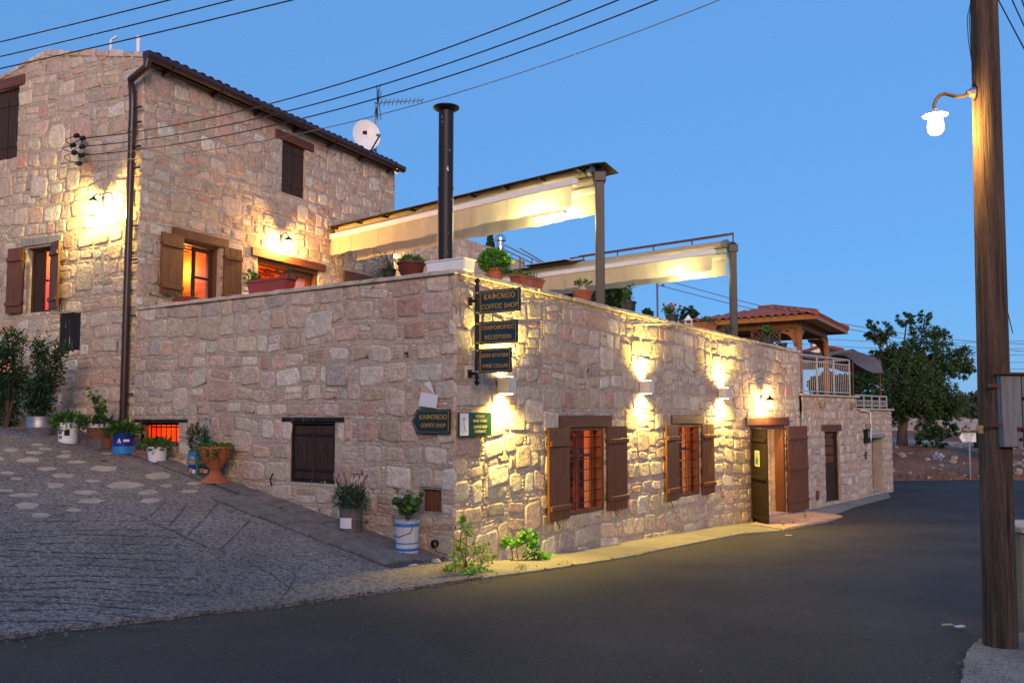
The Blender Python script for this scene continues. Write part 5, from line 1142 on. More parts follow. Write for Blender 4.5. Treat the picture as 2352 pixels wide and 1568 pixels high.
def box_planter(name, label, c, U, L_, W_, H, m, plantfn, taper=.85):
    U = Vector(U).normalized(); N = Vector((U.y, -U.x, 0)); t = thing(name, label, 'planter', c); mb = MB(); c = Vector(c)
    def ring(k, z): return [c+U*sx*L_/2*k+N*sy*W_/2*k+Vector((0, 0, z)) for sx, sy in ((-1, 1), (1, 1), (1, -1), (-1, -1))]
    mb.hexa(ring(taper, 0)+ring(.97, H-.03)); a = ring(1.03, H-.03); b = ring(1.03, H); mb.hexa(a+b); mb.build('box', m, t, bevel=.008); mb = MB(); mb.hexa(ring(.93, H+.001)+ring(.9, H+.012)); mb.build('soil', 'soil', t); plantfn(t, c+Vector((0, 0, H+.01)), U); return t
# --- on the parapet, alley side
p, u = on_par(FA, 944); k = 10.9/2000
potted('terracotta_bowl', 'wide brown bowl planter on the alley parapet left of the white tub', 'plant pot', p, [(.08*1, 0), (.12, .01), (.15, .07), (.17, .15), (.185, .16), (.185, .185)], 'brownpot', simple_foliage((.13, .12, .06), 260, .06, 'mid', seed=3))
def trail(t, top):
    r = random.Random(5); mb = MB(); st = MB()
    for i in range(26):
        a = r.uniform(0, 6.28); d = Vector((math.cos(a)*.2-.04, math.sin(a)*.14-.08, r.uniform(-.28, .33))); q = top+d; st.tube([top+Vector((0, 0, -.02)), top+d*.5+Vector((0, 0, .08)), q], [.005, .004, .002], 4)
        for j in range(26): s = r.random()**.6; pp_ = top.lerp(q, s)+rdir(r)*.035; dd = rdir(r, .2); mb.leaf(pp_, dd, rdir(r), .028, .013, tuple(x*r.uniform(.7, 1.3) for x in r.choice(GREENS['grey'])))
    st.build('stems', 'bark', t); mb.build('foliage', 'leaf', t)
p, u = on_par(FA, 893, -.12); potted('trailing_shrub', 'grey green shrub trailing over the alley parapet in front of the lamp', 'plant', p, [(.07, 0), (.09, .12), (.095, .13)], 'darkpot', trail)
p, u = on_par(FA, 1034, -.2)
t = thing('white_tub', 'white rectangular plastic tub at the foot of the black flue', 'tub', p); mb = MB(); ub = FA.U; nb = FA.N; cc = p
def rg(k, z, a=.3, b=.12): return [cc+ub*sx*a*k+nb*sy*b*k+Vector((0, 0, z)) for sx, sy in ((-1, 1), (1, 1), (1, -1), (-1, -1))]
mb.hexa(rg(.95, 0)+rg(1, .14)); mb.build('tub_body', 'white', t, bevel=.02); mb = MB(); mb.hexa(rg(1.04, .14)+rg(1.04, .16)); mb.build('tub_rim', 'white', t, bevel=.008)
def mixed_planter(seed, pals, n=200, size=.05, h=.06):
    def fn(t, top, U):
        r = random.Random(seed); mb = MB()
        for i in range(5): foliage(mb, top+U*(i-2)*.11*R.uniform(.8, 1.2)*(L_scale[0])+Vector((0, 0, h*.5)), (.09, .07, h*r.uniform(.6, 1.4)), n//5, size, pals[i % len(pals)], r)
        mb.build('foliage', 'leaf', t)
    return fn
L_scale = [1.0]
p, u = on_par(FA, 622, -.16); L_scale = [1.8]; box_planter('long_planter', 'long dull red planter on the alley parapet below the orange lit door', p, FA.U, .86, .2, .2, 'terrared', mixed_planter(3, ['mid', 'brown', 'brown', 'dark', 'dark'], 130, .06, .09))
mb = MB(); r = random.Random(8); foliage(mb, FA.pt(u-.42, ZP+.3, -.15), (.08, .06, .1), 120, .07, 'bright', r); o = mb.build('foliage', 'leaf', bpy.data.objects['long_planter'])
p = FH2.pt(*FH2.hit(424, 697, .25), .25); p.z = FA.hit(424, 699)[1]+.1; p, u = on_par(FA, 426, -.45); p.z = ZP+.0; L_scale = [1.0]; box_planter('window_planter', 'small dark red planter under the open shuttered window of the house', p, FA.U, .48, .17, .2, 'terrared', mixed_planter(5, ['bright', 'mid'], 110, .04, .05))
# --- on the parapet, road side
p, u = on_par(FB1, 1136, -.16); potted('parsley_pot', 'round bright green bush in a terracotta pot above the hanging sign', 'potted plant', p, [(.085, 0), (.1, .06), (.115, .14), (.13, .145), (.13, .18)], 'terra', simple_foliage((.2, .2, .15), 2300, .045, 'bright', .75, seed=6, fill=.45, lump=.2, thin=.55))
p, u = on_par(FB1, 1211, -.16); L_scale = [.9]; box_planter('terracotta_planter', 'rectangular terracotta planter with low green herbs on the road parapet', p, FB1.U, .62, .2, .17, 'terra', mixed_planter(9, ['bright', 'mid'], 330, .035, .04), .8)
def cactus(t, top):
    mb = MB(); mb.sphere(top+Vector((0, 0, .03)), .06, 10, 7, (1.2, 1, .7)); mb.lathe(top+Vector((0, 0, .05)), [(.035, 0), (.03, .05), (.02, .08)], 8); mb.build('white_figure', 'coping', t, smooth=True); mb = MB(); foliage(mb, top+Vector((0, 0, .13)), (.09, .07, .035), 90, .06, 'mid', random.Random(3), up=1); mb.build('foliage', 'leaf', t)
p, u = on_par(FB1, 1339, -.14); potted('ornate_pot', 'orange ribbed clay pot with scalloped rim and white figure left of the nearer post', 'plant pot', p, [(.09, 0), (.12, .05), (.115, .06), (.13, .08), (.125, .09), (.14, .12), (.16, .165), (.165, .18), (.15, .185)], 'terra', cactus)
def airy(seed, rad, n, size, pal, h):
    def fn(t, top):
        r = random.Random(seed); mb = MB(); st = MB()
        for i in range(9):
            d = Vector((r.uniform(-1, 1)*rad, r.uniform(-1, 1)*rad, h*r.uniform(.5, 1))); st.tube([top-Vector((0, 0, .03)), top+d*.5, top+d], [.005, .004, .002], 4)
            for j in range(n//9): s = r.uniform(.3, 1.05); mb.leaf(top+d*s+rdir(r)*.03, rdir(r, .3), rdir(r), size, size*.6, tuple(x*r.uniform(.8, 1.2) for x in r.choice(GREENS[pal])))
        st.build('stems', 'bark', t); mb.build('foliage', 'leaf', t)
    return fn
BP = lambda r0, h: [(r0*.8, 0), (r0*.95, h*.85), (r0*1.05, h*.86), (r0*1.05, h)]
p, u = on_par(FB1, 1443.5, -.15); potted('black_plant_pot', 'black pot with loose light green herb right of the nearer post', 'potted plant', p, BP(.13, .2), 'darkpot', airy(4, .13, 300, .04, 'mid', .3))
def roses(t, top): airy(8, .17, 330, .05, 'mid', .22)(t, top); mb = MB(); r = random.Random(2); [mb.sphere(top+Vector((r.uniform(-.17, .17), r.uniform(-.1, .1), r.uniform(.12, .26))), .025, 7, 5) for _ in range(7)]; mb.build('blossoms', 'redcloth', t, smooth=True)
p, u = on_par(FB1, 1543, -.15); potted('rose_pot', 'dark pot with small red roses above the strip light', 'potted plant', p, BP(.125, .17), 'darkpot', roses)
# white lantern
p, u = on_par(FB1, 1580.5, -.14); t = thing('white_lantern', 'small white metal lantern on the parapet beside the orange planter', 'lantern', p); mb = MB()
for sx in (-1, 1):
    for sy in (-1, 1): mb.box(p.x+sx*.055-.006, p.x+sx*.055+.006, p.y+sy*.055-.006, p.y+sy*.055+.006, p.z, p.z+.14)
mb.box(p.x-.07, p.x+.07, p.y-.07, p.y+.07, p.z, p.z+.015); mb.build('cage', 'white', t); mb = MB(); mb.lathe((p.x, p.y, p.z+.14), [(.1, 0), (.07, .03), (.04, .05), (.03, .08), (.01, .1)], 8); mb.build('lantern_roof', 'white', t); mb = MB(); mb.tube([(p.x, p.y, p.z+.015), (p.x, p.y, p.z+.09)], .025, 8); mb.build('candle', 'tan', t)
p, u = on_par(FB2, 1624, -.14); L_scale = [.8]; box_planter('orange_planter', 'bright terracotta box planter just left of the farther post', p, FB2.U, .5, .17, .17, 'terra', mixed_planter(19, ['mid', 'dark'], 220, .05, .07))
p, u = on_par(FB2, 1672, -.2); potted('black_plant_pot', 'small black pot with grey green tuft touching the farther post', 'potted plant', p, BP(.1, .16), 'darkpot', simple_foliage((.16, .12, .06), 200, .05, 'grey', .5, seed=9))
p, u = on_par(FB2, 1761, -.14); potted('black_plant_pot', 'black pot with upright green leaves in front of the lattice', 'potted plant', p, BP(.13, .2), 'darkpot', airy(14, .12, 260, .06, 'mid', .26))
def aeon(seed, pal='brown'):
    def fn(t, top):
        r = random.Random(seed); mb = MB()
        for i in range(6): rosette(mb, top+Vector((r.uniform(-.12, .12), r.uniform(-.1, .1), r.uniform(.08, .3))), .09, 14, pal, r)
        mb.build('rosettes', 'leaf', t)
    return fn
p, u = on_par(FB2, 1738, -.4); potted('succulent_pot', 'dark purple succulent rosettes left of the upright green plant', 'potted plant', p, BP(.1, .14), 'darkpot', aeon(3))
p, u = on_par(FB2, 1795, -.14); potted('succulent_pot', 'small black pot with dark succulent at the right end of the parapet', 'potted plant', p, BP(.11, .13), 'darkpot', aeon(6))

# --- along the alley
def gpt(px, py, rad=.3):
    q = gpx(px, py); f = FA if px > 300 else FH1
    if px < 1040 and (q-f.A).dot(f.N) < rad:
        u, _ = f.hit(px, py, rad); q = f.pt(u, 0, rad); q.z = G(q.x, q.y)+.03
    if px > 1040 and (q-FB1.A).dot(FB1.N) < .2:
        u, _ = FB1.hit(px, py, .2); q = FB1.pt(u, 0, .2); q.z = G(q.x, q.y)+.02
    return q
g = gpt(84, 1001); kk = lambda px_w, p: px_w*p.y/2000
def tallbush(t, top):
    r = random.Random(12); mb = MB(); st = MB(); s = kk(1, top)
    for (dx, dy, rx, rz, n) in ((6, 75, 20, 40, 1000), (-6, 165, 13, 34, 420), (30, 125, 13, 55, 500), (-4, 30, 30, 34, 1000), (-20, 60, 16, 34, 450), (44, 165, 9, 18, 150), (-4, 130, 12, 30, 240)):
        c = top+Vector((dx*s, -.0, dy*s*.93)); st.tube([top, top.lerp(c, .5)+Vector((.03, 0, 0)), c], [.018, .013, .006], 5); foliage(mb, c, (rx*s, .2, rz*s), n, .065, 'dark', r, lump=.5, fill=.3)
    st.build('stems', 'bark', t); mb.build('foliage', 'leaf', t)
w = kk(31.5, g); potted('zinc_tub', 'round grey zinc tub with a tall dark leafy shrub against the house', 'potted plant', (g.x, g.y+.1, g.z), [(w*.94, 0), (w, .02), (w, .12), (w*1.03, .13), (w, .14), (w, .3), (w*1.04, .31)], 'galv', tallbush, partname='tub')
g = gpt(156, 1019); w = kk(22, g); H = kk(48, g)
t = potted('white_bucket', 'white plastic paint bucket with printed band and green plant, leftmost bucket', 'potted plant', g, [(w*.88, 0), (w, H*.8), (w*1.06, H*.82), (w*1.06, H)], 'whiteplastic', simple_foliage((.24, .2, .13), 600, .075, 'mid', .3, seed=21, fill=.5), partname='bucket', bands=((H*.12, H*.3, w*.93, 'white'),))
fb = Fr((g.x-.2, g.y-w*1.0), (g.x+.2, g.y-w*1.0-.02)); bk = t.children[0]
for (a, b, c_, d_, m) in ((.04, .2, .6, .68, 'black'), (.05, .16, .48, .57, 'black'), (.22, .34, .4, .66, 'black'), (.22, .34, .6, .7, 'yellow'), (.06, .16, .25, .4, 'galv')):
    mb = MB(); n = 6
    a1, a2 = -math.pi/2-.9+a*4.4, -math.pi/2-.9+b*4.4
    for i in range(n+1):
        an = a1+(a2-a1)*i/n
        for z in (c_, d_): rr_ = w*(.88+.12*z/.8)+.004; mb.v.append((g.x+rr_*math.cos(an), g.y+rr_*math.sin(an), g.z+H*z)); mb.c.append((1, 1, 1))
    for i in range(n): mb.f.append((2*i, 2*i+2, 2*i+3, 2*i+1))
    mb.build('printed_patch', m, bk)
g = gpt(226, 1030); w = kk(25, g); H = kk(56, g)
def geran(seed, h, spread, lr, pal='mid', n=8, **k): return lambda t, top: stems_round(t, top, h, n, spread, random.Random(seed), lr, pal, **k)
potted('barrel_planter', 'rusty brown half barrel with dark band and a leggy green plant', 'potted plant', g, [(w*.95, 0), (w*1.05, .04), (w*1.08, H*.4), (w*1.02, H*.42), (w, H*.9), (w*1.02, H)], 'rust', lambda t, top: (geran(5, .52, .16, .05, n=7)(t, top), simple_foliage((.24, .18, .08), 260, .08, 'dark', .4, seed=4)(t, top)), bands=((H*.02, H*.4, w*1.09, 'drumgrey'), (H*.86, H*1.0, w*1.03, 'drumwhite')))
g = gpt(284, 1044); w = kk(24.5, g); H = kk(52, g)
t = potted('blue_tin', 'blue paint tin with white emblem and green leafy plant by the downpipe', 'potted plant', g, [(w, 0), (w*1.02, .01), (w, .02), (w, H*.97), (w*1.03, H)], 'blue', simple_foliage((.26, .2, .1), 500, .09, 'mid', .4, seed=24, fill=.4), bands=((.02, H*.38, w*1.006, 'lightblue'),), partname='tin')
def patch(t, g, w, H, a, b, z0, z1_, m, name='printed_patch', off=.006, tri=False):
    mb = MB(); n = 5
    for i in range(n+1):
        an = a+(b-a)*i/n; zz = (z0, z1_) if not tri else (z0, z0+(z1_-z0)*(1-abs(2*i/n-1))+.002)
        for z in zz: mb.v.append((g.x+(w+off)*math.cos(an), g.y+(w+off)*math.sin(an), g.z+H*z)); mb.c.append((1, 1, 1))
    for i in range(n): mb.f.append((2*i, 2*i+2, 2*i+3, 2*i+1))
    mb.build(name, m, t.children[0])
patch(t, g, w, H, -1.75, -1.4, .52, .76, 'white', 'emblem', tri=True); patch(t, g, w, H, -1.66, -1.5, .52, .66, 'lightblue', 'emblem', off=.009, tri=True); patch(t, g, w, H, -1.22, -.7, .58, .68, 'white', 'printed_word')
g = gpt(361, 1064); w = kk(23, g); H = kk(38, g); potted('white_pot', 'plain white plastic pot with low green plant in front of the red lit window', 'potted plant', g, [(w*.8, 0), (w*.95, H*.9), (w, H*.91), (w, H)], 'whiteplastic', simple_foliage((.22, .18, .1), 480, .07, 'mid', .5, seed=29, fill=.4))
# printed tin box
g = gpt(450, 1088); t = thing('printed_tin_box', 'square blue and yellow printed tin holding a dark spiky shrub', 'potted plant', g); s = kk(19, g); H = kk(56, g); fx = Fr((g.x-s*1.1, g.y+s*.2), (g.x+s*.5, g.y-s*1.1)); fy = Fr((g.x+s*.5, g.y-s*1.1), (g.x+s*1.5, g.y+s*.3))
mb = MB(); pts = [fx.A, fx.B, fy.B, Vector((fx.A.x+fy.B.x-fx.B.x, fx.A.y+fy.B.y-fx.B.y, 0))]; mb.prism([(q.x, q.y, g.z) for q in pts], [(q.x, q.y, g.z+H) for q in pts]); tin = mb.build('tin', 'green', t, bevel=.006)
for f in (fx, fy):
    for (a, b, c_, d_, m, w_) in ((.08, .92, .45, .97, 'lightblue', .003), (.2, .8, .5, .6, 'orangeprint', .006), (.3, .7, .66, .78, 'yellow', .006), (.08, .92, .06, .42, 'blue', .003), (.2, .55, .12, .3, 'orangeprint', .006), (.55, .85, .1, .25, 'white', .006)):
        mb = MB(); mb.fbox(f, f.L*a, f.L*b, g.z+H*c_, g.z+H*d_, .001, w_); mb.build('printed_patch', m, tin)
mb = MB(); r = random.Random(9); top = Vector((g.x+s*.2, g.y, g.z+H)); foliage(mb, top+Vector((0, .0, .16)), (.14, .14, .2), 700, .07, 'dark', r, up=1.2, thin=.2); mb.build('foliage', 'leaf', t)
# terracotta urn
g = gpt(493, 1108); t = thing('terracotta_urn', 'big red terracotta pedestal urn with trailing green plant', 'urn', g); k = g.y/2000; mb = MB()
mb.lathe(g, [(33*k, 0), (32*k, 3*k), (26*k, 8*k), (14*k, 18*k), (11*k, 26*k), (13*k, 32*k), (22*k, 40*k), (31*k, 55*k), (36*k, 72*k), (37*k, 76*k), (39*k, 77*k), (39*k, 81*k), (35*k, 81*k), (34*k, 77*k)], 30); mb.build('urn_body', 'terra', t, smooth=True)
mb = MB(); r = random.Random(31); foliage(mb, g+Vector((0, 0, 81*k)), (38*k, 34*k, 6*k), 500, .045, 'mid', r)
for i in range(16):
    a = r.uniform(-2.9, -.2); st_ = g+Vector((math.cos(a)*37*k, math.sin(a)*37*k, 79*k)); ln = r.uniform(.1, .36)
    for j in range(14): q = st_+Vector((math.cos(a)*.03, math.sin(a)*.03, -ln*j/14))+rdir(r)*.02; mb.leaf(q, rdir(r, -.3), rdir(r), .035, .022, tuple(x*r.uniform(.7, 1.2) for x in r.choice(GREENS['mid'])))
mb.build('foliage', 'leaf', t)
# drum with lavender
g = gpt(806, 1203); w = kk(26, g); H = kk(55, g)
def lavender(t, top):
    r = random.Random(41); mb = MB(); foliage(mb, top+Vector((0, 0, .12)), (.2, .18, .15), 1500, .06, 'dark', r, up=1.0, thin=.18, fill=.3); st = MB(); fl2 = MB()
    for i in range(16): a = Vector((r.uniform(-.2, .2), r.uniform(-.15, .15), r.uniform(.25, .46))); st.tube([top+Vector((a.x*.4, a.y*.4, .1)), top+a], .002, 4); fl2.sphere(top+a, .009, 5, 4, (1, 1, 3))
    mb.build('foliage', 'leaf', t); st.build('stems', 'bark', t); fl2.build('flower_spikes', mat('lavender_spike', (.1, .07, .13), .8), t)
t = potted('grey_drum', 'rusty grey metal drum with lavender below the closed black shutters', 'potted plant', g, [(w, 0), (w*1.03, .015), (w, .03), (w, H*.5), (w*1.02, H*.52), (w, H*.54), (w*1.02, H*.95), (w*1.06, H)], 'drumgrey', lavender, partname='drum')
patch(t, g, w, H, -2.5, -1.35, .2, .62, 'paper', 'white_patch')
g = gpt(935, 1245); w = kk(27, g); H = kk(72, g)
t = potted('blue_white_drum', 'white and blue streaked metal drum with a geranium nearest the corner', 'potted plant', g, [(w*.94, 0), (w*.97, .02), (w*.95, .03), (w*1.0, H*.95), (w*1.05, H*.97), (w*1.05, H)], 'drumwhite', geran(51, .36, .17, .048, n=9, lean=(.0, 0)), bands=((.03, H*.17, w*.962, 'bluestripe'), (H*.83, H*.93, w*1.002, 'bluestripe'), (H*.3, H*.34, w*.975, 'bluestripe')), partname='drum')
mb = MB(); mb.tube([(g.x-w*1.02, g.y-.03, g.z+H*.55), (g.x-w*.6, g.y-w*.9, g.z+H*.52), (g.x+.05, g.y-w*1.03, g.z+H*.66), (g.x+w*.6, g.y-w*.8, g.z+H*.85)], .005, 5); mb.build('wire_handle', 'rust', t)
# corner bushes on the left edge
g = gpt(14, 985); t = thing('oleander_bush', 'large dark flowering bush at the left edge against the house', 'bush', g); mb = MB(); st = MB(); r = random.Random(61); s = g.y/2000
for (dx, dz, rx, rz, n) in ((-6, 205, 20, 30, 600), (-20, 160, 28, 40, 1100), (-8, 100, 32, 46, 1500), (-18, 45, 26, 40, 1200), (-60, 110, 46, 80, 1500), (10, 120, 16, 24, 350)):
    c = g+Vector((dx*s, .15, dz*s)); st.tube([g, g.lerp(c, .5), c], [.03, .02, .008], 6); foliage(mb, c, (rx*s, .3, rz*s), n, .075, 'dark', r, lump=.5, fill=.25, thin=.3)
mb.build('foliage', 'leaf', t); st.build('stems', 'bark', t); mb = MB()
for i in range(45): mb.sphere(g+Vector((r.uniform(-30, 22)*s, -.12+r.uniform(-.1, .1), r.choice([r.uniform(190, 250), r.uniform(130, 165)])*s)), .016, 6, 4)
mb.build('blossoms', mat('pale_pink_blossom', (.6, .25, .17), .7), t)
# black gap / dark doorway behind the bush
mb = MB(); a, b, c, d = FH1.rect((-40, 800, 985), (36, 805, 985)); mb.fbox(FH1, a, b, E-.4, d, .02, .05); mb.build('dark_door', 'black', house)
# weeds at the corner
def weed(label, px, py, spots, n, size, pal, seed, extra=None):
    g = gpt(px, py); t = thing('weed', label, 'plant', g); mb = MB(); st = MB(); r = random.Random(seed); s = g.y/2000
    for (dx, dz, rx, rz, k) in spots:
        c = g+Vector((dx*s, r.uniform(-.1, .1), dz*s)); st.tube([g+Vector((r.uniform(-.05, .05)+dx*s*.3, 0, 0)), g.lerp(c, .5)+Vector((r.uniform(-.05, .05), 0, 0)), c], [.006, .005, .003], 4)
        for j in range(int(n*k)):
            q = c+Vector((r.gauss(0, .5)*rx*s, r.gauss(0, .5)*rx*s*.7, r.gauss(0, .5)*rz*s)); 
            if pal == 'lime' or (extra and r.random() < .22): roundleaf(mb, q, size*r.uniform(.7, 1.2), rdir(r, .8), tuple(x*r.uniform(.75, 1.2) for x in r.choice(GREENS['lime'])))
            else: mb.leaf(q, rdir(r, .4), rdir(r), size*1.4, size*.7, tuple(x*r.uniform(.75, 1.25) for x in r.choice(GREENS[pal])))
    st.build('stems', 'bark', t); mb.build('leaves', 'leaf', t)
weed('yellow and green straggly bush growing at the foot of the building corner', 1072, 1316, [(-10, 120, 8, 14, .5), (2, 95, 14, 22, .7), (-18, 60, 22, 20, 1), (22, 50, 30, 22, 1.3), (48, 30, 20, 18, .8), (-22, 22, 22, 18, .8), (10, 12, 40, 12, 1.3), (-42, 8, 14, 8, .5)], 170, .02, 'yellow', 71, True)
weed('bright lime green vine leaves sprawling against the lit wall base', 1190, 1282, [(20, 55, 22, 14, 1.1), (-25, 40, 16, 10, .5), (35, 32, 18, 14, .8), (45, 12, 26, 8, .7), (0, 40, 18, 10, .6), (62, 2, 16, 6, .4)], 80, .028, 'lime', 72)
weed('small green tuft by the asphalt edge right of the corner bush', 1196, 1312, [(0, 12, 18, 12, 1)], 90, .014, 'mid', 73)
weed('small lime tuft at the very bottom of the corner bush', 1080, 1328, [(0, 10, 20, 12, 1)], 60, .02, 'lime', 74)
weed('tiny dry brown tuft on the concrete strip below the first window', 1304, 1298, [(0, 5, 18, 5, 1)], 50, .012, 'yellow', 75)
weed('tiny tuft between the gutter slabs near the corner', 905, 1300, [(0, 6, 10, 7, 1)], 60, .014, 'mid', 76)
rk = [(1042, 1290, .07), (1108, 1300, .06), (1000, 1292, .05), (925, 1255, .05)]
for i, (x, y, s) in enumerate(rk):
    g = gpt(x, y); mb = MB(); mb.sphere(g+Vector((0, 0, s*.3)), s, 8, 5, (1.3, 1, .6)); o = mb.build('loose_stone', 'rock', None, origin=g); rr = random.Random(i)
    for v in o.data.vertices: v.co *= rr.uniform(.8, 1.15)
    tag(o, ['loose stone at the left foot of the corner bush', 'loose stone under the yellow bush on its right', 'small stone left of the corner on the gutter slabs', 'small stone beside the blue and white drum'][i], 'stone')
M['joint'] = mat('dark_joint_dirt', (.09, .08, .075), .95, var=.3, vs=20, bump=.01, bs=50)
# ================================================================ alley paving
ap = thing('flagstones', 'pale irregular flagstones set in the alley concrete', None, gpx(150, 1100), kind='structure')
cvf = [(20, 120, 65, 90), (90, 265, 120, 165), (165, 280, 85, 105), (235, 370, 190, 215), (318, 485, 230, 260), (360, 470, 103, 130), (435, 575, 145, 165), (565, 770, 178, 220), (550, 650, 268, 288), (690, 930, 283, 332), (470, 640, 338, 367), (290, 425, 292, 328), (60, 260, 360, 385), (500, 690, 390, 428), (80, 260, 417, 465), (200, 325, 487, 520), (415, 535, 455, 480), (895, 1040, 390, 425), (890, 1040, 335, 367), (1030, 1130, 297, 322), (930, 1110, 215, 272), (1165, 1290, 335, 357), (1200, 1305, 282, 305), (195, 290, 35, 50), (240, 340, 63, 78), (390, 460, 80, 93), (0, 100, 215, 238), (-20, 95, 335, 350), (60, 150, 258, 272), (-60, 40, 120, 150), (-120, -20, 260, 300), (655, 735, 92, 105)]
rr = random.Random(77)
for (a, b, c, d) in cvf:
    cx, cy, rx, ry = (a+b)/2/2.811, 1010.7+(c+d)/2/2.811, (b-a)/2/2.811, (d-c)/2/2.811; poly = []; n = rr.choice([5, 6, 7]); ph = rr.uniform(0, 6)
    for i in range(n):
        an = ph+2*math.pi*i/n+rr.uniform(-.3, .3); k = rr.uniform(.82, 1.12); q = gpx(cx+rx*k*math.cos(an), cy-ry*k*math.sin(an)); poly.append((q.x, q.y))
    slab(ap, poly, .034+rr.uniform(0, .005), .05, 'slab', 'flagstone')
# gutter slabs along the alley wall, from the corner up
gs = thing('gutter_slabs', 'row of grey stone slabs along the foot of the alley wall', None, FA.pt(3, G(FA.pt(3, 0).x, FA.pt(3, 0).y)), kind='structure')
def band(u0, u1, w0, w1, step, m, seed, jit=.0):
    r = random.Random(seed); u = u0
    while u < u1:
        s = step*r.uniform(.75, 1.25); a, b = u+.012, min(u1, u+s)-.012; sk = jit
        poly = [FA.pt(a+sk*w0, 0, w0+r.uniform(0, .02)), FA.pt(b+sk*w0, 0, w0+r.uniform(0, .02)), FA.pt(b+sk*w1+r.uniform(-.02, .02), 0, w1+r.uniform(-.04, .03)), FA.pt(a+sk*w1, 0, w1+r.uniform(-.04, .03))]
        slab(gs, [(q.x, q.y) for q in poly][::-1], .052+r.uniform(0, .014), .05, m, 'paving_slab'); u += s
loft([V2(FA.pt(.35, 0, .02)), V2(FA.pt(3.1, 0, .02)), V2(FA.pt(3.2, 0, .02)), V2(FA.pt(FA.L-.1, 0, .02))], [V2(FA.pt(.35, 0, .45)), V2(FA.pt(3.1, 0, .45)), V2(FA.pt(3.25, 0, .97)), V2(FA.pt(FA.L-.1, 0, .97))], 60, 8, .038, 0, 'gutter_bed', 'joint', drop=.02)
band(.4, FA.L-.1, .06, .42, .24, 'sett', 5, .0)
band(3.2, FA.L-.2, .45, .95, .42, 'sett', 6, .0)
# asphalt crack: thin sunken dark line
def crackline(pts, w, dz, name='road_crack'):
    P = []
    for a, b in zip(pts, pts[1:]):
        for k in range(8): t = k/8; q = gpx(a[0]+(b[0]-a[0])*t+R.uniform(-4, 4), a[1]+(b[1]-a[1])*t+R.uniform(-1.5, 1.5)); P.append(q)
    mb = MB()
    for a, b in zip(P, P[1:]):
        d = (b-a).normalized(); s = Vector((-d.y, d.x, 0))*w*R.uniform(.3, 1); mb.add([a-s+Vector((0, 0, dz)), a+s+Vector((0, 0, dz)), b+s+Vector((0, 0, dz)), b-s+Vector((0, 0, dz))], [(0, 1, 2, 3)])
    mb.build(name, 'black', None, kind='structure')
crackline([(1843, 1408), (1905, 1370), (1975, 1318)], .008, .004)
# score lines in the concrete
def score(pts):
    P = [gpx(*p) for p in pts]; mb = MB(); Q = resample(P, 30)
    for a, b in zip(Q, Q[1:]):
        if R.random() < .18: continue
        d = (b-a).normalized(); s = Vector((-d.y, d.x, 0))*R.uniform(.005, .012); z = lambda q, k: (q.x+k.x, q.y+k.y, G(q.x, q.y)+.034); mb.add([z(a, -s), z(a, s), z(b, s), z(b, -s)], [(0, 1, 2, 3)])
    mb.build('score_line', 'groove', alley)
M['groove'] = mat('groove_dirt', (.09, .08, .075), .95, var=.4, vs=8)
for i in range(14): y = 1205+i*17.5; score([(-10, y+8*math.sin(i)), (180, y-3+5*math.sin(i*2)), (430+30*math.sin(i*3), y-2+i*1.5)])
score([(230, 1168), (330, 1195), (420, 1238), (475, 1262)]); score([(330, 1205), (400, 1225), (470, 1262), (505, 1268)])
for (a, b) in (((505, 1268), (585, 1185)), ((430, 1235), (500, 1160)), ((385, 1215), (430, 1160)), ((345, 1190), (380, 1155)), ((630, 1400), (680, 1330)), ((690, 1370), (560, 1290))): score([a, ((a[0]+b[0])/2+4, (a[1]+b[1])/2), b])
M['grit'] = mat('grit', (.17, .15, .135), .9, var=.4, vs=9)
# loose grit and pebbles along the edges of the asphalt
mb = MB(); rg_ = random.Random(55)
for line, n_, off in ((edge, 380, .0), (e2, 260, .0), (c1, 120, .05)):
    P = resample(line, 200)
    for i in range(n_):
        q = P[rg_.randrange(200)]+Vector((rg_.gauss(0, .1), rg_.gauss(-.06, .12), 0)); s = rg_.choice([.004, .006, .008, .012])*rg_.uniform(.7, 1.3); mb.sphere((q.x, q.y, G(q.x, q.y)+.03*(rg_.random() < .4)+s*.4), s, 5, 3, (rg_.uniform(.8, 1.5), 1, .7))
for i in range(90):
    q = gpx(rg_.uniform(0, 2200), 957+rg_.uniform(300, 640)); s = rg_.choice([.004, .006, .009]); mb.sphere((q.x, q.y, q.z+s*.4+(.03 if q.x < -.3 and q.y > 6 else 0)), s, 5, 3, (1.3, 1, .7))
gr = mb.build('gravel', 'grit', None, kind='stuff'); gr['label'] = 'loose grit along the asphalt edges'
# litter
def flat(px, py, w, h, m, name, label, cat, yaw=0.):
    g = gpx(px, py); mb = MB(); s = g.y/2000; c_, s_ = math.cos(yaw), math.sin(yaw); q = [(-w, -h*3), (w*.9, -h*2), (w, h*3), (-w*.8, h*2.5)]
    mb.prism([(g.x+(x*c_-y*s_)*s, g.y+(x*s_+y*c_)*s, g.z+.03) for x, y in q], [(g.x+(x*c_-y*s_)*s, g.y+(x*s_+y*c_)*s, g.z+.037) for x, y in q]); tag(mb.build(name, m, None, origin=g), label, cat)
flat(2205, 1448, 13, 2.5, 'paper', 'paper_scrap', 'white paper scrap on the asphalt near the telegraph pole', 'litter', .3)
flat(2176, 1444, 14, 2, 'tan', 'dry_leaf', 'brown dry leaf beside the white paper scrap on the asphalt', 'leaf', .1)
flat(945, 1303, 13, 2.5, 'paper', 'paper_scrap', 'crumpled white scrap on the pavement left of the corner', 'litter', -.3)
flat(1811, 1233, 8, 2, 'tan', 'dry_leaf', 'curled dry leaf on the asphalt below the crazy paving', 'leaf', .0)
flat(862, 1277, 12, 3, 'rust', 'dry_leaf', 'rusty brown leaf on the gutter slabs below the grey drum', 'leaf', .2)
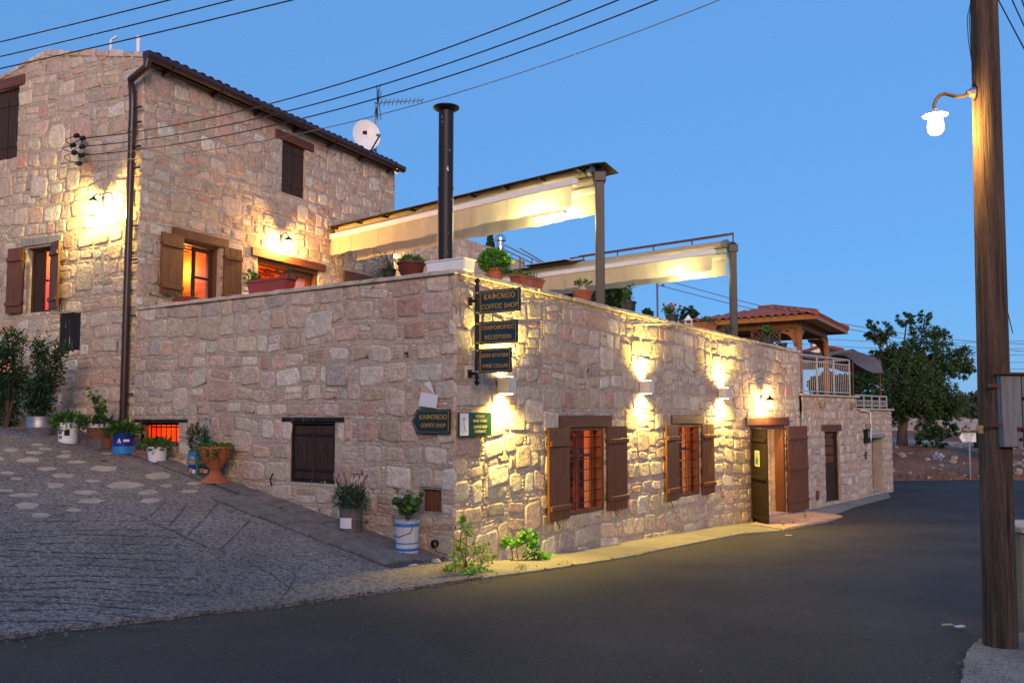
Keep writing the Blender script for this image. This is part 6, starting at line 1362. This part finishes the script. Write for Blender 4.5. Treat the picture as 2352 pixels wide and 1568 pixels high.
flat(140, 1167, 8, 1.5, 'terrared', 'dry_leaf', 'dark red leaf lying between the alley flagstones', 'leaf', -.1)
flat(232, 1062, 14, 2, 'wood', 'wood_stick', 'short wooden stick lying below the barrel planter', 'stick', -.5)

# ================================================================ telegraph pole, street lamp
def side(px, py): return at(px, py, 6.1)
b0 = at(2298, 1478, 6.1); t0 = at(2258, -60, 6.1); t0.z = 5.6 if t0.z < 5.6 else t0.z
pole = thing('telegraph_pole', 'tall rough brown wooden telegraph pole at the right edge', 'pole', (b0.x, b0.y, E-1.62))
mb = MB(); n = 60; m_ = 26; A_ = Vector((b0.x, b0.y, E-1.75)); Bt = at(2260, 0, 6.1); dirp = (Bt-b0); dirp /= dirp.z
for i in range(n+1):
    z = A_.z+(Bt.z+.9-A_.z)*i/n; c = b0+dirp*(z-b0.z); f = (z-A_.z)/(Bt.z-A_.z); rad = .112-.022*f
    for k in range(m_):
        a = 2*math.pi*k/m_; rr_ = rad*(1+.035*noise.noise(Vector((math.cos(a)*2.2, math.sin(a)*2.2, z*.5)))+.03*noise.noise(Vector((math.cos(a)*7, math.sin(a)*7, z*.35+5)))-(.06 if noise.noise(Vector((a*3.1, 0, z*.12))) > .42 else 0)); mb.v.append((c.x+rr_*math.cos(a), c.y+rr_*math.sin(a), z)); mb.c.append((1, 1, 1))
for i in range(n):
    for k in range(m_): a, b = i*m_+k, i*m_+(k+1) % m_; mb.f.append((a, b, b+m_, a+m_))
mb.f.append(tuple(n*m_+k for k in range(m_))); mb.build('shaft', 'polewood', pole, smooth=True)
def polept(py, off=0, dy=0): 
    c = at(0, py, 6.1); z = at(2280, py, 6.1).z; q = b0+dirp*(z-b0.z); return Vector((q.x+off, q.y+dy, z))
mb = MB(); 
for o_ in (-.115, -.1): mb.tube([polept(0, -.09), polept(40, o_-.01), polept(90, o_-.005), polept(140, -.1), polept(180, -.085), polept(210, -.095)], .003, 5)
mb.tube([polept(235, -.1, -.02), polept(228, -.09, -.03), polept(205, -.085, -.04)], .004, 5); mb.build('loose_cable', 'wire', pole)
mb = MB(); q = polept(545, -.1); mb.tube([q+Vector((-.01, 0, .05)), q, q+Vector((.03, 0, -.03))], .003, 5); mb.tube([polept(700, .11)+Vector((.03, 0, -.2)), polept(700, .1)], .004, 4); mb.build('bent_nail', 'rust', pole)
lampt = thing('street_lamp', 'lit street lamp on a curved arm fixed to the telegraph pole', 'street lamp', side(2234, 214))
pa = [side(2238, 212), side(2226, 216), side(2212, 221), side(2198, 222.5), side(2184, 219), side(2170, 215.5), side(2159, 219), side(2150, 229), side(2146, 240), side(2146, 250)]
mb = MB(); mb.tube(pa, .0125, 10); mb.build('arm', mat('lamp_arm_brass', (.35, .2, .06), .4, metal=.3), lampt, smooth=True)
mb = MB(); q = side(2236, 213); mb.tube([q, q-Vector((.03, 0, 0))], [.04, .028], 12); mb.tube([q-Vector((.03, 0, 0)), q-Vector((.05, 0, -.005))], [.022, .015], 12); mb.build('wall_rose', 'galv', lampt, smooth=True)
c = side(2148, 262); mb = MB(); mb.lathe(c, [(.085, -.012), (.088, -.006), (.05, .012), (.02, .02), (.018, .035)], 24); sh = mb.build('shade', 'white', lampt, smooth=True)
c2 = side(2149, 287); mb = MB(); mb.lathe(c2, [(.004, -.075), (.035, -.068), (.052, -.045), (.056, -.01), (.05, .03), (.035, .055)], 18); mb.build('glass_globe', 'bulbhot', lampt, smooth=True)
lamp('street_light', 'POINT', c2-Vector((0, 0, .01)), 75, (1, .58, .16), .055, lampt)
# electric box
def bp(px, py, Y=5.95): return at(px, py, Y)
bx = thing('meter_cabinet', 'weathered grey wooden box with tin lid fixed to the telegraph pole', 'box', bp(2330, 1027))
x0, x1 = bp(2300, 900).x, bp(2300, 900).x+.42; zt_, zb_ = bp(2300, 861).z, bp(2300, 1026).z; y0 = 5.95; W = (x1-x0)/3
for i in range(3): mb = MB(); mb.box(x0+W*i+.003, x0+W*(i+1)-.003, y0, y0+.02, zb_+(.0, -.006, .004)[i], zt_); mb.build('plank', 'greywood', bx, bevel=.003)
mb = MB(); mb.box(x0, x0+.02, y0+.021, y0+.25, zb_, zt_); mb.build('side_board', 'greywood', bx); mb = MB(); mb.box(x0+.02, x1, y0+.23, y0+.25, zb_, zt_); mb.build('back_board', 'greywood', bx)
mb = MB(); mb.hexa([(x0-.012, y0-.03, zt_+.004), (x1+.02, y0-.03, zt_+.0), (x1+.02, y0+.27, zt_), (x0-.012, y0+.27, zt_+.004), (x0-.012, y0-.03, zt_+.018), (x1+.02, y0-.03, zt_+.012), (x1+.02, y0+.27, zt_+.012), (x0-.012, y0+.27, zt_+.018)]); mb.build('lid', 'rust', bx)
for py in (885, 976): mb = MB(); z = bp(2290, py).z; mb.box(x0-.075, x0-.001, y0+.02, y0+.035, z-.013, z+.013); mb.build('strap', 'rust', bx)
mb = MB(); z = bp(2330, 985).z; mb.box(x0+.1, x0+.16, y0-.012, y0-.002, z-.012, z+.014); mb.sphere((x0+.13, y0-.015, z), .014, 8, 5); mb.build('latch', 'rust', bx)
for z, x in ((bp(0, 1009).z, x0+.12), (bp(0, 915).z, x0+.15)): mb = MB(); mb.tube([(x, y0-.004, z), (x, y0+.001, z)], .013, 8); mb.build('knot_hole', 'black', bx)
mb = MB(); q = polept(985, -.112); mb.box(q.x-.015, q.x+.01, q.y-.04, q.y-.02, q.z-.03, q.z+.025); tag(mb.build('paper_tag', 'yellow', None), 'torn yellowish paper tag pinned on the telegraph pole', 'tag')
# low wall right
mb = MB(); q = at(2335, 1221, 6.6); wl = thing('low_wall', 'low pale rendered wall at the right edge behind the pole', 'wall', (q.x, q.y, E-1.6))
mb.hexa([(q.x, 6.55, E-1.7), (q.x+4, 6.0, E-1.7), (q.x+4, 6.4, E-1.7), (q.x, 6.95, E-1.7), (q.x, 6.55, q.z), (q.x+4, 6.0, q.z), (q.x+4, 6.4, q.z), (q.x, 6.95, q.z)]); mb.build('wall_body', 'strip', wl, bevel=.015)
mb = MB(); mb.hexa([(q.x-.02, 6.5, q.z), (q.x+4, 5.95, q.z), (q.x+4, 6.45, q.z), (q.x-.02, 7.0, q.z), (q.x-.02, 6.5, q.z+.05), (q.x+4, 5.95, q.z+.05), (q.x+4, 6.45, q.z+.05), (q.x-.02, 7.0, q.z+.05)]); mb.build('wall_cap', 'coping', wl, bevel=.01)

# ================================================================ wires
def wire(label, a, b, sag, r=.007, m='wire', group=None, name='overhead_wire'):
    a, b = Vector(a), Vector(b); pts = [a.lerp(b, i/24)-Vector((0, 0, sag*4*(i/24)*(1-i/24))) for i in range(25)]; mb = MB(); mb.tube(pts, r, 5); return tag(mb.build(name, m, None, origin=a), label, 'wire', group)
names = ['topmost', 'middle', 'lowest']
for i, ((x0, y0), (x1, y1)) in enumerate((((0, 73), (322, 0)), ((0, 106), (471, 0)), ((0, 133), (612, 0)))):
    sx = (y1-y0)/(x1-x0); a = at(x0-700, y0-700*sx+15, 13-i*.3); b = at(x1+900, y1+900*sx-20, 7.5); wire(f'{names[i]} of the three wires crossing the sky above the house gable', a, b, .12, .008, group='wires over the house gable')
# insulators and the wires from them
ins_t = thing('insulator_bracket', 'dark bracket with black insulators high on the left house wall', 'insulator', FH1.pt(*FH1.hit(183, 345), .05))
IP = []
mb = MB(); a = FH1.hit(186, 312, .15); b = FH1.hit(180, 378, .15); mb.bar(FH1.pt(a[0], a[1], .15), FH1.pt(b[0], b[1], .15), .03); mb.bar(FH1.pt(a[0], a[1]-.1, .0), FH1.pt(a[0], a[1]-.1, .15), .03); mb.bar(FH1.pt(b[0], b[1]+.1, .0), FH1.pt(b[0], b[1]+.1, .15), .03); mb.build('bracket_bar', 'galv', ins_t)
for (x, y) in ((190, 318), (189, 337), (187, 357), (182, 376), (176, 312), (168, 334), (171, 351)):
    u, v = FH1.hit(x, y, .2); c = FH1.pt(u, v, .2); mb = MB(); mb.tube([c-FH1.U*.05, c-FH1.U*.02, c, c+FH1.U*.03, c+FH1.U*.05], [.03, .042, .03, .042, .025], 10); mb.build('insulator', 'black', ins_t, smooth=True); IP.append(c)
mb = MB()
for (a, b, s) in ((4, 5, .25), (5, 6, .3), (6, 3, .35), (0, 6, .2), (1, 2, .25), (6, 2, -.3)):
    P, Q = IP[a], IP[b]; mb.tube([P.lerp(Q, k/8)+(-FH1.U*.6+FH1.N*.4)*s*.8*math.sin(math.pi*k/8) for k in range(9)], .007, 5)
mb.build('drip_loops', 'wire', ins_t, smooth=True)
def sagfit(a, b, x, y):
    out = (1e9, 0)
    for i in range(70):
        s = i*.03; q = [proj(a.lerp(b, k/60)-Vector((0, 0, s*4*(k/60)*(1-k/60)))) for k in range(61)]; p = min(q, key=lambda t: abs(t[0]-x)); out = min(out, (abs(p[1]-y), s))
    return out[1]
ends = [(1262, 0), (1368, 0), (1457, 0)]; mids = [(620, 237), (661, 253), (690, 273)]
for i, (e, mp_) in enumerate(zip(ends, mids)):
    sl_ = (mp_[1]-e[1])/(mp_[0]-e[0]); B_ = at(e[0]+500, e[1]+500*sl_*1.08, 8.5); A_ = IP[i]
    M_ = A_.lerp(B_, .5); pa_ = proj(M_); 
    # choose the sag so that the wire passes the observed midpoint
    best = sagfit(A_, B_, *mp_)
    wire(['uppermost', 'middle', 'lowest thick'][i]+' black wire running from the house insulators to the upper right', A_, B_, best, .009, group='black wires from the house insulators')
A_ = FH1.pt(*FH1.hit(184, 372, .2), .2); B_ = at(1632+400, 0-400*.40, 8.5)
best = sagfit(A_, B_, 780, 288)
wire('thin grey cable below the three black wires from the house', A_, B_, best, .006, 'wiregrey')
# right top
for i, ((x0, y0), (x1, y1)) in enumerate((((2290, -5), (2352, 112)), ((2322, -5), (2352, 60)), ((2345, -5), (2352, 14)))): sx = (y1-y0)/(x1-x0); wire(['long', 'second', 'outermost short'][i]+' thin wire in the top right corner beyond the pole', at(x0-20, y0-20*sx, 9), at(x1+150, y1+150*sx, 7), .0, .007, group='wires right of the pole')
# background utility pole and wires
q = at(1510.5, 735, 45); up = thing('utility_pole', 'thin grey utility pole far behind the rose pot', 'pole', (q.x, q.y, E)); mb = MB(); mb.tube([(q.x, q.y, E-.5), (q.x, q.y, at(1510, 637, 45).z)], .05, 8); mb.build('shaft', 'wiregrey', up)
mb = MB()
for y, s in ((639, 1), (656, 1)): mb.bar(at(1510, y, 45), at(1521, y+1, 45), .05); mb.sphere(at(1523, y-1, 45), .08, 6, 5)
mb.build('cross_arm', 'wiregrey', up)
wire('upper thin wire from the far utility pole towards the carob tree', at(1524, 642, 45), at(2420, 790, 60), .9, .022, 'wiregrey'); wire('lower thin wire from the far utility pole towards the carob tree', at(1517, 656, 45), at(2420, 810, 60), .7, .022, 'wiregrey')
for i, (ya, yb) in enumerate(((771, 780), (785, 797), (796, 812), (806, 830), (824, 845))): wire(['topmost', 'second', 'middle', 'fourth', 'lowest'][i]+' faint wire crossing behind the pergola and the carob tree', at(1700, ya-8, 70), at(2420, yb, 70), .5, .022, 'wiregrey', group='faint wires behind the carob tree')
q = at(1441, 700, 30); mb = MB(); f0 = at(1440, 735, 17); an = thing('small_antenna', 'thin small antenna between the nearer post and the herb pot', 'antenna', f0); mb.tube([at(1440, 740, 17), at(1440, 674, 17)], .012, 6); mb.tube([at(1436, 682, 17), at(1458, 684, 17)], .008, 5)
for x in (1444, 1449, 1454): mb.tube([at(x, 679, 17), at(x, 688, 17)], .006, 4)
mb.build('rods', 'galv', an)

# ================================================================ trees
def tree(name, label, cat, base, height, crown, nleaf, leafsize, pal, seed, trunk_r, blobs, trunk_top=.45, lean=0):
    r = random.Random(seed); t = thing(name, label, cat, base); tr = MB(); cr = MB(); base = Vector(base)
    fork = base+Vector((lean, 0, height*trunk_top)); tr.tube([base-Vector((0, 0, .3)), base+Vector((lean*.2, 0, height*trunk_top*.35)), base.lerp(fork, .7)+Vector((trunk_r*.4, 0, 0)), fork], [trunk_r*1.35, trunk_r, trunk_r*.85, trunk_r*.75], 10)
    for (dx, dy, dz, rad, k) in blobs:
        c = base+Vector((dx, dy, dz)); m = fork.lerp(c, .5)+Vector((r.uniform(-.3, .3), r.uniform(-.3, .3), r.uniform(-.1, .3))); tr.tube([fork, m, c], [trunk_r*.5, trunk_r*.28, trunk_r*.1], 6)
        ncl = int(k*nleaf/34); subs = []
        for q in range(ncl):
            d = rdir(r); e = c+Vector((d.x*rad, d.y*rad, d.z*rad*.8))*r.uniform(.45, 1.12); 
            if r.random() < .25: tr.tube([c.lerp(e, .05), c.lerp(e, .6)+Vector((0, 0, .05)), e], [trunk_r*.09, trunk_r*.06, trunk_r*.03], 4, False)
            cs = rad*.17*r.uniform(.6, 1.3)
            for j in range(34):
                p = e+rdir(r)*cs*r.random()**.5; s = leafsize*r.uniform(.6, 1.3); cr.leaf(p, (d*.6+rdir(r, .3)).normalized(), rdir(r), s, s*.55, tuple(x*r.uniform(.7, 1.25) for x in r.choice(GREENS[pal])))
    tr.build('trunk', 'bark', t, smooth=True); cr.build('crown', 'leaf', t); return t
g = at(2072, 1026, 38); g.z = T(g.x, g.y)-.05; k = g.y/2000
tree('carob_tree', 'big leafy green tree with dark trunk on the bank beyond the road', 'tree', g, 6, None, 6300, .11, 'carob', 5, .2, [(0*k, 0, 200*k, 48*k, .8), (-35*k, .3, 265*k, 32*k, .3), (55*k, 0, 245*k, 46*k, .42), (20*k, 0, 295*k, 22*k, .13), (62*k, 0, 300*k, 16*k, .08), (-62*k, 0, 285*k, 14*k, .07), (95*k, 0, 262*k, 20*k, .12), (70*k, .3, 175*k, 62*k, 1.0), (0, -.5, 140*k, 75*k, 1.6), (-35*k, 0, 185*k, 42*k, .6), (120*k, 0, 200*k, 42*k, .5), (150*k, .3, 175*k, 28*k, .22), (60*k, -.3, 115*k, 62*k, 1.0), (-20*k, 0, 90*k, 42*k, .6), (-55*k, 0, 215*k, 14*k, .06), (95*k, -.3, 100*k, 45*k, .5), (40*k, -.8, 40*k, 26*k, .25)], .33, .1)
for (px, py, Y, hpx, wpx, pal, lab, sd) in ((2200, 955, 62, 60, 45, 'grey', 'hazy olive tree right of the carob tree beyond the rubble', 11), (2240, 952, 80, 75, 36, 'grey', 'hazy tree seen just left of the telegraph pole', 12), (1990, 960, 52, 165, 42, 'dark', 'dark tree behind the shade net poles', 13), (1950, 950, 50, 165, 40, 'dark', 'dark tree seen through the deck railing', 14), (2130, 960, 58, 60, 40, 'dark', 'dark low tree behind the carob trunk', 17), (1895, 950, 48, 160, 42, 'dark', 'dark tree behind the tall metal railing', 18)):
    g = at(px, py, Y); g.z = T(g.x, g.y)-.2; k = Y/2000; tree('background_tree', lab, 'tree', g, hpx*k*1.2, None, 1500, .3, pal, sd, .15, [(0, 0, hpx*.75*k, wpx*.62*k, .9), (-wpx*.5*k, 0, hpx*.5*k, wpx*.5*k, .6), (wpx*.5*k, 0, hpx*.45*k, wpx*.55*k, .6), (wpx*.1*k, 0, hpx*.3*k, wpx*.5*k, .6)], .35)
g = at(2150, 1020, 36); g.z = T(g.x, g.y); tree('young_shrub', 'low loose shrub hanging over the bank right of the carob trunk', 'shrub', g, 1.2, None, 900, .13, 'dark', 21, .05, [(0, 0, .45, .5, .8), (.5, 0, .75, .4, .5), (-.5, 0, .35, .35, .4)], .3)
# pine mass behind the terrace
for (px, py, Y, w_, h_, lab, sd) in ((1320, 690, 42, 62, 48, 'dark pine crown showing below the farther awning', 31), (1405, 690, 44, 26, 34, 'dark pine crown right of the nearer post', 32)):
    g = at(px, py+60, Y); k = Y/2000; g.z = E; tree('pine_tree', lab, 'tree', (g.x, g.y, E+1), 7, None, 2600, .22, 'dark', sd, .2, [((dx)*k, 0, at(px, py-dz, Y).z-E-1, rr_*k, q) for dx, dz, rr_, q in ((-40*w_/62, 5, 24, .7), (0, 18, 28, .9), (38*w_/62, 12, 26, .8), (-70*w_/62, -8, 20, .5), (0, -20, 40, .8))], .5)
g = at(1584, 760, 40); k = .02; tree('round_shrub', 'round dark shrub behind the white lantern', 'shrub', (g.x, g.y, E+2.5), 2, None, 1500, .12, 'dark', 41, .05, [(0, 0, at(1584, 728, 40).z-E-2.5, 24*k, 1)], .5)
g = at(1490, 760, 40); tree('round_shrub', 'small dark shrub left of the rose pot', 'shrub', (g.x, g.y, E+2.5), 2, None, 900, .12, 'dark', 42, .05, [(0, 0, at(1490, 722, 40).z-E-2.5, 14*k, .8)], .5)
g = at(1126, 600, 38); t = thing('cypress_tree', 'small cypress tip above the back wall beside the steel cowl', 'tree', (g.x, g.y, E)); mb = MB(); r = random.Random(3); tr = MB(); zt_ = at(1124, 533, 38).z; tr.tube([(g.x, g.y, E), (g.x, g.y, zt_-.2)], [.1, .02], 6); tr.build('trunk', 'bark', t)
for i in range(1300): f = r.random(); rad = .42*(1-f)+.02; a = r.uniform(0, 6.28); p = Vector((g.x+rad*math.cos(a)*r.random()**.4, g.y+rad*math.sin(a)*r.random()**.4, zt_-1.9+1.9*f)); mb.leaf(p, Vector((math.cos(a)*.5, math.sin(a)*.5, 1)).normalized(), rdir(r), .14, .06, tuple(x*r.uniform(.7, 1.3) for x in r.choice(GREENS['dark'])))
mb.build('crown', 'leaf', t)
# far white house
q = at(1888, 880, 60); wh = thing('far_house', 'distant white house with low red tiled roof behind the pergola', 'house', (q.x, q.y, E)); mb = MB(); a, b, c = at(1845, 812, 60), at(1881, 799, 60), at(1934, 809, 60)
k = Vector((.5, 6, 0)); zw = a.z-.35; mb.add([(a.x, a.y, zw), (c.x, c.y, zw), tuple(c), tuple(b), tuple(a)], [(0, 1, 2, 3, 4)]); mb.add([tuple(c), (c.x, c.y, zw), (c.x+.5, c.y+6, zw), tuple(c+k)], [(0, 1, 2, 3)]); mb.build('wall', 'whitewall', wh)
mb = MB(); u_ = Vector((0, -.3, .06)); mb.hexa([a+u_, b+u_, b+k, a+k, a+u_*1.5+Vector((0, 0, .15)), b+u_*1.5+Vector((0, 0, .15)), b+k+Vector((0, 0, .15)), a+k+Vector((0, 0, .15))]); mb.hexa([b+u_, c+u_, c+k, b+k, b+u_*1.5+Vector((0, 0, .15)), c+u_*1.5+Vector((0, 0, .15)), c+k+Vector((0, 0, .15)), b+k+Vector((0, 0, .15))]); mb.build('roof', 'tile', wh)
mb = MB(); mb.box(b.x-.25, b.x+.25, b.y+.5, b.y+1, b.z, b.z+.5); mb.sphere((b.x, b.y+.7, b.z+.55), .28, 8, 5); mb.build('chimney', 'whitewall', wh)
# school sign
g = at(2229, 1097, 29.8); g.z = T(g.x, g.y)-.1; zs = at(2224, 1004, 29.8).z; ss = thing('road_sign', 'small white arrow shaped school direction sign on a thin grey post', 'sign', g); mb = MB(); mb.tube([g, (g.x, g.y, zs+.05)], .035, 8); mb.build('post', 'galv', ss)
f_ = Fr((at(2204, 1004, 29.7).x, 29.75), (at(2242, 1004, 29.7).x, 29.7)); hh = .155; mb = MB(); pl_ = [(0, zs), (.1, zs-hh), (f_.L, zs-hh), (f_.L, zs+hh), (.1, zs+hh)]; mb.prism([f_.pt(*p, -.01) for p in pl_], [f_.pt(*p, .01) for p in pl_]); bd = mb.build('sign_board', 'white', ss)
mb = MB()
for p, q in zip(pl_, pl_[1:]+pl_[:1]): mb.bar(f_.pt(*p, .012), f_.pt(*q, .012), .004, .018, up=f_.N)
mb.build('border', 'black', bd)
for i, ln in enumerate(['ΔΗΜΟΤΙΚΟ', 'ΣΧΟΛΕΙΟ', 'Primary', 'School']): text(ln, f_, f_.L*.55, zs+.105-.07*i, .012, .072, 'black', bd)
# rocks and litter on the bank
rr = random.Random(99); meshes = []
for i in range(6):
    mb = MB(); mb.sphere((0, 0, 0), .5, 7, 4, (1.2, 1, .6)); me = bpy.data.meshes.new('rock'); me.from_pydata([tuple(Vector(v)*rr.uniform(.75, 1.2)) for v in mb.v], [], mb.f); me.materials.append(M['rock']); meshes.append(me)
bank = terr
for i in range(190):
    x = rr.uniform(10.2, 24); y = 29.6+abs(rr.gauss(0, 4.5)); s = rr.choice([.08, .12, .16, .25])*rr.uniform(.7, 1.4)
    o = bpy.data.objects.new('rock', rr.choice(meshes)); C.objects.link(o); o.parent = bank; o.location = (x, y, T(x, y)+s*.1); o.scale = (s, s, s); o.rotation_euler = (rr.uniform(-.4, .4), rr.uniform(-.4, .4), rr.uniform(0, 6))
mb = MB()
for i in range(1500):
    x = rr.uniform(17, 50); y = 52+rr.uniform(0, 14); s = rr.uniform(.1, .35); c = (x, y, T(x, y)+s*.2+max(0, 1-abs(y-60)/6)*.6*max(0, noise.noise(Vector((x*.2, 0, 0)))+.4)); mb.sphere(c, s, 5, 3, (1.3, 1, .7))
rb = mb.build('rubble', 'rock', None, kind='stuff'); rb['label'] = 'pale rubble heap beyond the dirt track'
mb = MB()
for i in range(5200):
    x = rr.uniform(10, 30); y = 29.4+rr.random()**1.5*14
    if noise.noise(Vector((x*.5, y*.5, 7))) < .05: continue
    p = Vector((x, y, T(x, y))); mb.leaf(p, rdir(rr, 1.5), rdir(rr), rr.uniform(.08, .22), .03, rr.choice([(.1, .09, .03), (.06, .08, .025), (.16, .12, .06)]))
gb = mb.build('dry_grass', 'leaf', None, kind='stuff'); gb['label'] = 'sparse dry grass and weeds on the reddish bank'
g = at(2155, 1073, 33); g.z = T(g.x, g.y); mb = MB(); foliage(mb, g+Vector((0, 0, .12)), (.16, .12, .12), 60, .12, 'mid', rr, thin=.9); mb.c = [(.5, .45, .6)]*len(mb.c); tag(mb.build('plastic_bag', 'leaf', None, origin=g), 'crumpled pale purple plastic bag on the bank', 'bag')
g = at(2255, 1092, 31); g.z = T(g.x, g.y)
g = at(2256, 1010, 34); t = thing('parked_machine', 'dark small machine partly hidden behind the telegraph pole', 'machine', (g.x, g.y, T(g.x, g.y))); mb = MB(); mb.box(g.x-.15, g.x+1, g.y-.4, g.y+.4, T(g.x, g.y)+.3, g.z+.3); mb.build('body', 'darkpot', t, bevel=.05); mb = MB(); mb.tube([(g.x, g.y-.45, T(g.x, g.y)+.3), (g.x, g.y-.3, T(g.x, g.y)+.3)], .3, 14); mb.build('wheel', 'black', t)

# unseen house added behind the camera to shade the lower walls from the afterglow
across = thing('shading_house', 'plain rendered house added out of view on the near side to shade the lower walls', 'house', (0, -8, E-1.6))
mb = MB(); mb.box(-26, 24, -16, -8, E-1.7, E+3.6); mb.build('wall', 'strip', across)
mb = MB(); mb.prism([(-26.4, -7.6, E+3.6), (24.4, -7.6, E+3.6), (24.4, -16.4, E+3.6), (-26.4, -16.4, E+3.6)][::-1], [(-26.4, -11.9, E+4.9), (24.4, -11.9, E+4.9), (24.4, -12.1, E+4.9), (-26.4, -12.1, E+4.9)][::-1]); mb.build('roof', 'tile', across)
for i in range(9):
    x = -22+i*5; mb = MB(); mb.box(x-.6, x+.6, -8.02, -7.96, E+1.6, E+3.0); w_ = mb.build('window', 'olddark', across); mb = MB(); mb.box(x-.5, x+.5, -7.955, -7.95, E+1.7, E+2.9); mb.build('pane', 'glass', w_)
mb = MB(); mb.box(-3.5, -2.5, -8.02, -7.95, E-1.6, E+.5); mb.build('door', 'wood', across)

# lettering curves become plain meshes
bpy.context.view_layer.update(); dg = bpy.context.evaluated_depsgraph_get()
for o in [o for o in C.objects if o.type == 'FONT']:
    me = bpy.data.meshes.new_from_object(o.evaluated_get(dg)); q = bpy.data.objects.new('lettering', me); C.objects.link(q); q.parent = o.parent
    q.location = o.location; q.rotation_euler = o.rotation_euler; q.scale = o.scale; bpy.data.objects.remove(o)
